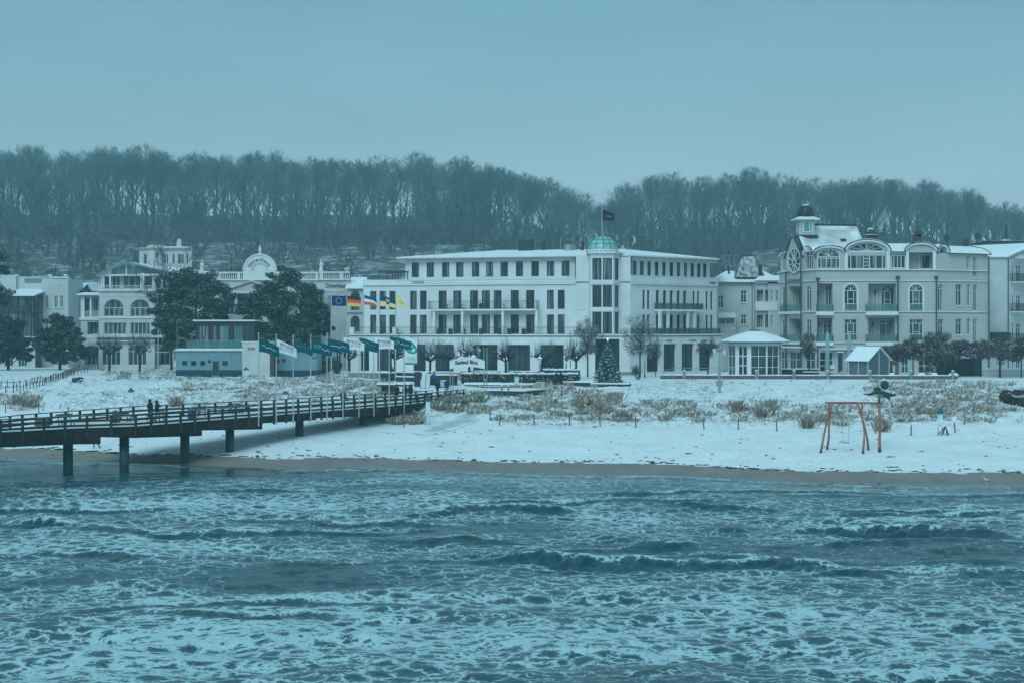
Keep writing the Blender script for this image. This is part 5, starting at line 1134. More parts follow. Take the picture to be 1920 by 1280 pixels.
def station():
    Y = 232.0; zf = lambda py: Z(py,Y); f = flat(330,456,Y); zb = zf(707)
    th = thing('lifeguard_station', 'blue lifeguard station with glazed lookout and white tower block', 'station', (X(420,Y),Y,zb))
    W = Wall(th, f, BLUEP, .25)
    for a,b in ((341.5,351),(358.3,368),(375.5,384.8),(417,427)): W.win(a,b,zf(685),zf(676),vs=(),frame='dark_frame',glass='dark_glass',t=.09)
    W.win(398.5,410,zf(703),zf(676.5),vs=(),frame='dark_frame',glass='dark_metal',t=.08,name='door')
    W.finish(0, f.len, zf(693), zf(657), outline=[(0,zf(693)),(f.s(398),zf(693)),(f.s(398),zb),(f.s(410.5),zb),(f.s(410.5),zf(693)),(f.len,zf(693)),(f.len,zf(657)),(0,zf(657))])
    mb = MB(); fbox(mb, f, 0, f.s(397.5), -.2, .03, zb-.4, zf(693)); fbox(mb, f, f.s(411), f.len, -.2, .03, zb-.4, zf(693)); mb.build('base', NAVY, th)
    for p in (356,372,387,399,411,433.5,447): strip(th, f, f.s(p)-.02, f.s(p)+.02, zf(692), zf(658), .025, FRG, 'joint')
    mb = MB(); fbox(mb, f, f.s(390), f.s(394.5), 0, .12, zf(679), zf(674)); mb.build('wall_box', DARK, th)
    mb = MB(); fbox(mb, f, -.2, f.len, -7, .25, zf(657.2), zf(655)); mb.build('roof_edge', TRIM, th); mb = MB(); fbox(mb, f, .1, f.len, -6.9, .1, zf(655), zf(653.5)); mb.build('roof_snow', SNOW, th)
    mb = MB(); shell(mb, [(f.A.x,Y+7),f.A], zb-.4, zf(657)); mb.build('side_wall', BLUEP, th)
    railing(th, [f.p(f.s(334),-.4,0),f.p(f.s(349),-.4,0)], zf(654), 1.35, STEEL, posts=1.2, glass=None, step=1.2)
    railing(th, [f.p(f.s(349),-.4,0),f.p(f.s(455),-.4,0)], zf(654), 1.15, STEEL, posts=1.36, glass=RGLASS)
    lo = flat(371,475,Y+3.5); z = lambda py: Z(py,Y+3.5); lk = thing_part(th, 'lookout')
    for a,b in ((373.5,391.5),(393,409),(411,428.5),(439,456),(460,473)): mb = MB(); mb.add([lo.p(lo.s(a),0,z(656)),lo.p(lo.s(b),0,z(656)),lo.p(lo.s(b),0,z(611)),lo.p(lo.s(a),0,z(611))],[(0,1,2,3)]); mb.build('window', GLASSL if a in (439,411) else GLASS, lk)
    mb = MB()
    for p,w in ((371,.2),(392.3,.12),(410,.12),(433.5,.38),(457.5,.15),(474.5,.2)): q = lo.p(lo.s(p),0,0); mb.box(q.x-w,q.y-.12,z(657),q.x+w,q.y+.12,z(610))
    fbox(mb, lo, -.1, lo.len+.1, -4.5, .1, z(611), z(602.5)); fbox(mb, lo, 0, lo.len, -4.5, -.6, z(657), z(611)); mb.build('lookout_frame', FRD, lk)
    mb = MB(); fbox(mb, lo, -.6, lo.len+.3, -5, .6, z(602.5), z(599.8)); mb.build('lookout_roof', TRIM, lk)
    t = flat(454,506,Y-2.2); zt = lambda py: Z(py,Y-2.2)
    mb = MB(); fbox(mb, t, 0, t.len, -5, 0, zb-.6, zt(641.8)); tb = mb.build('tower_block', WHITE2, th); mb = MB(); fbox(mb, t, -.1, t.len+.1, -5.1, .1, zt(641.8), zt(640)); mb.build('coping', TRIM, tb)
    text_on(tb, t, t.s(465), t.s(478), zt(655.5), zt(650.8), 'DLRG', INKR, .05, bold=.035)
    mb = MB(); fbox(mb, t, t.len+.02, t.len+.5, -2, -.02, zb-.4, zt(664)); mb.build('door_reveal', MAROON, th)
    r = flat(508,594,Y+1); mb = MB(); fbox(mb, r, 0, r.len, -6, 0, zf(694), zf(658)); rw = mb.build('wing', BLUEP, th); mb = MB(); fbox(mb, r, 0, r.len, -6, .03, zb-.4, zf(694)); mb.build('base', NAVY, rw)
    mb = MB(); fbox(mb, r, -.1, r.len+.2, -6.1, .2, zf(658), zf(655.8)); mb.build('roof_edge', TRIM, rw)
    W = Wall(th, r, BLUEP); W.win(516,524,zf(680),zf(673.5),hole=False,vs=(),frame='dark_frame',glass='dark_metal'); W.win(529,535,zf(678),zf(672),hole=False,vs=(),frame='dark_frame',glass='dark_metal')
    for k in range(2):   # painted gull signs on the wing wall
        q = r.p(r.s(583+k*6), .06, zf(666+k*5)); MB().bar(q+Vector((-.35,0,.12)), q, .04, .1).bar(q, q+Vector((.3,0,.22)), .04, .1).build('wall_emblem', DARK, th)
station()

def pavilion():
    Y = 222.0; c = (X(1415.5,Y), Y); k = Y/F; zf = lambda py: Z(py,Y-3); r = 50*k; n = 10
    th = thing('pavilion', 'ten sided glazed pavilion with white frames and snowy tent roof', 'pavilion', (c[0],c[1],GZ))
    P = [(c[0]+r*math.cos(math.radians(-90-18+36*i)), c[1]+r*math.sin(math.radians(-90-18+36*i))) for i in range(n)]
    for i in range(n):
        f = Fac(P[i],P[(i+1)%n]); W = Wall(th, f, FRW, .12); z0, z1 = GZ+.15, zf(647)
        if i == 9: W.win(.35,f.len-.35,z0,z1,px=False,frame='white_frame',t=.16,vs=((.5,0,1),),hs=(.36,.66),glass='dark_glass',name='door')
        else: W.win(.05,f.len-.05,z0,z1,px=False,frame='white_frame',t=.09,vs=(.5,),hs=(.31,.66),glass='dark_glass')
        W.finish(0, f.len, GZ-.2, zf(641))
    R_ = 66*k; mb = MB(); mb.lathe((c[0],c[1],0), [(R_*.97,zf(641.6)),(R_,zf(640)),(R_*.99,zf(638.6)),(R_*.55,zf(628)),(14*k,zf(621.5)),(13*k,zf(621))], n, math.radians(-108)); mb.build('roof', SNOW, th)
    mb = MB(); mb.lathe((c[0],c[1],0), [(R_*.96,zf(642.6)),(R_*.985,zf(641.0)),(R_*.7,zf(641))], n, math.radians(-108)); mb.build('eaves', DARK, th)
    MB().lathe((c[0],c[1],0), [(11*k,zf(622)),(11.5*k,zf(620)),(11*k,zf(619.4)),(6*k,zf(618.3))], n).build('roof_vent', DARK, th)
pavilion()

def hut():
    A = (X(1591,218.4),218.4); B = (X(1628,216.5),216.5); Cc = (X(1667,219.6),219.6); D = (A[0]+Cc[0]-B[0], A[1]+Cc[1]-B[1]); ze = Z(674,217.5); zr = Z(651.5,218)
    th = thing('kiosk_hut', 'blue grey wooden hut with snowy pitched roof on the promenade', 'hut', (B[0],B[1],GZ))
    fs, fg = Fac(A,B), Fac(B,Cc)
    for f,n in ((fs,4),(fg,10)):
        for i in range(n):
            s0,s1 = f.len*i/n+.012, f.len*(i+1)/n-.012; h = lambda s: ze if f is fs else ze+(zr-ze)*(1-abs(s-f.len/2)/(f.len/2))
            mb = MB(); a = [f.p(s0,0,GZ),f.p(s1,0,GZ),f.p(s1,-.05,GZ),f.p(s0,-.05,GZ),f.p(s0,0,h(s0)),f.p(s1,0,h(s1)),f.p(s1,-.05,h(s1)),f.p(s0,-.05,h(s0))]; mb.hexa(a); mb.build('plank', HUTB, th)
    mb = MB(); fbox(mb, fs, .02, fs.len-.02, -2.3, -.06, GZ, ze-.02); mb.build('core', HUTD, th)
    mb = MB()
    for f,ss in ((fs,(.03,fs.len*.5,fs.len-.03)),(fg,(fg.len*.5,fg.len-.04))):
        for s in ss: q = f.p(s,.03,0); h = ze if f is fs or s > fg.len*.6 else zr-.3; mb.box(q.x-.035,q.y-.035,GZ,q.x+.035,q.y+.035,h)
    mb.build('batten', FRW, th)
    m = (Vector(B)+Vector(Cc))/2; m2 = (Vector(A)+Vector(D))/2; o = (Vector(A)-Vector(B)).normalized()*.3
    sl = lambda p, q: (Vector(p)-q).normalized()*.35
    mb = MB(); r1 = Vector((*(m-o),zr+.06)); r2 = Vector((*(m2+o),zr+.06)); dz = (zr-ze)*.35/(fg.len/2)
    for p,q in ((B,A),(Cc,D)):
        e1 = Vector((*(Vector(p)+sl(p,m)-o),ze-dz+.06)); e2 = Vector((*(Vector(q)+sl(q,m2)+o),ze-dz+.06)); up = Vector((0,0,.1)); mb.hexa([e1,e2,r2,r1,e1+up,e2+up,r2+up,r1+up])
    mb.build('roof', SNOW, th)
    t2 = thing('storage_hut', 'low dark boarded hut half hidden under the brown leafless trees', 'hut', (X(1805,232),232,GZ)); f = flat(1773,1828,229); g = flat(1828,1841,229.5)
    for i in range(8):
        mb = MB(); fbox(mb, f, f.len*i/8+.015, f.len*(i+1)/8-.015, -.06, 0, GZ, Z(671,229)); mb.build('plank', HUTD, t2)
    mb = MB(); fbox(mb, f, 0, f.len, -3.5, -.07, GZ, Z(671,229)); mb.build('core', HUTD, t2)
    mb = MB(); fbox(mb, g, 0, g.len, -3, 0, GZ, Z(671,229)); mb.build('side_panel', HUTB, t2); mb = MB(); fbox(mb, f, -.2, f.len+1.2, -3.8, .3, Z(671,229), Z(668,229)); mb.build('roof', SNOW, t2)
hut()
def pergola_walls():
    th = thing('garden_wall', 'low white garden wall with snow on top by the right edge', 'wall', (X(1880,226),226,GZ)); f = flat(1842,1960,226); mb = MB(); fbox(mb, f, 0, f.len, -.3, 0, GZ-.2, Z(692,226)); mb.build('wall', WHITE2, th); mb = MB(); fbox(mb, f, -.05, f.len, -.4, .1, Z(692,226), Z(689,226)); mb.build('snow_cap', SNOW, th)
pergola_walls()
# ------------------------------------------------------------------ pier
DZP = 3.5
def edge(pts, zt): return [Vector((X(a,(H-zt)*F/(b-HY)), (H-zt)*F/(b-HY))) for a,b in pts]
NE = edge([(0,810),(137,802.5),(250,799),(480,780.5),(740,760),(872,745.5)], DZP)
FE = edge([(0,781.7),(57,776),(260,761),(500,750),(740,735.5),(812,731.5)], 4.42)
NE = [NE[0]+(NE[0]-NE[1]).normalized()*60]+NE; FE = [FE[0]+(NE[0]-NE[1])]+FE
def along(pl, step, start=0.0):
    out = []; acc = start
    for a,b in zip(pl[:-1],pl[1:]):
        L_ = (b-a).length
        while acc < L_: out.append((a+(b-a)*(acc/L_), (b-a).normalized())); acc += step
        acc -= L_
    return out
def near_at(px):
    for a,b in zip(NE[:-1],NE[1:]):
        f = Fac(a,b); s = f.s(px)
        if -.01 <= s <= f.len+.01: return f.p(s,0,DZP), f
    f = Fac(NE[-2],NE[-1]); return f.p(f.s(px),0,DZP), f
def pier():
    th = thing('pier', 'long wooden pier on round piles running from the sea to the promenade', 'pier', (*NE[4],DZP))
    mb = MB(); n = len(NE)
    top = [(*p,DZP) for p in NE]+[(*p,DZP) for p in FE[::-1]]; mb.add(top, [(i,i+1,2*n-2-i,2*n-1-i) for i in range(n-1)]); bt = [(*p,DZP-.22) for p in NE]+[(*p,DZP-.22) for p in FE[::-1]]
    mb.add(bt, [(i,2*n-1-i,2*n-2-i,i+1) for i in range(n-1)]); mb.build('deck', DECK, th)
    # edge girders, haunched spans that step down past each pile
    for a,b,z0,z1,o in ((-400,188,2.72,2.27,.10),(188.5,378,2.79,2.30,.04),(378.5,490,2.75,2.38,.10),(490.5,592,2.90,2.78,.04),(592.5,760,2.93,2.62,.08),(760.5,868,2.66,2.6,.05)):
        ps = [a]+[p for p in (0,137,250,480,740) if a < p < b]+[b]; mb = MB(); q = []
        for p in ps:
            c,f = near_at(p); t = (p-a)/(b-a); zb = z0+(z1-z0)*t; nn = f.n; q.append((c.xy+nn*o, c.xy-nn*.35, zb))
        for (o0,i0,b0),(o1,i1,b1) in zip(q[:-1],q[1:]): mb.hexa([(*o0,b0),(*o1,b1),(*i1,b1),(*i0,b0),(*o0,DZP-.06),(*o1,DZP-.06),(*i1,DZP-.06),(*i0,DZP-.06)])
        mb.build('girder', PIER, th)
    mb = MB()
    for a,b in zip(FE[:-1],FE[1:]): mb.bar((*a,3.1),(*b,3.1),.35,.75)
    mb.build('girder', PIER, th)
    mb = MB()
    for p,d in along(NE,3.0):
        nn = Vector((-d.y,d.x)); mb.bar((*(p+nn*.4),3.1),(*(p+nn*3.0),3.1),.2,.4)
    mb.build('cross_beam', PIER, th)
    for px in (127.5,233,346.5,431,561.5,681):
        c,f = near_at(px+6); fo = f.off(-1.1); q = fo.p(fo.s(px),0,0).xy; MB().tube([(q.x,q.y,-2.5),(q.x,q.y,3.0)], .37, 18).build('pile', PILE, th, smooth=True)
    for px in (-45,): c,f = near_at(px); q = c.xy-f.n*1.1; MB().tube([(q.x,q.y,-3),(q.x,q.y,3.2)], .37, 18).build('pile', PILE, th, smooth=True)
    # railings: posts outside the girders, three rails
    pm = MB().box(-.09,-.07,-.75,.09,.07,.90).build('rail_post', RAIL, mesh_only=True)
    for pl,sg in ((NE,-1),(FE,1)):
        for p,d in along(pl,1.86,.4):
            nn = Vector((-d.y,d.x))*sg; q = p+nn*.17
            if q.x < -75: continue
            o = link('rail_post', pm, th); o.location = Vector((q.x,q.y,DZP))-WL[th.name]; o.rotation_euler = (0,0,math.atan2(d.y,d.x))
        for a,b in zip(pl[:-1],pl[1:]):
            d = (b-a).normalized(); nn = Vector((-d.y,d.x))*sg*.06
            for z_,w,h in ((DZP+.93,.24,.07),(DZP+.55,.06,.17),(DZP+.20,.06,.17)):
                MB().bar((*(a+nn),z_),(*(b+nn),z_),w,h).build('rail', RAIL, th)
pier()
def bench_at(px, py, ang, lab, z0=DZP, w=1.9):
    Y = (H-z0)*F/(py-HY); c = Vector((X(px,Y),Y,z0)); th = thing('bench', lab, 'bench', c, 'benches on the pier')
    u = Vector((math.cos(ang),math.sin(ang),0)); v = Vector((-u.y,u.x,0)); up = Vector((0,0,1))
    for k in (-.15,0,.15): MB().bar(c-u*w/2+v*k+up*.45, c+u*w/2+v*k+up*.45, .13, .05).build('seat_slat', TIMBER, th)
    for k in (.68,.84): MB().bar(c-u*w/2+v*.25+up*k, c+u*w/2+v*.25+up*k, .04, .12).build('back_slat', TIMBER, th)
    for s in (-1,1):
        q = c+u*s*w*.36; mb = MB()
        for k in (-.14,.16): mb.bar(q+v*k, q+v*k+up*.43, .08, .08)
        mb.bar(q+v*.2+up*.4, q+v*.27+up*.9, .06, .06); mb.build('leg', FRD, th)
def pier_things():
    an = math.atan2(14.1,7)
    for px,py,l in ((125,797,'bench on the pier nearest its left end beside the far rail'),(232,791,'bench on the pier just left of the walking couple'),(300,789,'bench on the pier behind the walking couple'),(378,781,'bench on the pier halfway between the couple and the first flagpole'),(443,775,'bench on the pier closest to the first flagpole')):
        bench_at(px,py,an,l)
    for px,py,l in ((80,800,'boxy grit bin on the pier by its left end'),(216,792,'square litter bin on the pier left of the couple'),(358,787,'round litter bin on the pier right of the couple')):
        Y = (H-DZP)*F/(py-HY); c = Vector((X(px,Y),Y,DZP)); t = thing('bin', l, 'bin', c)
        if px == 80: MB().box(c.x-.45,c.y-.3,DZP,c.x+.45,c.y+.3,DZP+.65).build('body', TIMBER, t); MB().box(c.x-.5,c.y-.35,DZP+.65,c.x+.5,c.y+.35,DZP+.75).build('lid', TIMBER, t)
        else: MB().lathe(c,[(.24,0),(.27,.1),(.27,.78)],10 if px == 358 else 4).build('body', DARK, t); MB().lathe(c,[(.29,.80),(.30,.86),(.12,1.0)],10 if px == 358 else 4).build('lid', CAPT, t)
pier_things()

# ------------------------------------------------------------------ flags
def cloth(p, hoist, length, droop, amp, taper=0.0, ph=0.0, lift=0.0, dirv=(1,-.15)):
    """map (u,v) in 0..1 on a hanging flag to space: p is the top of the hoist"""
    dx, dy = dirv
    def fn(u, v):
        uu = u*length
        z = -hoist*v*(1-taper*u) - droop*uu*(.55+.45*u) + lift*u*v
        x = uu*math.cos(droop*.75)
        y = amp*math.sin(5.2*u+ph+.6*v)*u**.6 + .5*amp*math.sin(9*u+2*ph-.9*v)*u
        z += .35*amp*math.sin(6.5*u+ph*1.7)*u
        return Vector((p[0]+x*dx-.2*y, p[1]+x*dy+y, p[2]+z))
    return fn
def cloth_mesh(fn, nu=18, nv=10, matf=None):
    V = [fn(i/nu, j/nv) for j in range(nv+1) for i in range(nu+1)]; mb = MB()
    mb.add(V, [(j*(nu+1)+i, j*(nu+1)+i+1, (j+1)*(nu+1)+i+1, (j+1)*(nu+1)+i) for j in range(nv) for i in range(nu)])
    if matf: mb.m = [matf((i+.5)/nu,(j+.5)/nv) for j in range(nv) for i in range(nu)]
    return mb
def on_cloth(fn, v2, fs, u0, u1, v0, v1, off=.02):
    xs = [a for a,b in v2]; ys = [b for a,b in v2]; x0,x1,y0,y1 = min(xs),max(xs),min(ys),max(ys); mb = MB(); vv = []
    for a,b in v2:
        u = u0+(a-x0)/(x1-x0)*(u1-u0); v = v1-(b-y0)/(y1-y0)*(v1-v0); q = fn(u,v); e = fn(u+.01,v)-q; g = fn(u,v+.01)-q; n = e.cross(g).normalized(); n = -n if n.y > 0 else n; vv.append(q+n*off)
    return mb.add(vv, fs)
def pole(th, x, y, z0, z1, r=.055):
    MB().tube([(x,y,z0),(x,y,(z0+z1)/2),(x,y,z1)], [r*1.1,r,r*.7], 8).build('pole', POLE, th); MB().blob((x,y,z1+.05), .07, 1, 8, 5, 0).build('pole_top', POLE, th)
def wave_line(u0,u1,v,h,seed,n=14):
    r = random.Random(seed); v2 = []; 
    for i in range(n+1):
        u = u0+(u1-u0)*i/n; c = v+h*math.sin(i*.9+seed)*(.5+.5*math.sin(i*.37+seed)); v2 += [(u,c-.022),(u,c+.022)]
    return v2, [(2*i,2*i+1,2*i+3,2*i+2) for i in range(n)]
def flag_row():
    FL = [(479,'t',634,25,37,.52,'dark teal flag with pale wave line on the pier pole furthest left'),(512.3,'w',636,24,37,.60,'white BINZER BUCHT flag on the second pier pole from the left, drooping steeply'),
     (544,'t',638,21,34,.55,'dark teal folded flag on the third pier pole from the left'),(577,'t',637,24,37,.38,'dark teal flag with white looped emblem on the fourth pier pole from the left'),
     (607.5,'t',634,25,39,.33,'large dark teal flag with wavy white stroke on the middle of the pier poles'),(637.5,'w',632,24,37,.34,'white BINZER BUCHT flag on the pier pole left of the German flag'),
     (667.5,'t',633,22,35,.38,'dark teal flag with faint lettering between the two white flags on the right'),(695.5,'w',632,22,35,.26,'white BINZER BUCHT flag on the pier pole second from the hoisted banner'),
     (724.5,'t',631,24,38,.28,'dark teal flag with cloud outline and script beside the green banner')]
    for n,(px,k,pt,hp,lp,dr,lab) in enumerate(FL):
        c,f = near_at(px); q = c.xy+f.n*.32; Y = q.y; sc_ = Y/F
        zt = Z(pt,Y); th = thing('flagpole', lab, 'flag', (q.x,q.y,DZP-.8), 'flagpoles along the pier'); pole(th, q.x, q.y, DZP-.8, zt+.35)
        fn = cloth((q.x+.06,q.y-.03,zt), hp*sc_, lp*sc_*1.08, dr*.80, .16, .12+.1*(n%3), n*1.3, .1, (1,-.12))
        fl = cloth_mesh(fn, 20, 10).build('flag', TEAL if k == 't' else CLOTHW, th, smooth=True)
        if k == 'w':
            v,fs = text_geo('BINZER',1,.0); on_cloth(fn,v,fs,.16,.86,.14,.40).build('lettering', INK, fl); v,fs = text_geo('BUCHT',1,-.012); on_cloth(fn,v,fs,.16,.84,.48,.76).build('lettering', TEAL, fl)
        else:
            if n in (0,4): v,fs = wave_line(.12,.85,.5,.10,n); on_cloth(fn,v,fs,.12,.85,.42,.62).build('emblem', INKW, fl)
            if n in (3,8):
                v = [(math.cos(t)*(1+.25*math.sin(3*t))*r_, math.sin(t)*.55*(1+.3*math.sin(2*t))*r_) for r_ in (1,.86) for t in [2*math.pi*i/22 for i in range(22)]]; on_cloth(fn,v,[(i,(i+1)%22,22+(i+1)%22,22+i) for i in range(22)],.14,.46,.30,.58).build('emblem', INKW, fl)
                v,fs = wave_line(.5,.9,.5,.10,n+2); on_cloth(fn,v,fs,.5,.9,.42,.66).build('emblem', INKW, fl)
            if n in (2,6): v,fs = wave_line(.15,.8,.4,.16,n,22); on_cloth(fn,v,fs,.15,.8,.26,.52).build('emblem', STEEL, fl)
    # tall banner at the row's right end
    c,f = near_at(752); q = c.xy+f.n*.32; Y = q.y; s_ = Y/F; zt = Z(632,Y)
    th = thing('flagpole', 'tall white and green banner with a tick emblem right of the flag row', 'banner', (q.x,q.y,DZP-.8), 'flagpoles along the pier'); pole(th,q.x,q.y,DZP-.8,zt+.1)
    fn = lambda u,v: Vector((q.x+.08+u*23*s_, q.y-.05+.08*math.sin(4*u+3*v), zt+.05-u*u*1.0*s_*11*(1-v)-v*52*s_))
    gf = lambda u,v: 1 if (v > .93) or ((u-.5)**2/.27+((v-.36)*1.0)**2/.055 < 1) else 0
    b = cloth_mesh(fn, 26, 56, gf).build('banner', [CLOTHW,CGREEN], th)
    for pts in ([(.42,.28),(.62,.24),(.60,.33),(.40,.40)],[(.55,.44),(.80,.31),(.84,.41),(.62,.52)],[(.22,.40),(.30,.37),(.45,.45),(.40,.49)]):
        mb = MB(); mb.add([fn(u,v)+Vector((0,-.03,0)) for u,v in pts], [(0,1,2,3)]); mb.build('emblem', CLOTHW, b)
    for v0 in (.72,.79):
        mb = MB()
        for i in range(9): u = .2+.072*i; mb.add([fn(u,v0)+Vector((0,-.03,0)),fn(u+.05,v0)+Vector((0,-.03,0)),fn(u+.05,v0+.035)+Vector((0,-.03,0)),fn(u,v0+.035)+Vector((0,-.03,0))],[(0,1,2,3)])
        mb.build('small_print', SCREEN, b)
flag_row()
def tall_flags():
    Yf = 214.0
    def base(px,pt,lab):
        x = X(px,Yf); z0 = G(x,Yf); th = thing('flagpole', lab, 'flag', (x,Yf,z0), 'tall flagpoles behind the pier'); pole(th,x,Yf,z0-.2,Z(pt,Yf),.07); return th,x
    k = Yf/F
    th,x = base(621,553,'tall flagpole flying the blue European flag with ring of stars'); fn = cloth((x+.08,Yf,Z(554.5,Yf)),19*k,27*k,.03,.12,0,.5)
    fl = cloth_mesh(fn,18,8).build('flag',CNAVY,th,smooth=True)
    for i in range(12):
        a = 2*math.pi*i/12; v = [(math.cos(math.pi/2+math.pi*j/5)*(1 if j%2==0 else .42), math.sin(math.pi/2+math.pi*j/5)*(1 if j%2==0 else .42)) for j in range(10)]; u,w = .5+.20*math.cos(a), .5+.31*math.sin(a)
        on_cloth(fn,v,[tuple(range(10))],u-.032,u+.032,w-.055,w+.055).build('star',STAR,fl)
    th,x = base(650,553,'tall flagpole flying the black red and gold German flag'); fn = cloth((x+.08,Yf,Z(554.5,Yf)),19*k,26*k,.16,.14,.05,1.4)
    cloth_mesh(fn,18,9,lambda u,v: int(v*3)).build('flag',[CBLACK,CRED,CGOLD],th,smooth=True)
    th,x = base(682,551,'tall flagpole flying the blue white and red striped flag'); fn = cloth((x+.08,Yf,Z(553.5,Yf)),18*k,25.5*k,.40,.16,.1,2.2,.25)
    cloth_mesh(fn,18,12,lambda u,v: 0 if v < .34 else 1 if v < .70 else 2).build('flag',[CBLUE,CLOTHW,CRED],th,smooth=True)
    th,x = base(711.5,552,'tall flagpole flying the blue and yellow flag with a coat of arms'); fn = cloth((x+.08,Yf,Z(554.5,Yf)),20*k,30*k,.30,.15,.15,3.0,.2)
    fl = cloth_mesh(fn,18,10,lambda u,v: 0 if v < .5 else 1).build('flag',[CBLUE,CYEL],th,smooth=True)
    circ = lambda a0,a1,n: [(math.cos(a0+(a1-a0)*i/n),math.sin(a0+(a1-a0)*i/n)) for i in range(n+1)]
    on_cloth(fn,circ(math.pi,2*math.pi,10),[tuple(range(11))],.36,.64,.46,.80).build('emblem',CBLUE,fl); on_cloth(fn,circ(math.pi,2*math.pi,10),[tuple(range(11))],.42,.58,.46,.68,.03).build('emblem',CGREEN,fl)
    on_cloth(fn,[(-1,-1),(1,-1),(1.1,1),(.5,.2),(0,1),(-.5,.2),(-1.1,1)],[(0,1,2,3,4,5,6)],.38,.62,.18,.44).build('emblem',CGOLD,fl)
    th,x = base(741.8,550,'tall flagpole with a limp yellow flag hanging from its right side'); fn = cloth((x+.08,Yf,Z(553.5,Yf)),19*k,24*k,.80,.12,.55,4.0,.2)
    fl = cloth_mesh(fn,16,8).build('flag',CYEL,th,smooth=True); v,fs = wave_line(.35,.75,.5,.1,3); on_cloth(fn,v,fs,.35,.8,.35,.6).build('emblem',INK,fl)
    # black flag above the dome
    Yd = DOMEC[1]; x = X(1129,Yd); z0 = HZF(442.2); th = thing('flagpole','flagpole on the green dome flying a black flag','flag',(x,Yd,z0)); MB().tube([(x,Yd,z0-.1),(x,Yd,Z(392,Yd))],[.07,.04],8).build('pole',POLE,th)
    k = Yd/F; fn = cloth((x+.06,Yd,Z(393.5,Yd)),22*k,23*k,.42,.14,.35,1.0,.15); fl = cloth_mesh(fn,14,8).build('flag',mat('cloth_charcoal',(.02,.022,.026),.85,.1),th,smooth=True)
    v,fs = text_geo('CERES',1,0); on_cloth(fn,v,fs,.25,.85,.42,.60).build('lettering',STEEL,fl)
tall_flags()

# ------------------------------------------------------------------ masts, lamps, signs
def mast(px, pt, Y, lab, r=.06, m=None, cross=None):
    x = X(px,Y); z0 = G(x,Y); th = thing('mast', lab, 'mast', (x,Y,z0)); MB().tube([(x,Y,z0-.2),(x,Y,Z(pt,Y))],[r,r*.7],8).build('pole', m or POLE, th)
    if cross: MB().bar((X(cross[0],Y),Y,Z(cross[2],Y)),(X(cross[1],Y),Y,Z(cross[2],Y)),.08,.08).build('crossbar', m or POLE, th)
    return th,x,z0
mast(296.5,619,205,'thin white signal mast with crossbar in the dune grass left of the lifeguard station',.06,None,(277,316,660))
mast(332,600,236,'thin grey pole standing by the left corner of the lifeguard station',.045,STEEL)
mast(1069.5,620,214,'reddish slim mast beside the street lanterns left of the Christmas tree',.06,mat('red_pole',(.22,.10,.09),.5,.4))
mast(1708.5,668,212,'thin turquoise post by the brown leafless trees',.05,mat('turquoise_post',(.10,.40,.38),.5,.4))
def lantern(px, pyt, pyb, Y, lab):
    x = X(px,Y); k = Y/F; z0 = min(G(x,Y), Z(pyb,Y)+.3); zt = Z(pyt,Y); th = thing('street_lamp', lab, 'street lamp', (x,Y,z0), 'old fashioned lanterns on the promenade')
    MB().tube([(x,Y,z0-.1),(x,Y,z0+.5),(x,Y,z0+.55),(x,Y,zt-1.05)],[.10,.10,.06,.045],8).build('post', DARK, th)
    MB().lathe((x,Y,0),[(.06,zt-1.05),(.12,zt-.98),(.27,zt-.35)],6).build('lamp_glass', LAMPG, th); MB().lathe((x,Y,0),[(.36,zt-.35),(.34,zt-.27),(.12,zt-.10),(.05,zt)],6).build('lamp_cap', SNOW, th)
    MB().lathe((x,Y,0),[(.30,zt-.38),(.36,zt-.35),(.3,zt-.34)],6).build('lamp_rim', DARK, th)
for a in ((1012,667,712,212,'snow capped lantern in front of the hotel hedge'),(1061,648,702,228,'snow capped lantern left of the slim reddish mast'),(1079.5,650,702,229,'snow capped lantern right of the slim reddish mast'),
          (1209,663,702,222,'snow capped lantern right of the Christmas tree'),(888,664,716,205,'snow capped lantern showing above the Seebad Binz sign'),(897,652,716,226,'larger white topped lantern behind the right end of the Seebad Binz sign')): lantern(*a)
def tall_lamp():
    Y = 189.0; x = X(1349,Y); z0 = G(x,Y); th = thing('street_lamp','tall grey lamp post with side lamps in front of the pavilion','street lamp',(x,Y,z0)); t = Z(638,Y)
    MB().tube([(x,Y,z0-.1),(x,Y,Z(700,Y)),(x,Y,Z(665,Y)),(x+.1,Y,t)],[.16,.14,.09,.05],8).build('post',STEEL,th)
    for s,py in ((-1,656),(1,659)): MB().bar((x,Y,Z(py,Y)),(x+s*.6,Y,Z(py,Y)),.05,.05).build('arm',STEEL,th); MB().lathe((x+s*.55,Y,0),[(.10,Z(py+7,Y)),(.2,Z(py+3,Y)),(.22,Z(py-1,Y)),(.05,Z(py-3,Y))],8).build('lamp_head',LAMPG,th)
    MB().box(x-.35,Y-.2,z0+.75,x+.35,Y+.2,z0+1.35).build('control_box',STEEL,th)
tall_lamp()
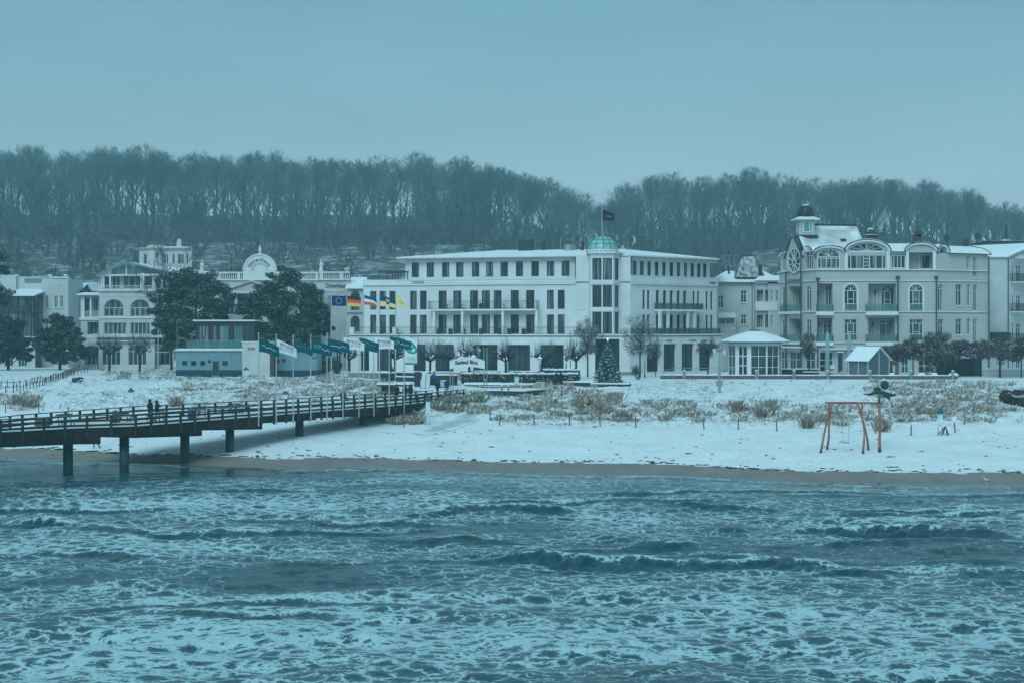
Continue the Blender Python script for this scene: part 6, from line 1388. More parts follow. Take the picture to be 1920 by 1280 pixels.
def notice(px, pt, pb, lab, w=8, cap=True, Y=None):
    if Y is None: x,Y,z0 = onground(px,pb)
    else: x = X(px,Y); z0 = G(x,Y)
    k = Y/F; zt = Z(pt,Y); h = zt-z0; th = thing('notice_column', lab, 'sign', (x,Y,z0), 'white notice columns with teal lantern caps'); hw = w*k/2
    for s in (-1,1): MB().box(x+s*hw*.8-.03,Y-.03,z0-.1,x+s*hw*.8+.03,Y+.03,z0+h*.4).build('leg',STEEL,th)
    MB().box(x-hw,Y-.06,z0+h*.32,x+hw,Y+.06,z0+h*.80).build('panel',PANELW,th)
    MB().box(x-hw*1.25,Y-.16,z0+h*.80,x+hw*1.25,Y+.16,z0+h*.90).build('cap',CAPT,th); MB().lathe((x,Y,0),[(.16,z0+h*.90),(.18,z0+h*.95),(.07,z0+h*.97),(.1,zt)],8).build('cap_top',CAPT,th)
    if w > 7: MB().box(x-hw*.7,Y-.075,z0+h*.36,x+hw*.6,Y-.061,z0+h*.40).build('small_print',SCREEN,th)
notice(245.5,726,768,'notice column in the snowy dune behind the walking couple')
notice(461.5,688,712,'small notice column in front of the white tower block',8)
notice(535,732,758,'notice column half hidden behind the pier rail left of the third flagpole')
notice(802.5,740,797,'tallest notice column beside the snowy path under the pier end')
notice(968.5,699,731,'notice column in front of the dark hedge on the boardwalk',8,True,196)
notice(1197,704,737,'thin notice post right of the Christmas tree in the dune',4)
notice(1763,765,815,'notice column in front of the dune at the right with crossed driftwood',9)
def arch_sign():
    Y = 192.0; z = lambda py: Z(py,Y); z0 = 4.0; xs = [X(p,Y) for p in (843.5,848.5,906,913)]; th = thing('arch_sign','white curved Seebad Binz sign on slender posts at the pier entrance','sign',(X(877,Y),Y,z0)); f = flat(843,909,Y)
    for p,t in ((844,676),(849,676),(907.5,651),(913,651)): x = X(p,Y); MB().tube([(x,Y+.15,z0-.6),(x,Y+.15,z(t))],.06,6).build('post',STEEL,th)
    n = 16; lo,hi = [],[]
    for i in range(n+1):
        t = i/n; s = f.len*t; b = 4*t*(1-t); hi.append((s, z(677.5)+ (z(670.5)-z(677.5))*b)); lo.append((s, z(691.5)+(z(687)-z(691.5))*b))
    mb = MB(); mb.extrude([f.p(a,.06,b) for a,b in lo+hi[::-1]], (0,.12,0)); bd = mb.build('sign_board',CLOTHW,th)
    mb = MB()
    for (a,b),(c,d) in zip(hi[:-1],hi[1:]): mb.bar(f.p(a,0,b+.05),f.p(c,0,d+.05),.22,.10)
    mb.build('snow_cap',SNOW,bd)
    v,fs = text_geo('Seebad Binz',1,.03); xs_ = [a for a,b in v]; x0,x1 = min(xs_),max(xs_); ys = [b for a,b in v]; y0,y1 = min(ys),max(ys); mb = MB()
    def mp(a,b): t = .155+(a-x0)/(x1-x0)*.65; return f.p(f.len*t,.09,z(685.5)+(z(681.5)-z(685.5))*4*t*(1-t)-.02+(b-y0)/(y1-y0)*.47)
    mb.add([mp(a,b) for a,b in v],fs); mb.build('lettering',INK,bd)
arch_sign()
def round_sign():
    Y = 210.0; x = X(1062.5,Y); th = thing('traffic_sign','small round sign on a thin pole left of the reddish mast','sign',(x,Y,G(x,Y))); MB().tube([(x,Y,G(x,Y)),(x,Y,Z(668,Y))],.04,6).build('pole',STEEL,th)
    mb = MB(); mb.lathe((0,0,0),[(.28,0),(.28,.03)],14); mb.v = [(x+a,Y-.06-c,Z(672,Y)+b) for a,b,c in mb.v]; mb.build('sign_disc',CAPT,th); MB().box(x-.2,Y-.08,Z(682,Y),x+.2,Y-.05,Z(678,Y)).build('plate',PANELW,th); MB().box(x-.25,Y-.05,Z(714,Y),x+.5,Y,Z(703,Y)).build('board',DARK,th)
round_sign()

# ------------------------------------------------------------------ promenade edges, walls, hedges
def low_wall(p0,Y0,p1,Y1,z0,z1,m,lab,name='low_wall',cap=.10,th_=.35,cat='wall',group=None):
    f = facpx(p0,Y0,p1,Y1); t = thing(name,lab,cat,f.p(f.len/2,0,z0),group); mb = MB(); fbox(mb,f,0,f.len,-th_,0,z0,z1); mb.build('wall_body' ,m,t); mb = MB(); n = max(2,int(f.len/.8)); r = random.Random(int(p0))
    for i in range(n): fbox(mb,f,f.len*i/n,f.len*(i+1)/n,-th_-.03,.03,z1,z1+cap*(1+.25*r.random()))
    mb.build('snow_cap',SNOW,t); return t,f
def walls():
    t,f = low_wall(1238,216,1795,214,3.9,5.05,BRICKY,'long brown promenade wall below the pavilion with snow on its ledge')
    for p in (1283,1418,1488.5,1552,1631,1708,1786):
        q = f.p(f.s(p),.16,0); MB().box(q.x-.16,q.y-.16,4.3,q.x+.16,q.y+.16,5.65).build('bollard_post',CONC,t); MB().lathe((q.x,q.y,0),[(.2,5.65),(.14,5.74),(.03,5.78)],8).build('post_snow',SNOW,t)
    t2 = thing('handrail','curved steel handrail on the promenade wall left of the pavilion','railing',f.p(f.s(1300),-.4,5.05)); pts = [f.p(f.s(p),-.5,z) for p,z in ((1240,5.5),(1262,5.95),(1300,5.98),(1378,5.9))]; MB().tube(pts,.035,6).build('rail',STEEL,t2)
    for p in (1243,1262,1295,1330,1376): q = f.p(f.s(p),-.5,0); MB().tube([(q.x,q.y,4.7),(q.x,q.y,5.95 if p > 1250 else 5.5)],.03,6).build('post',STEEL,t2)
    low_wall(652,225,712,221,3.9,5.2,CONC,'upper pale retaining wall with snow behind the flagpoles'); low_wall(650,219,682,218,3.9,4.55,CONC,'short pale lower wall left of the tall flagpoles'); low_wall(683,217,711,216,3.6,4.45,CONC,'pale lower wall with thick snow under the striped flags')
    low_wall(735,219,788,216,4.0,5.35,DKCON,'dark upper wall with snow left of the teal pillar',cap=.12); low_wall(742,213,778,211,4.0,4.95,DKCON,'dark lower wall with snow left of the teal pillar',cap=.12); low_wall(714,218,731,217,3.8,5.3,DKCON,'dark square wall block beside the seated figure',cap=.06,th_=1.2)
    low_wall(800,214,862,213,4.3,5.5,TERRA,'reddish wind screen wall with snow left of the Seebad Binz sign'); low_wall(862,217,1010,215,4.3,5.55,TERRA,'long reddish wind screen wall with snow behind the dark hedge'); low_wall(805,206,856,205,4.2,5.35,DKCON,'dark curved planter wall with snow near the notice boards',cap=.14)
    low_wall(905,188,985,186,2.6,4.15,DKCON,'dark boardwalk abutment wall at the head of the snowy path',cap=.10,th_=6); low_wall(1056,204,1112,203,3.8,4.55,DKCON,'round snowy plinth left of the Christmas tree',cap=.14,th_=4); low_wall(1107,202,1180,201,3.9,4.42,DKCON,'low dark ledge in front of the Christmas tree',cap=.10,th_=1.5)
    low_wall(1162,232,1188,232,4.5,5.1,CONC,'short grey step beside the hotel entrance')
    low_wall(870,203,1000,200,4.2,4.32,DKCON,'snowy kerb in front of the dark hedge',cap=.22,th_=1.2)
walls()
def scatter_leaves(mb_v, mb_f, c, r, n, size, g, shell_=.55, wid=.45):
    """n small two-triangle leaves in an ellipsoid; numpy"""
    d = g.normal(size=(n,3)); d /= np.linalg.norm(d,axis=1)[:,None]; rad = shell_+(1-shell_)*g.random((n,1))**.6
    p = np.array(c)+d*rad*np.array(r); a = g.normal(size=(n,3)); a /= np.linalg.norm(a,axis=1)[:,None]; b = np.cross(a,g.normal(size=(n,3))); b /= np.linalg.norm(b,axis=1)[:,None]
    s = size*(.6+.8*g.random((n,1))); o = sum(len(x) for x in mb_v)
    V = np.stack([p-a*s, p+b*s*wid, p+a*s, p-b*s*wid],1).reshape(-1,3); i = np.arange(n)*4+o
    mb_v.append(V); mb_f.append(np.stack([i,i+1,i+2,i+3],1))
def hedge(p0,Y0,p1,Y1,z0,z1,w,lab,seed=1,m=None):
    f = facpx(p0,Y0,p1,Y1); t = thing('hedge',lab,'hedge',f.p(f.len/2,-w/2,z0)); g = np.random.default_rng(seed); V,Fc = [],[]; mb = MB(); fbox(mb,f,.12,f.len-.12,-w+.12,-.12,z0,z1-.12); mb.build('stems',HEDGE,t)
    n = max(3,int(f.len/.5))
    for i in range(n):
        q = f.p(f.len*(i+.5)/n,-w/2,0); scatter_leaves(V,Fc,(q.x,q.y,(z0+z1)/2),(.45,w*.62,(z1-z0)*.62),110,.12,g,.7)
    npmesh('foliage',np.concatenate(V),np.concatenate(Fc),m or HEDGE,parent=t)
    mb = MB()
    for i in range(n*2): q = f.p(f.len*(i+.5)/n/2,-w/2,0); mb.blob((q.x,q.y+g.uniform(-.1,.1),z1+g.uniform(-.05,.05)),(f.len/n*.45,w*.52,.12+.06*g.random()),i+seed,7,4,.2)
    mb.build('snow_cap',SNOW,t,smooth=True)
hedge(863,207,1082,204,4.4,5.55,1.3,'long dark clipped hedge with snow on top in front of the hotel',1)
hedge(1015,211,1083,209,4.4,5.9,1.2,'second snow topped hedge behind the long dark hedge by the lantern',2)
def kiosks():
    Y = 205.0; x0,x1 = X(777,Y),X(788,Y); t = thing('pillar','dark teal square pillar at the pier entrance left of the info boards','pillar',(X(782,Y),Y,4.2)); MB().box(x0,Y-.35,3.8,x1,Y+.35,Z(696,Y)).build('body',HUTD,t); MB().box(x0-.05,Y-.4,Z(696,Y),x1+.05,Y+.4,Z(695,Y)).build('snow_cap',SNOW,t)
    Y = 201.0
    for a,b,q0,q1,l,m in ((789,800,724,702,'pale glazed board next to the dark teal pillar',PANELW),(797,807,726,700,'tilted white info board left of the blue jacket',PANELW)):
        t = thing('info_board',l,'sign',(X((a+b)/2,Y),Y,3.9)); MB().hexa([(X(a,Y),Y-.1,Z(q0,Y)),(X(b-2,Y),Y-.1,Z(q0,Y)),(X(b-2,Y),Y,Z(q0,Y)),(X(a,Y),Y,Z(q0,Y)),(X(a+2,Y),Y-.1,Z(q1,Y)),(X(b,Y),Y-.1,Z(q1,Y)),(X(b,Y),Y,Z(q1,Y)),(X(a+2,Y),Y,Z(q1,Y))]).build('panel',m,t)
        MB().bar((X(a,Y),Y+.02,3.8),(X(a+2,Y),Y+.02,Z(q1+2,Y)),.08,.1).build('post',DARK,t); MB().bar((X(b-2,Y),Y+.02,3.8),(X(b,Y),Y+.02,Z(q1+2,Y)),.08,.1).build('post',DARK,t)
    Y = 199.0; t = thing('info_screen','dark framed info case with a bright blue poster under the Seebad Binz sign','sign',(X(832,Y),Y,3.9)); MB().box(X(823,Y),Y-.1,Z(726,Y),X(842,Y),Y+.15,Z(709,Y)).build('case',DARK,t); MB().box(X(826,Y),Y-.13,Z(724,Y),X(838,Y),Y-.105,Z(711.5,Y)).build('poster',SCREEN,t); mb = MB()
    for q in (715,718,721): mb.box(X(832,Y),Y-.15,Z(q+1.3,Y),X(837,Y),Y-.135,Z(q,Y))
    mb.build('small_print',NAVY,t)
    for a in (825,840): MB().box(X(a,Y)-.05,Y,3.6,X(a,Y)+.05,Y+.1,Z(726,Y)).build('leg',DARK,t)
    Y = 190.0; t = thing('shelter','low flat roofed shelter with snow behind the three people on the pier','shelter',(X(735,Y),Y,3.6)); f = flat(706,772,Y); mb = MB(); fbox(mb,f,0,f.len,-3,0,Z(724,Y),Z(720.5,Y)); mb.build('roof_slab',DKCON,t); mb = MB(); fbox(mb,f,0,f.len,-3.05,.05,Z(720.5,Y),Z(718.2,Y)); mb.build('snow_cap',SNOW,t)
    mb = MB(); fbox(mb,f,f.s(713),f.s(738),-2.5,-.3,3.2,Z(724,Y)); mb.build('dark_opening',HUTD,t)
    mb = MB()
    for a in (711,739,768): fbox(mb,f,f.s(a),f.s(a)+.25,-.4,0,3.2,Z(724,Y))
    mb.build('support',CONC,t)
    for a,c,l in ((1009,(.30,.36,.20),'greenish litter bin on the path in front of the hedge'),(1017,(.62,.40,.30),'salmon coloured box beside the greenish bin on the path')):
        Y = 197; x = X(a,Y); t = thing('bin',l,'bin',(x,Y,G(x,Y))); m = mat('bin_paint',c,.7,.3,var=.2,scale=2); MB().box(x-.22,Y-.25,G(x,Y)-.1,x+.22,Y+.25,Z(716.5,Y)).build('body',m,t); MB().box(x-.25,Y-.28,Z(716.5,Y),x+.25,Y+.28,Z(715.8,Y)).build('lid',SNOW,t)
    for a,s in ((941,0),(953,1)):
        Y = 183; x = X(a,Y); t = thing('post',('left','right')[s]+' wooden gate post with a snow cap in front of the dark boardwalk wall','post',(x,Y,G(x,Y)),'gate posts'); MB().box(x-.07,Y-.07,G(x,Y)-.2,x+.07,Y+.07,G(x,Y)+1.2).build('post_body',TIMBER,t); MB().blob((x,Y,G(x,Y)+1.22),.1,1,7,4).build('snow_cap',SNOW,t)
kiosks()
def parasols():
    for px,Y,lab in ((1551.5,224,'closed pale parasol standing left, in front of the villa loggias'),(1592.5,226,'closed pale parasol just behind the snowy hut roof')):
        x = X(px,Y); k = Y/F; t = thing('parasol',lab,'parasol',(x,Y,GZ)); zt = Z(623,Y); MB().tube([(x,Y,GZ),(x,Y,GZ+1.2)],.05,8).build('pole',STEEL,t); mb = MB(); mb.lathe((x,Y,0),[(3.2*k,GZ+1.0),(4.0*k,GZ+1.15),(3.9*k,GZ+2.5),(3.2*k,zt-.25),(2.0*k,zt-.06),(.05,zt)],14); mb.build('canopy',PARASOL,t,smooth=True)
        MB().lathe((x,Y,0),[(4.05*k,GZ+1.9),(4.1*k,GZ+1.95),(4.05*k,GZ+2.0)],14).build('strap',FRG,t); MB().box(x-.5,Y-.5,GZ-.1,x+.5,Y+.5,GZ+.12).build('base',CONC,t)
    Y = 219; t = thing('picnic_table','snowy picnic table with splayed legs behind the promenade wall','table',(X(1522,Y),Y,GZ)); f = flat(1508,1572,Y)
    for i in range(4): mb = MB(); fbox(mb,f,0,f.len,-.05-.28*(i+1)+.03,-.05-.28*i,Z(697.5,Y)-.04,Z(697.5,Y)+.03); mb.build('top_plank',TIMBER,t)
    mb = MB(); fbox(mb,f,-.02,f.len,-1.2,-.03,Z(697.5,Y)+.03,Z(697.5,Y)+.10); mb.build('snow_cap',SNOW,t)
    for a in (1518,1558):
        for s,d in ((-5,.2),(7,-1.4)): MB().bar(f.p(f.s(a+s),d,GZ-.1),f.p(f.s(a),-.6,Z(698,Y)),.09,.09).build('leg',FRD,t)
    for d in (.25,-1.65): mb = MB(); fbox(mb,f,.3,f.len-.3,d-.14,d+.14,GZ+.38,GZ+.44); mb.build('bench_plank',TIMBER,t)
    t = thing('counter','long dark terrace counter with snow in front of the villa cafe','counter',(X(1500,227),227,GZ)); f = flat(1466,1534,227); mb = MB(); fbox(mb,f,0,f.len,-.6,0,GZ,Z(692,227)); mb.build('front',HUTD,t); mb = MB(); fbox(mb,f,-.1,f.len+.1,-.7,.15,Z(692,227),Z(690,227)); mb.build('snow_cap',SNOW,t)
    Y = 224; t = thing('menu_board','pale menu board with a red strip beside the parasol','sign',(X(1561,Y),Y,GZ)); MB().box(X(1556.5,Y),Y-.05,GZ+.9,X(1565,Y),Y+.05,Z(684,Y)).build('board',PANELW,t); MB().box(X(1557,Y),Y-.07,GZ+.9,X(1564,Y),Y-.055,GZ+1.1).build('red_strip',INKR,t); MB().box(X(1560,Y),Y-.03,GZ-.1,X(1561.5,Y),Y+.03,GZ+.9).build('post',STEEL,t)
    Y = 233.5; t = thing('sign_banner','tall dark narrow banner sign by the cafe door','sign',(X(1575.5,Y),Y,GZ)); MB().box(X(1571.5,Y),Y-.06,GZ+.6,X(1579.5,Y),Y+.06,Z(661,Y)).build('board',NAVY,t); MB().box(X(1569,Y),Y-.3,Z(660.5,Y),X(1582,Y),Y+.1,Z(658.8,Y)).build('lamp_hood',TRIM,t); MB().box(X(1575,Y),Y-.04,GZ-.1,X(1576,Y),Y+.04,GZ+.6).build('post',STEEL,t)
    for px,py,r,lab in ((1728,706,.5,'snow covered boulder under the brown trees by the turquoise post'),(1788,703,.62,'round white snow mound on a stump behind the wall'),(1672,706,.4,'dark planter tub with snow beside the hut'),(1752,706,.45,'flat snow covered stone between the brown trees')):
        Y = 217; x = X(px,Y); t = thing('planter' if 'tub' in lab else 'boulder',lab,'planter' if 'tub' in lab else 'stone',(x,Y,GZ)); MB().blob((x,Y,GZ+.25),(r,r*.8,.35),px,9,6,.15).build('body',ROCK,t); MB().blob((x,Y,GZ+.42),(r*1.05,r*.85,.36),px+1,10,6,.1).build('snow_cap',SNOW,t,smooth=True)
parasols()

# ------------------------------------------------------------------ dune posts, rope fences, path
def posts():
    mm = MB().tube([(0,0,-.3),(.02,0,.5),(0,.01,.95)],[.06,.055,.045],7).build('dune_post',mat('red_brown_post',(.20,.085,.075),.8,.2,var=.4,scale=4),mesh_only=True)
    L_ = [(10,772,'under the far left marram tuft'),(73,774,'behind the pier bench'),(128,778,'behind the far pier rail at the left'),(757,800,'beside the fallen rushes under the pier end'),(919,787,'at the right edge of the snowy path'),(936,797,'at the left end of the dune fence line'),(1001,795,'in front of the tallest marram clump'),(1067.5,798,'below the broad marram band'),(1125,799,'left of the reddish heather patch'),(1192,801,'in the middle of the beach edge'),(1320,804,'right of the middle of the beach edge'),(1384,805,'on open snow between small weeds'),(1456.5,808,'just left of the swing frame'),(1642,812,'directly behind the carved palm post'),(1708,816,'between the palm post and the notice column'),(1791,811,'right of the notice column'),(1808,795,'up the dune right of the notice column'),(1827.5,780,'highest on the dune near the rocks')]
    for px,py,l in L_:
        x,y,z = onground(px,py); o = link('dune_post',mm); o.location = (x,y,z); o.rotation_euler = (R.uniform(-.08,.08),R.uniform(-.08,.08),R.uniform(0,6)); tag(o,'short reddish dune post '+l,'post','posts along the foot of the dune')
    pm = MB().box(-.05,-.05,-.3,.05,.05,.85).build('fence_post',TIMBER,mesh_only=True)
    for pts,l in (([(2,732),(60,721),(118,708),(150,694),(210,689),(260,684)],'upper post and rope fence climbing left of the dune path'),([(-4,740),(25,735),(80,722),(110,711),(140,702),(170,697)],'lower post and rope fence along the near side of the dune path')):
        W_ = [Vector(onground(a,b)) for a,b in pts]; t = thing('rope_fence',l,'fence',W_[0]); prev = None
        for a,b in zip(W_[:-1],W_[1:]):
            n = max(1,int((b-a).length/1.5))
            for i in range(n):
                q = a+(b-a)*(i/n); q.z = G(q.x,q.y); o = link('fence_post',pm,t); o.location = q-W_[0]
                if prev is not None: MB().tube([prev+Vector((0,0,.7)),(prev+q)/2+Vector((0,0,.62)),q+Vector((0,0,.7))],.025,4).build('rope',TIMBER,t)
                prev = q
    # trampled track through the dune
    le = [(772,812),(800,800),(850,780),(905,758),(938,744)]; ri = [(798,817),(850,806),(905,786),(948,764),(968,750)]
    def res(p,n):
        out=[]
        for i in range(n+1): t=i/n*(len(p)-1); k=min(int(t),len(p)-2); u=t-k; out.append(onground(p[k][0]+(p[k+1][0]-p[k][0])*u,p[k][1]+(p[k+1][1]-p[k][1])*u))
        return out
    A_,B_ = res(le,28),res(ri,28); V=[]; m=8
    for a,b in zip(A_,B_):
        for j in range(m+1): t=j/m; x=a[0]+(b[0]-a[0])*t; y=a[1]+(b[1]-a[1])*t; V.append((x,y,G(x,y)+.03+.02*math.sin(t*math.pi)))
    ED=[]
    for i in range(29):
        for j in range(m+1): t=j/m+.10*math.sin(i*1.9)+.06*math.sin(i*.7+2); ED.append(max(0,min(1,(t-.04)/.26))*max(0,min(1,(.98-t)/.26))*min(1,i/5)*min(1,(28-i)/3+.3))
    Fc=[(i*(m+1)+j,i*(m+1)+j+1,(i+1)*(m+1)+j+1,(i+1)*(m+1)+j) for i in range(28) for j in range(m)]
    pm_=mat('trodden_snow',(.58,.61,.63),.8,.2,col2=(.40,.415,.425),scale=1.6,detail=8,bump=.5); t_=pm_.node_tree; b_=t_.nodes['Principled BSDF']; a_=t_.nodes.new('ShaderNodeAttribute'); a_.attribute_name='trod'; x_=t_.nodes.new('ShaderNodeMix'); x_.data_type='RGBA'; x_.inputs[6].default_value=(.82,.845,.865,1)
    sx_=b_.inputs['Base Color'].links[0].from_socket; t_.links.new(sx_,x_.inputs[7]); t_.links.new(a_.outputs['Fac'],x_.inputs[0]); t_.links.new(x_.outputs[2],b_.inputs['Base Color'])
    o=npmesh('path',V,Fc,pm_,attrs={'trod':ED},smooth=True); o['kind']='structure'
posts()

# ------------------------------------------------------------------ swing with carved palm
def swing():
    base = Vector(onground(1592,846)); Y = base.y; z = lambda py: Z(py,Y); x = lambda p: X(p,Y); k = Y/F
    th = thing('swing_frame','red wooden swing frame of crooked poles with one hanging seat on the beach','swing',base)
    def leg(pts,r=.088):
        P=[Vector((x(p),Y+d,z(q))) for p,q,d in pts]; P[-1].z=min(P[-1].z,G(P[-1].x,P[-1].y)+.02); o=MB().tube(P,[r*.85]*(len(P)-2)+[r,r*1.1],9).build('leg',REDWOOD,th,smooth=True); e=P[-1]; d=(P[-1]-P[-2]).normalized(); MB().tube([e-d*.18,e+d*.3],[r*1.16,r*1.16],9).build('post_foot',FOOT,o)
    leg([(1555,754,.1),(1554.5,765,0),(1551,782,-.2),(1545,803,-.5),(1539.5,824,-.8),(1534.5,845,-1.0)]); leg([(1560.5,753,-.1),(1558,772,.2),(1556.5,790,.5),(1557.5,808,.8),(1558.5,820,1.0),(1556,838,1.2)])
    leg([(1616.5,754,.1),(1615,772,-.1),(1616,790,-.4),(1617.5,808,-.7),(1615.5,826,-.9),(1612.5,847,-1.1)]); leg([(1608,754,-.1),(1614,772,.2),(1621,790,.5),(1627,808,.8),(1631,824,1.0),(1634,840,1.2)])
    MB().tube([(x(1547.5),Y,z(754)),(x(1580),Y,z(753.6)),(x(1612),Y,z(753.8)),(x(1650.5),Y,z(755))],[.095,.09,.09,.09],9).build('crossbeam',REDWOOD,th,smooth=True); MB().tube([(x(1572),Y-.12,z(755.3)),(x(1605),Y-.12,z(754.3))],.10,9).build('crossbeam',REDWOOD,th,smooth=True)
    MB().tube([(x(1549),Y,z(752.4)),(x(1648),Y,z(752.8))],.07,6).build('snow_cap',SNOW,th)
    for p in (1580.5,1591.5): MB().tube([(x(p),Y,z(756)),(x(p),Y,z(828.5))],.016,4).build('chain',STEEL,th)
    MB().bar((x(1579.8),Y,z(829)),(x(1592),Y,z(829)),.22,.05).build('swing_seat',DARK,th)
    t = thing('carved_palm','carved post with dark green head and leaf arms rising from the swing frame','sculpture',(x(1648),Y-.1,G(x(1648),Y)))
    P=[(x(1648),Y-.25,G(x(1648),Y)-.2),(x(1648),Y-.25,z(820)),(x(1649.5),Y-.22,z(795)),(x(1648),Y-.2,z(772)),(x(1647),Y-.2,z(755)),(x(1648.5),Y-.2,z(740)),(x(1651),Y-.2,z(731))]; MB().tube(P[:5],[.125,.11,.10,.11,.10],9).build('trunk',REDWOOD,t,smooth=True); MB().tube(P[4:],[.10,.09,.10],9).build('carved_neck',TIMBER,t,smooth=True); MB().tube([P[0],P[1][:2]+(P[0][2]+.55,)],[.14,.13],9).build('post_foot',FOOT,t)
    mb=MB(); mb.lathe((0,0,0),[(.25,-.12),(.36,0),(.34,.12),(.1,.17)],14); mb.v=[(x(1658)+a*.98,Y-.2+c,z(721)+b) for a,b,c in mb.v]; mb.build('head_disc',FIGD,t)
    for pts in ([(1650,735),(1640,734.5),(1630,738.5),(1624,738),(1617,737)],[(1650,730),(1645,727),(1640,729),(1637,728)],[(1652,735),(1660,741),(1665,745),(1667,749)],[(1652,734),(1662,738),(1671,740),(1679,739.5)]):
        MB().tube([(x(p),Y-.2-.05*i,z(q)) for i,(p,q) in enumerate(pts)],[.13,.15,.12,.07,.04][:len(pts)],7).build('leaf_arm',FIGD,t)
swing()
def driftwood():
    x,y,z = onground(1768,815); t = thing('driftwood_tripod','dark crossed driftwood stakes at the foot of the right notice column','driftwood',(x,y,z))
    for a,b,c in ((-.5,0,.2),(.0,.3,.45),(.55,.1,.3),(.3,-.3,.4),(-.2,-.2,.1)): MB().tube([(x+a,y+b,z-.05),(x+.15+.2*c,y,z+.75)],[.05,.035],6).build('stake',DARK,t)
    x,y,z = onground(146,716); t = thing('driftwood','dark curled piece of wreck wood lying in the snowy dune','driftwood',(x,y,z)); MB().tube([(x-.55,y,z+.05),(x-.5,y,z+.4),(x-.1,y,z+.42),(x+.3,y-.1,z+.6),(x+.75,y,z+.55)],[.3,.34,.28,.18,.08],8).build('trunk',ROCK,t); MB().tube([(x+.2,y,z+.1),(x+.7,y+.1,z+.35)],[.16,.05],7).build('stump',ROCK,t)
    for px,py,r,l,sd in ((1912,760,1.1,'large dark boulder on the dune at the right edge',3),(1890,756,.8,'smaller rounded boulder left of the large dark one',5)):
        x,y,z = onground(px,py); t = thing('boulder',l,'rock',(x,y,z)); MB().blob((x,y,z+.7),(r,r*.9,r*.75),sd,14,9,.28).build('rock_body',ROCK,t,smooth=False)
    x,y,z = onground(1851,908); t = tag(None or thing('gull','small white gull standing on wet sand at the right','bird',(x,y,z)),None,None)
    MB().tube([(x+.28,y,z+.26),(x+.12,y,z+.30),(x-.05,y,z+.33),(x-.17,y,z+.40),(x-.2,y,z+.50),(x-.26,y,z+.53)],[.02,.085,.11,.075,.06,.03],9).build('body',GULL,t,smooth=True); MB().tube([(x-.26,y,z+.53),(x-.34,y,z+.51)],[.02,.006],5).build('beak',STAR,t); MB().tube([(x+.34,y,z+.25),(x-.02,y-.08,z+.34)],[.02,.06],5).build('wing',STEEL,t)
    for s in (-.03,.03): MB().tube([(x-.02,y+s,z-.02),(x-.02,y+s,z+.24)],.012,5).build('leg',STAR,t)
driftwood()

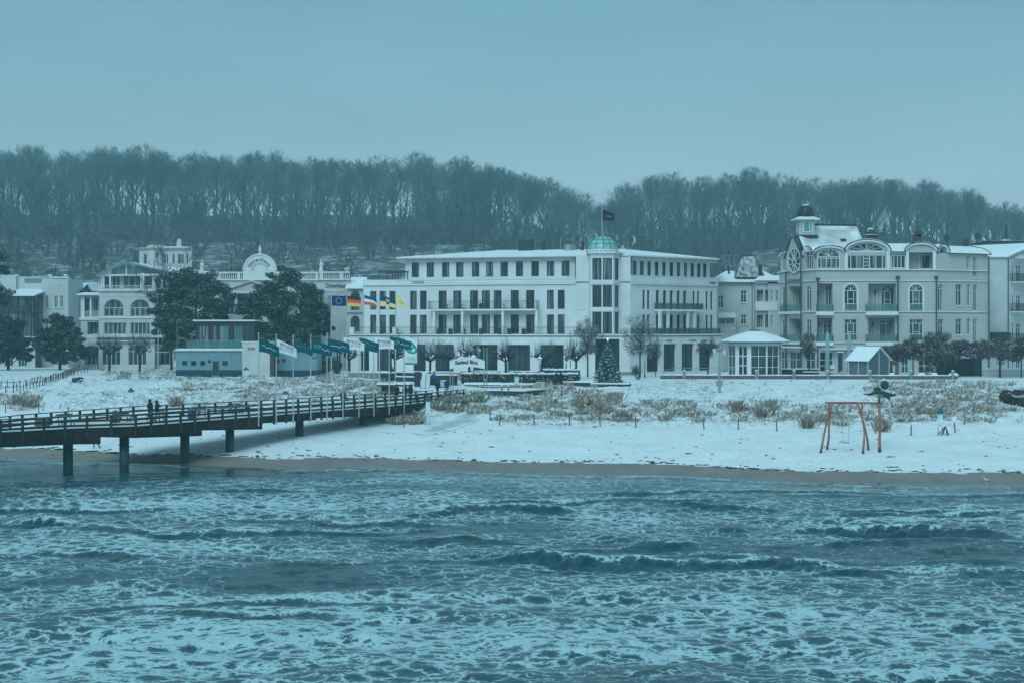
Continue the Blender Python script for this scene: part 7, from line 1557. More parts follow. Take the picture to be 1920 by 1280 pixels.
# ------------------------------------------------------------------ people
def person(px, py, lab, hgt=1.74, face=0.0, coat=None, legs=None, stride=.0, z0=None, hood=False, pack=None, lean=0.0, bag=False, arm=0):
    if z0 is None: x,Y,z0 = onground(px,py)
    else: Y=(H-z0)*F/(py-HY); x=X(px,Y)
    s=hgt/1.74; ca,sa=math.cos(face),math.sin(face); th=thing('person',lab,'person',(x,Y,z0))
    def W(a,b,c): b=b-lean*c*.12; return ((a*ca-b*sa)*s,(a*sa+b*ca)*s,c*s)
    J=[((0,0,.96),.165),((0,0,1.12),.165),((0,-.01,1.30),.175),((0,0,1.44),.105),((0,-.005,1.52),.062),((0,-.015,1.60),.098),((0,-.01,1.70),.075)]
    E=[(0,1),(1,2),(2,3),(3,4),(4,5),(5,6)]
    def ch(root,L_):
        p=root
        for q,r in L_: J.append((q,r)); E.append((p,len(J)-1)); p=len(J)-1
    for sd in (-1,1):
        st=stride*sd
        ch(0,[((sd*.095,0,.88),.125),((sd*.10,-.10*abs(st)-st*.12,.50),.078),((sd*.10,-st*.22+.06*abs(st),.10),.05),((sd*.11,-st*.22-.13+.06*abs(st),.04),.042)])
        if arm and sd>0: ch(3,[((sd*.20,0,1.40),.08),((sd*.27,-.10,1.18),.06),((sd*.22,-.30,1.28),.045),((sd*.20,-.36,1.33),.03)])
        else: ch(3,[((sd*.20,0,1.40),.082),((sd*.265,.03,1.14),.064),((sd*.215,-.09,.97),.05)])
    J[-1]=J[-1]
    me=bpy.data.meshes.new('person_body'); me.from_pydata([W(*p) for p,r in J],E,[]); o=bpy.data.objects.new('body',me); COL.objects.link(o); md=o.modifiers.new('k','SKIN'); md.use_smooth_shade=True
    for i,(p,r) in enumerate(J): v=me.skin_vertices[0].data[i]; v.radius=(r*s,r*s*.85); v.use_root=(i==0)
    sb=o.modifiers.new('s','SUBSURF'); sb.levels=1; sb.render_levels=1
    dg=bpy.context.evaluated_depsgraph_get(); nm=bpy.data.meshes.new_from_object(o.evaluated_get(dg)); bpy.data.objects.remove(o)
    for m in (coat or COAT,legs or JEANS,SKIN,CBLACK): nm.materials.append(m)
    nm.polygons.foreach_set('use_smooth',[True]*len(nm.polygons))
    for p in nm.polygons:
        c=p.center; zz=c.z/s; fr=(-c.x*sa+c.y*ca)
        p.material_index=2 if zz>1.51 and not(hood and fr>-.02) else 0 if zz>.84 else 1 if zz>.11 else 3
    nm.name='body'; b=link('body',nm,th); WL[b.name]=WL[th.name]
    P=lambda a,b_,c: Vector(W(a,b_,c))+Vector((x,Y,z0))
    if hood: MB().blob(P(0,.03,1.62),(.135*s,.135*s,.165*s),1,10,7,.03).build('hood',coat or COAT,th,smooth=True)
    else: MB().blob(P(0,.012,1.66),(.112*s,.118*s,.115*s),1,10,7,.03).build('hat',CBLACK,th,smooth=True)
    MB().tube([P(0,-.10,1.615),P(0,-.128,1.585)],[.014,.02],6).build('nose',SKIN,th)
    mb=MB(); mb.lathe((0,0,0),[(.19,.80),(.20,.95),(.19,1.15),(.21,1.33),(.17,1.43)],12); mb.v=[tuple(P(v[0]*1.05,v[1]*.8,v[2])) for v in mb.v]; mb.build('coat',coat or COAT,th,smooth=True)
    if pack: c=P(0,.25,1.2); MB().blob(c,(.19*s,.13*s,.28*s),3,10,7,.04).build('backpack',pack,th,smooth=True)
    if bag: c=P(-.36,.02,.82); MB().blob(c,(.16,.1,.2),3,9,6,.05).build('bag',CBLACK,th,smooth=True)
    return th
person(281.5,789.5,'person in a long black hooded coat walking on the pier, left of the pair',1.78,1.0,COAT,JEANS,.9,DZP,True)
person(294.5,789,'person in a dark jacket with hood, right of the pair on the pier',1.68,1.2,COAT2,JEANS,.8,DZP,True,None,0,False,1)
person(181,840,'person walking on the beach under the pier with only the legs showing',1.72,-1.5,COAT,CBLACK,1.1)
person(643,764,'person with grey backpack and dark bag walking on the pier past the flagpoles',1.78,3.3,COAT,JEANS,.8,DZP,False,GREYC,0,True)
person(744,752,'person in dark coat on the pier, leftmost of three by the shelter',1.78,2.8,COAT,JEANS,.3,DZP,False)
person(759.5,751,'person in round dark jacket in the middle of three by the shelter',1.72,3.0,COAT2,CBLACK,.3,DZP,True)
person(769.5,750.5,'person in dark jacket on the right of three by the shelter',1.7,3.3,COAT,JEANS,.4,DZP,True)
person(820,741.5,'person in dark clothes walking beside the info case at the pier entrance',1.75,2.6,COAT,JEANS,.6,DZP+.2,False)
person(838,738,'person in maroon tinged dark coat right of the bright blue poster',1.72,3.4,mat('maroon_coat',(.05,.028,.045),.9,.1),CBLACK,.3,DZP+.2,False)
person(814,722,'person in a bright blue jacket behind the info boards',1.72,.6,mat('blue_jacket',(.01,.10,.26),.85,.1),JEANS,.2,None,False)
person(735.5,711.5,'small person in black standing by the dark wall below the yellow flag',1.6,.3,COAT,CBLACK,.2,None,False)
person(1043.5,722.5,'person in navy coat walking close to a partner left of the Christmas tree',1.76,2.2,COAT2,JEANS,.8,None,False)
person(1051,722.5,'person in black jacket leaning towards a partner left of the Christmas tree',1.68,2.4,COAT,COAT2,.9,None,True,None,.4)
# ------------------------------------------------------------------ vegetation
class Segs:
    """many tapering branch segments turned into 3- or 4-sided tubes at once"""
    def __init__(s): s.a=[]; s.b=[]; s.ra=[]; s.rb=[]
    def add(s,a,b,ra,rb): s.a.append(tuple(a)); s.b.append(tuple(b)); s.ra.append(ra); s.rb.append(rb)
    def geo(s,k=3):
        A=np.array(s.a); B=np.array(s.b); ra=np.array(s.ra)[:,None]; rb=np.array(s.rb)[:,None]; d=B-A; d/=np.maximum(np.linalg.norm(d,axis=1),1e-6)[:,None]
        h=np.where(np.abs(d[:,2:3])<.9,np.array([[0,0,1.]]),np.array([[1.,0,0]])); u=np.cross(d,h); u/=np.linalg.norm(u,axis=1)[:,None]; w=np.cross(d,u); V=[]
        for P,r in ((A,ra),(B,rb)):
            for j in range(k): t=2*math.pi*j/k; V.append(P+(u*math.cos(t)+w*math.sin(t))*r)
        V=np.stack(V,1).reshape(-1,3); i=np.arange(len(A))[:,None]*2*k; Fc=[]
        for j in range(k): Fc.append(np.concatenate([i+j,i+(j+1)%k,i+k+(j+1)%k,i+k+j],1))
        return V,np.stack(Fc,1).reshape(-1,4)
def bare_tree(seed, h, trunk=.5, rt=.3, limbs=7, spread=.42, twigs=5, up=.25, tw=.03, sub=5, first=.32, dome=None):
    r=random.Random(seed); T=Segs(); Tw=Segs()
    def rv(s): return Vector((r.gauss(0,s),r.gauss(0,s),r.gauss(0,s)))
    def grow(p,d,L_,rad,lev,n=3):
        q=p
        pts=[(p.copy(),d.copy(),rad)]
        for i in range(n):
            d=(d+rv(.10 if lev<2 else .16)+Vector((0,0,up*.22))).normalized(); e=q+d*(L_/n); r1=rad*(1-.62*(i+1)/n)
            (T if lev<2 else Tw).add(q,e,max(rad*(1-.62*i/n),tw*.5),max(r1,tw*.45)); q=e; pts.append((q.copy(),d.copy(),r1))
        if lev>=4: return
        kids=[0,sub,sub,twigs][lev] if lev>0 else 0
        for k in range(kids):
            t=r.uniform(.25,1.0) if lev<3 else r.uniform(.1,1); i=min(int(t*n),n-1); u=t*n-i; a,b=pts[i],pts[i+1]; pos=a[0]+(b[0]-a[0])*u; dd=b[1]; ax=dd.cross(rv(1)).normalized(); ang=r.uniform(.3,.75)
            nd=(dd*math.cos(ang)+ax*math.sin(ang)).normalized(); grow(pos,nd,L_*r.uniform(.42,.68)*(1-.25*t),max(a[2]*.5,tw*.5),lev+1,3 if lev<2 else 2)
    top=h*trunk; p=Vector((0,0,-.4)); d=Vector((0,0,1)); n=6; P=[p]; rads=[rt*1.25]
    for i in range(n):
        d=(d+Vector((r.gauss(0,.035),r.gauss(0,.035),.2))).normalized(); e=P[-1]+d*((h*.80)/n); P.append(e); rads.append(rt*(1-.80*(i+1)/n))
    for i in range(n): T.add(P[i],P[i+1],rads[i],rads[i+1])
    for k in range(limbs):
        t=r.uniform(first,1.0) if k else 1.0; z=t*n; i=min(int(z),n-1); pos=P[i]+(P[i+1]-P[i])*(z-i); az=r.uniform(0,6.28)+k*2.4; el=r.uniform(.75,1.25) if t<.9 else r.uniform(1.1,1.5)
        dd=Vector((math.cos(az)*math.cos(el),math.sin(az)*math.cos(el),math.sin(el))); grow(pos,dd,(h-pos.z)*r.uniform(.55,.85)+h*spread*.12,rads[i]*.55,1)
    # keep the crown inside a rounded dome
    c=Vector((0,0,h*dome[0])) if dome else None
    if dome:
        for S in (T,Tw):
            keep=[]
            for i,q in enumerate(S.b):
                d=Vector(q)-c; zr=h*(1-dome[0])*(1.0 if d.z>0 else 1.7)
                e=math.sqrt((d.x*d.x+d.y*d.y)/(h*dome[1])**2+(d.z/zr)**2)
                if e<1.0+r.gauss(0,.05) or (q[0]**2+q[1]**2<(h*.05)**2 and q[2]<h*.95): keep.append(i)
            S.a=[S.a[i] for i in keep]; S.b=[S.b[i] for i in keep]; S.ra=[S.ra[i] for i in keep]; S.rb=[S.rb[i] for i in keep]
    return T,Tw
def tree_meshes(seed,name='crown',bark=None,twm=None,**k):
    T,Tw=bare_tree(seed,**k); V,Fc=T.geo(5); a=npmesh('trunk',V,Fc,bark or FBARK,mesh_only=True,smooth=True); V,Fc=Tw.geo(3); b=npmesh(name,V,Fc,twm or TWIG,mesh_only=True); return a,b
def put_tree(name,ms,loc,rz,s,lab,cat='tree',group=None,sz=None):
    o=link(name,ms[0]); o.location=loc; o.rotation_euler=(0,0,rz); o.scale=(s,s,sz or s); tag(o,lab,cat,group); c=link('crown',ms[1],o); return o
def forest():
    var=[tree_meshes(100+i,h=22,trunk=.5,rt=.30+.04*(i%3),limbs=12+i%4,spread=.5,twigs=7,sub=6,tw=.030,up=.24,first=(.22,.40,.30,.46,.20,.34,.40)[i],dome=(.62,(.27,.23,.30,.25,.28,.22,.26)[i])) for i in range(7)]
    top=[(-200,290),(0,280),(60,275),(130,288),(180,277),(270,279),(330,293),(400,281),(432,302),(480,281),(560,299),(640,296),(700,300),(800,291),(880,300),(940,310),(1000,328),(1060,353),(1100,368),(1138,388),(1160,372),(1176,346),(1215,328),(1260,325),(1300,338),(1340,334),(1410,317),(1440,329),(1530,335),(1640,330),(1700,339),(1780,350),(1840,369),(1900,386),(1960,400),(2100,420)]
    tx=[a for a,b in top]; ty=[b for a,b in top]; r=random.Random(4)
    ZN=[(-400,-60,'far beyond the left edge pine'),(-60,60,'above the left edge parapet'),(60,130,'above the veranda roofs'),(130,200,'left of the arched villa gable'),(200,262,'above the arched villa gable'),(262,330,'above the rooftop block'),(330,400,'right of the rooftop block chimney'),(400,456,'left of the round sign gable'),(456,520,'above the round sign gable'),(520,590,'above the stone balustrade'),(590,655,'above the balustrade statue'),(655,740,'above the EU and German flags'),(740,815,'above the hotel roof left tip'),(815,900,'left of the hotel chimneys'),(900,965,'just left of the hotel chimneys'),(965,1025,'above the hotel chimneys'),(1025,1090,'left of the green dome'),(1090,1150,'above the black flag'),(1150,1215,'right of the black flag'),(1215,1280,'above the hotel right wing'),(1280,1345,'above the hotel right tip'),(1345,1400,'left of the slate turret'),(1400,1470,'right of the slate turret'),(1470,1540,'behind the onion tower'),(1540,1620,'above the villa snow roof'),(1620,1690,'above the small roof lantern'),(1690,1760,'above the villa chimney'),(1760,1830,'between the satellite dishes'),(1830,1900,'left of the thin spire'),(1900,2500,'right of the thin spire')]
    n=0
    for row,(Y0,cnt,dy,hk) in enumerate(((600,50,8,.93),(628,54,10,1.0),(660,56,12,1.0),(712,66,18,1.0),(790,72,24,1.0))):
        for i in range(cnt):
            px=-190+2300*(i+r.uniform(.1,.9))/cnt; Y=Y0+r.uniform(-dy,dy); x=X(px,Y); z=G(x,Y); t=Z(np.interp(px,tx,ty)+r.uniform(-3,9)+(14,0,0,10,14)[row]+(r.uniform(10,45) if row<2 and r.random()<.3 else 0),Y)
            hh=t-z
            if hh<6: continue
            s=hh/22*1.03; ms=var[r.randrange(7)]; sx=min(max(s,1.2),1.72)*r.uniform(.95,1.25)
            zn=[q for q in ZN if q[0]<=px<q[1]]; zn=zn[0][2] if zn else ZN[-1][2]; w=('front row bare beech ','middle row bare beech ','hazy back row bare beech ','far hazy bare beech ','faintest far bare beech ')[row]
            put_tree('beech_tree',ms,(x,Y,z),r.uniform(0,6.28),sx,w+zn,'tree','beeches: '+w+zn,s); n+=1
    # scrub on the slope in front of the wood
    V,Fc=[],[]; o=0; bushes=[]
    for k in range(5):
        S=Segs(); q=random.Random(50+k)
        for b in range(11):
            az=q.uniform(0,6.28); el=q.uniform(.5,1.45); p=Vector((q.gauss(0,.5),q.gauss(0,.5),0)); d=Vector((math.cos(az)*math.cos(el),math.sin(az)*math.cos(el),math.sin(el))); L_=q.uniform(2.2,4.2)
            e=p+d*L_; S.add(p,e,.07,.045)
            for c in range(6):
                u=q.uniform(.25,1); m=p+d*L_*u; dd=(d+Vector((q.gauss(0,.5),q.gauss(0,.5),q.gauss(.2,.4)))).normalized(); f=m+dd*q.uniform(.6,1.5); S.add(m,f,.045,.035)
                for g in range(2): uu=q.uniform(.2,1); m2=m+(f-m)*uu; d2=(dd+Vector((q.gauss(0,.6),q.gauss(0,.6),q.gauss(.2,.4)))).normalized(); S.add(m2,m2+d2*q.uniform(.3,.9),.038,.026)
        bushes.append(S.geo(3))
    for i in range(540):
        px=r.uniform(-250,2150); Y=r.uniform(400,600) if i%3 else r.uniform(570,618); x=X(px,Y); s=r.uniform(1.3,2.3); a=r.uniform(0,6.28); v,f=bushes[i%5]; c,si=math.cos(a)*s,math.sin(a)*s
        V.append(np.stack([v[:,0]*c-v[:,1]*si+x,v[:,0]*si+v[:,1]*c+Y,v[:,2]*s+G(x,Y)-.2],1)); Fc.append(f+o); o+=len(v)
    for i in range(220):   # young growth filling the wood between the trunks
        px=r.uniform(-200,2120); Y=r.uniform(625,800); x=X(px,Y); s=r.uniform(1.8,4.0); a=r.uniform(0,6.28); v,f=bushes[i%5]; c,si=math.cos(a)*s,math.sin(a)*s
        V.append(np.stack([(v[:,0]*c-v[:,1]*si)*.8+x,(v[:,0]*si+v[:,1]*c)*.8+Y,v[:,2]*s*1.25+G(x,Y)-.2],1)); Fc.append(f+o); o+=len(v)
    u=npmesh('undergrowth',np.concatenate(V),np.concatenate(Fc),SHRUBM); u['kind']='stuff'
    # a few big single shrubs and conifers one can pick out on the slope
    for px,py,s,l in ((530,478,1.7,'big dark leafless shrub on the slope right of the round sign gable'),(690,480,1.5,'broad leafless shrub on the slope above the Dünenhaus lettering'),(60,480,1.6,'broad leafless shrub on the slope above the white parapet house'),(215,470,1.5,'leafless shrub on the slope left of the rooftop block of the arched villa'),(405,495,1.2,'small leafless shrub on the slope right of the rooftop block'),(760,470,1.1,'leafless snowy shrub left of the domed hotel roof')):
        Y=395; s*=1.2; x=X(px,Y); z=G(x,Y); v,f=bushes[px%5]; t=npmesh('shrub',v*s+np.array([x,Y,z-.2]),f,SHRUBM,origin=(x,Y,z)); tag(t,l,'shrub')
    for px,Y,hp,l in ((812,400,45,'small dark conifer with snow left of the hotel chimneys'),(95,370,52,'flat topped dark pine on the slope above the white parapet house'),(135,366,48,'pine with drooping limbs on the slope left of the arched villa')):
        x=X(px,Y); z=G(x,Y); h=hp*Y/F; g=np.random.default_rng(px); T=Segs(); T.add((x,Y,z-.3),(x,Y,z+h*.9),.2,.06); Vv,Ff=[],[]
        for k in range(9):
            t=.25+.75*k/8; rr=h*.36*(1.15-t) if px==812 else h*.42*(1-.5*abs(t-.75)); 
            for j in range(4): a=g.uniform(0,6.28); scatter_leaves(Vv,Ff,(x+rr*.6*math.cos(a),Y+rr*.6*math.sin(a),z+h*t),(rr*.55,rr*.55,h*.06),60,.2,g,.2)
        v,f=T.geo(5); t=npmesh('trunk',v,f,BARK,origin=(x,Y,z)); t.name='conifer'; tag(t,l,'tree'); WL[t.name]=Vector((x,Y,z)); npmesh('crown',np.concatenate(Vv),np.concatenate(Ff),NEEDLE,parent=t)
forest()
def pine(px,Y,pts,lab,seed,pyb=None,n=230,size=.15,trunks=None):
    """wind-shaped pine: trunk, limbs out to needle pads; pts = pad centres (px,py,radius px)"""
    g=np.random.default_rng(seed); r=random.Random(seed); x=X(px,Y); z=G(x,Y); k=Y/F; T=Segs(); V,Fc=[],[]
    tops=[p for p in pts]; zt=max(Z(p[1],Y) for p in pts); P=[Vector((x,Y,z-.3)),Vector((x+.15,Y,z+(zt-z)*.3)),Vector((x-.1,Y+.1,z+(zt-z)*.6)),Vector((x+.1,Y,z+(zt-z)*.92))]
    rad=[.26,.21,.15,.06]
    for i in range(3): T.add(P[i],P[i+1],rad[i],rad[i+1])
    for a,b,rp in pts:
        c=Vector((X(a,Y),Y+r.uniform(-1,1)*rp*k*.8,Z(b,Y))); zz=max(z+.6,c.z-1.2); t=min(max((zz-z)/(zt-z),0),.92)/.92*3; i=min(int(t),2); q=P[i]+(P[i+1]-P[i])*(t-i); m=(q+c)/2+Vector((0,0,.25)); T.add(q,m,.09,.06); T.add(m,c,.06,.03); R_=rp*k*1.22
        for j in range(13):
            d=Vector((r.gauss(0,.62)*R_,r.gauss(0,.62)*R_,r.gauss(0,.42)*R_)); e=c+d; T.add(c,e,.03,.012); scatter_leaves(V,Fc,e,(R_*.60,R_*.60,R_*.36),n,size,g,.0)
    v,f=T.geo(6); t=npmesh('trunk',v,f,BARK,origin=(x,Y,z)); t.name='pine_tree'; WL[t.name]=Vector((x,Y,z)); tag(t,lab,'tree'); npmesh('crown',np.concatenate(V),np.concatenate(Fc),NEEDLE,parent=t); return t
pine(368,251,[(330,530,17),(355,520,18),(385,530,18),(405,545,18),(415,570,16),(318,555,17),(345,555,20),(375,560,20),(398,585,18),(320,585,18),(345,590,20),(305,610,13),(330,620,17),(372,605,18),(420,600,13),(318,640,14),(345,645,12),(300,580,12)],'big dark pine left, rising behind the glazed lookout',1)
pine(537,250,[(540,522,15),(520,535,16),(560,535,18),(490,545,16),(580,548,14),(505,560,18),(540,560,20),(575,570,18),(597,580,13),(470,560,12),(480,580,18),(515,590,20),(550,600,20),(585,605,17),(605,615,12),(472,605,15),(500,620,19),(535,630,18),(570,635,17),(462,585,10),(610,590,10)],'broad snow dusted pine in front of the white sign gable building',2)
pine(112,262,[(110,600,11),(100,615,13),(122,612,12),(88,632,13),(112,632,15),(135,628,11),(84,652,12),(105,652,14),(130,650,14),(150,645,11),(160,660,9),(140,665,11),(95,668,10),(118,668,10)],'round topped dark pine between the veranda house and the arched villa',3)
pine(15,262,[(10,610,14),(30,618,12),(0,635,16),(25,640,15),(45,645,10),(12,660,15),(38,664,12),(-15,650,14),(50,668,8)],'dark pine in front of the glazed verandas at the left edge',4)
pine(-22,255,[(-14,492,14),(-6,505,11),(-20,540,16),(-8,560,12),(-12,590,15),(-30,620,15)],'tall pine cut off by the left edge above the verandas',5)
pine(560,243,[(545,655,11),(565,660,13),(580,668,13),(600,672,11),(552,678,12),(575,685,14),(600,690,14),(622,688,10),(590,700,12),(560,697,12),(540,690,9)],'low bushy pine behind the flagpoles right of the lifeguard station',6,size=.11)
def bare_singles():
    m=tree_meshes(301,h=9.5,trunk=.4,rt=.16,limbs=9,spread=.6,twigs=4,sub=5,tw=.022,up=.1,bark=BARK); Y=262; x=X(322,Y); z=G(x,Y); s=(Z(462,Y)-z)/9.5; put_tree('bare_tree',m,(x,Y,z),1.2,s*.62,'leafless tree in front of the arched villa rooftop block',sz=s)
    # pollarded planes along the promenade
    def pollard(seed):
        r=random.Random(seed); T=Segs(); Tw=Segs(); T.add((0,0,-.2),(.05,0,2.0),.16,.14); top=Vector((.05,0,2.0))
        for k in range(6):
            az=k*1.05+r.uniform(-.2,.2); L_=r.uniform(1.0,1.9); d=Vector((math.cos(az),math.sin(az)*.8,r.uniform(.45,.9))).normalized(); a=top; ra=.10
            for j in range(3):
                b=a+d*L_/3; T.add(a,b,ra,ra*.85); a=b; ra*=.85; d=(d+Vector((r.gauss(0,.3),r.gauss(0,.3),r.gauss(.1,.2)))).normalized()
                if j>0:
                    for q in range(3):
                        T.add(a-Vector((0,0,.06)),a+Vector((r.gauss(0,.05),r.gauss(0,.05),.1)),.15,.12)
                        e=a+Vector((r.gauss(0,.35),r.gauss(0,.35),r.gauss(.25,.2))); T.add(a,e,.07,.06); T.add(e-Vector((0,0,.05)),e+Vector((0,0,.09)),.12,.10)
                        for w in range(7): f=e+Vector((r.gauss(0,.3),r.gauss(0,.3),r.uniform(.5,1.7))); Tw.add(e,f,.011,.006)
        V,Fc=T.geo(6); a=npmesh('trunk',V,Fc,BARK,mesh_only=True); V,Fc=Tw.geo(3); return a,npmesh('crown',V,Fc,TWIG,mesh_only=True)
    PM=[pollard(i) for i in range(3)]
    for i,(px,Y,s,l) in enumerate(((806,214,1.12,'pollarded plane right of the green banner'),(880,216,1.1,'pollarded plane just behind the Seebad Binz sign'),(949,214,1.1,'pollarded plane right of the Seebad Binz sign, before a hotel pillar'),(1019,214,1.05,'pollarded plane behind the lantern in the dark hedge'),(1080,216,1.1,'pollarded plane next to the two lanterns by the mast'),(740,222,1.25,'dark thick stemmed pollard under the yellow flag'),(655,226,1.1,'pollard in front of the hotel terrace end left of the striped flag'),(840,222,1.0,'pollard half hidden left of the Seebad Binz sign'))):
        x=X(px,Y); put_tree('plane_tree',PM[i%3],(x,Y,G(x,Y)),i*1.3,s,'knobbly snowy '+l)
    for i,(px,Y,l) in enumerate(((205,255,'in front of the arched villa below its left arch'),(262,254,'in front of the arched villa below its right arch'))): x=X(px,Y); put_tree('plane_tree',PM[i],(x,Y,G(x,Y)),i+.5,1.25,'knobbly snowy pollarded plane '+l)
    # round-headed trees that keep dry leaves
    def leafy(px,Y,pyc,rp,rpz,lab,seed,n,m,size=.13,trunk=.11,name='tree',stems=1):
        x=X(px,Y); k=Y/F; z=G(x,Y); c=Vector((x,Y,Z(pyc,Y))); g=np.random.default_rng(seed); r=random.Random(seed); T=Segs()
        T.add((x,Y,z-.2),(x,Y,c.z-rpz*k*.5),trunk,trunk*.75); V,Fc=[],[]; b=Vector((x,Y,c.z-rpz*k*.6)); T.add((x,Y,c.z-rpz*k*.9),(x,Y,c.z+rpz*k*.4),trunk*.7,.03)
        for j in range(44):
            while True:
                d=Vector((r.uniform(-1,1),r.uniform(-1,1),r.uniform(-1,1)))
                if d.length<1: break
            e=c+Vector((d.x*rp*k,d.y*rp*k,d.z*rpz*k)); m_=(b+e)/2+Vector((0,0,.1)); T.add(b,m_,.045,.03); T.add(m_,e,.03,.012)
            for q in range(3): f=e+Vector((r.gauss(0,.3),r.gauss(0,.3),r.gauss(.15,.3))); T.add(e,f,.014,.008)
            scatter_leaves(V,Fc,e,(rp*k*.30,rp*k*.30,rpz*k*.28),int(n*1.7),size*.95,g,.05,.2)
        v,f=T.geo(4); t=npmesh('trunk',v,f,BARK,origin=(x,Y,z)); t.name=name; WL[t.name]=Vector((x,Y,z)); tag(t,lab,'tree'); npmesh('crown',np.concatenate(V),np.concatenate(Fc),m,parent=t)
    LV=mat('dry_snowy_leaves',(.12,.135,.13),.9,.1,var=.6,scale=2.5,snow=.6,snowlo=.30)
    leafy(1102,224,632,26,36,'round headed tree with dry snowy leaves left of the Christmas tree',21,70,LV); leafy(1200,222,630,33,38,'largest round headed tree with dry snowy leaves right of the Christmas tree',22,80,LV); leafy(1229,228,655,12,40,'narrow snowy tree between the round tree and the hotel shop windows',23,14,LV,.10,.06)
    leafy(1327,220,652,27,17,'spreading reddish bare tree left of the pavilion',24,40,REDTW,.13,.10); leafy(1517,224,650,16,24,'brown leaved small tree left of the closed parasols',25,34,REDTW,.12,.09)
    leafy(1193,214,695,8,11,'small round evergreen bush on a stem by the hotel step',26,14,HEDGE,.10,.05)
    for i,(px,pyc,rp,rz,l,Y) in enumerate(((1680,660,20,20,'brown leafless tree at the right end of the snowy hut',224),(1712,655,24,17,'brown tree behind the turquoise post',226),(1757,642,22,20,'tallest rounded brown tree before the villa corner',226),(1760,668,25,17,'low spreading brown tree trunk wrapped in ivy under the rounded one',222),(1800,656,25,15,'flat topped brown tree above the low storage hut',225),(1838,655,24,15,'flat topped brown tree at the villa downpipe',226),(1875,660,30,20,'broad brown tree with thick dark trunk by the white garden wall',222),(1915,655,22,18,'brown tree cut off by the right edge',222))):
        leafy(px,Y,pyc,rp*1.2,rz*1.15,l,40+i,64,REDTW,.15,.16 if i in (3,6) else .10)
    for i,(px,py,Y,s,l) in enumerate(((1660,690,221,1.0,'ivy covered bush at the hut gable'),(1745,690,221,1.1,'dark ivy covered stump bush between the brown trees'))):
        x=X(px,Y); g=np.random.default_rng(70+i); V,Fc=[],[]
        for j in range(14): scatter_leaves(V,Fc,(x+g.normal(0,.5),Y+g.normal(0,.4),GZ+g.uniform(.2,2.2)),(.45,.4,.4),60,.12,g,.2)
        t=npmesh('bush',np.concatenate(V),np.concatenate(Fc),REDTW,origin=(x,Y,GZ)); tag(t,l,'bush')
bare_singles()
def christmas_tree():
    Y=207.0; x=X(1139.5,Y); k=Y/F; z=Z(716.5,Y); h=80*k; rb=24*k; g=np.random.default_rng(9); th=thing('christmas_tree','cone shaped Christmas tree covered in white fairy lights before the hotel entrance','christmas tree',(x,Y,z)); MB().tube([(x,Y,z-.3),(x,Y,z+h*.95)],[.14,.03],8).build('trunk',BARK,th)
    n=15000; t=1-np.sqrt(g.random(n)); a=g.uniform(0,6.283,n); bm=1+.10*np.sin(t*70)+g.normal(0,.05,n); rr=rb*(1-t)*bm*(.6+.4*g.random(n)**.4)+.05; p=np.stack([x+rr*np.cos(a),Y+rr*np.sin(a),z+.12+t*(h-.2)],1)
    d=np.stack([np.cos(a),np.sin(a),-.35+g.normal(0,.35,n)],1)*.24; sd_=np.stack([-np.sin(a),np.cos(a),g.normal(0,.6,n)],1)*.05; V=np.stack([p-d*.3-sd_,p-d*.3+sd_,p+d],1).reshape(-1,3); npmesh('foliage',V,np.arange(n*3).reshape(-1,3),FIR,parent=th)
    mb=MB(); n=380
    for i in range(n): t=1-math.sqrt(g.random()); a=g.uniform(0,6.283); rr=rb*(1-t)*1.06+.07; mb.lathe((x+rr*math.cos(a),Y+rr*math.sin(a),z+.15+t*(h-.2)),[(.01,-.034),(.032,0),(.01,.034)],5)
    b=mb.build('fairy_light',BULB,th); b['kind']='stuff'; MB().lathe((x,Y,0),[(.02,z+h-.25),(.10,z+h),(.01,z+h+.25)],5).build('star',BULB,th)
christmas_tree()
def grass_mats():
    out=[]
    for nm,c,c2 in (('marram_grass',(.38,.30,.24),(.235,.19,.16)),('dark_scrub',(.25,.22,.205),(.15,.135,.128)),('green_marram',(.32,.30,.22),(.20,.19,.145))):
        m=bpy.data.materials.new(nm); m.use_nodes=True; t=m.node_tree; b=t.nodes['Principled BSDF']; a=t.nodes.new('ShaderNodeAttribute'); a.attribute_name='tint'; mx=t.nodes.new('ShaderNodeMix'); mx.data_type='RGBA'; mx.inputs[6].default_value=(*c,1); mx.inputs[7].default_value=(*c2,1); t.links.new(a.outputs['Fac'],mx.inputs[0])
        a2=t.nodes.new('ShaderNodeAttribute'); a2.attribute_name='frost'; m2=t.nodes.new('ShaderNodeMix'); m2.data_type='RGBA'; m2.inputs[7].default_value=(.76,.79,.81,1); t.links.new(mx.outputs[2],m2.inputs[6]); t.links.new(a2.outputs['Fac'],m2.inputs[0]); t.links.new(m2.outputs[2],b.inputs['Base Color']); b.inputs['Roughness'].default_value=.9; b.inputs['Specular IOR Level'].default_value=.1; out.append(m)
    return out
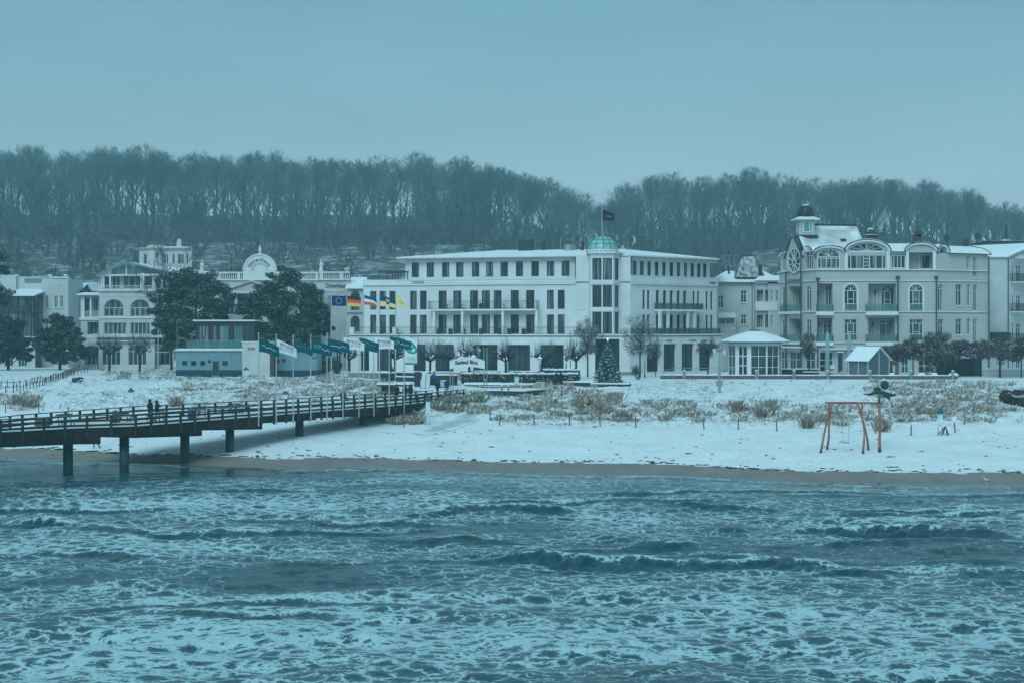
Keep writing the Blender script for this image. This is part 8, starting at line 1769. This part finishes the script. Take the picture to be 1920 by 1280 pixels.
def dune_grass():
    GM=grass_mats(); g=np.random.default_rng(21); acc={0:[],1:[],2:[]}
    def blades(kind,cx,cy,cz,n,h,spread,w,lean,ff):
        bx=cx+g.normal(0,spread,n); by=cy+g.normal(0,spread,n); a=g.uniform(0,6.283,n); hh=h*g.uniform(.55,1.15,n); l=lean*g.uniform(.2,1.1,n)*hh; wd=np.array([.12,-.1])
        ox=(bx-cx)*.5+np.cos(a)*l*.6+wd[0]*l; oy=(by-cy)*.5+np.sin(a)*l*.6+wd[1]*l; bz=cz-.06
        px_=np.cos(a+1.57)*w; py_=np.sin(a+1.57)*w
        V=np.stack([np.stack([bx-px_,by-py_,bz+0*bx],1),np.stack([bx+px_,by+py_,bz+0*bx],1),np.stack([bx+ox*.45,by+oy*.45,bz+hh*.72],1)+np.stack([px_,py_,0*px_],1)*.6,np.stack([bx+ox,by+oy,bz+hh-.3*l],1)],1)
        fr=(g.random(n)<ff).astype(float)*g.uniform(.5,1,n); t=g.random(n); acc[kind].append((V.reshape(-1,3),np.repeat(t,4),np.repeat(fr,4)))
    for (a,b,c,e,amt,k) in ZONES:
        area=(b-a)*(e-c); n=int(area*amt*.021); n=min(n,330)
        for i in range(n):
            px=g.uniform(a-12,b+12); py=g.uniform(c-2,e+3); x,y,z=onground(px,py); cl=.5+.5*float(nz2(np.array(x),np.array(y),3.2,12))
            if g.random()>cl**2*1.5: continue
            dense=amt>=.8
            if k==1: blades(1,x,y,z,14,g.uniform(.12,.40),.26,.013,.9,.42)
            else: blades(k,x,y,z,34 if dense else 20,g.uniform(.28,.75),.26,.0115,.9,.30)
    # loose weeds peeping through the snow everywhere on the dunes
    for i in range(950):
        px=g.uniform(-20,1940); py=g.uniform(705,798)
        if 600<px<930 and py>740: continue
        x,y,z=onground(px,py)
        if y>213 and px>700: continue
        blades(1 if g.random()<.6 else 0,x,y,z,8,g.uniform(.15,.5),.12,.018,.7,.35)
    # rushes with pale tips beside the path
    for px,py,nn in ((815,768,4),(832,772,5),(848,770,5),(862,758,5),(845,760,4),(872,757,3),(905,752,3),(890,750,3),(822,757,4)):
        for q in range(nn): x,y,z=onground(px+g.uniform(-6,6),py+g.uniform(-4,4)); blades(2,x,y,z,44,1.1,.16,.024,.85,.20)
    for px,py in ((1387,770),(1442,768),(1425,780),(1170,785),(1150,752),(1105,760),(1085,765),(1130,775),(1510,800),(1655,806),(330,762),(60,758),(45,760),(30,757)):
        for q in range(4): x,y,z=onground(px+g.uniform(-7,7),py+g.uniform(-3,3)); blades(0,x,y,z,50,1.15,.22,.022,.5,.12)
    # dead reddish rushes under the pier end
    for q in range(16): x,y,z=onground(g.uniform(735,795),g.uniform(786,797)); blades(0,x,y,z,26,.9,.2,.022,1.3,.15)
    for q in range(40): x,y,z=onground(g.uniform(700,790),g.uniform(770,788)); blades(1,x,y,z,22,.7,.25,.024,.8,.2)
    for k,nm in ((0,'marram_grass'),(1,'dune_scrub'),(2,'green_dune_grass')):
        V=np.concatenate([q[0] for q in acc[k]]); n=len(V)//4; i=np.arange(n)[:,None]*4; F3=np.concatenate([i+0,i+1,i+2,i+0,i+2,i+3],1).reshape(-1,3)
        o=npmesh(nm,V,F3,GM[k],attrs={'tint':np.concatenate([q[1] for q in acc[k]]),'frost':np.concatenate([q[2] for q in acc[k]])}); o['kind']='stuff'
dune_grass()
def tide_line():
    g=np.random.default_rng(31); mb=MB()
    for i in range(520):
        x=g.uniform(-60,55); d=5.6+.7*math.sin(x*.25)+g.normal(0,.35)+(g.exponential(2.5) if g.random()<.25 else 0); y=float(shore(x))+d/.93
        if g.random()>.35+.65*math.sin(x*.55+1.3)**2: continue
        z=G(x,y); s=g.uniform(.03,.16)*(1.7 if x<-22 and g.random()<.5 else 1); mb.blob((x,y,z+.02),(s*g.uniform(1,2.4),s,.035+.05*s),i,6,4,.35)
    for i in range(70):   # dark clods kicked about on the beach
        px=g.uniform(0,1920); py=g.uniform(805,862); x,y,z=onground(px,py); s=g.uniform(.04,.13); mb.blob((x,y,z),(s*1.6,s,.05),i,6,4,.3)
    o=mb.build('seaweed',SEAWEED); o['kind']='stuff'
tide_line()
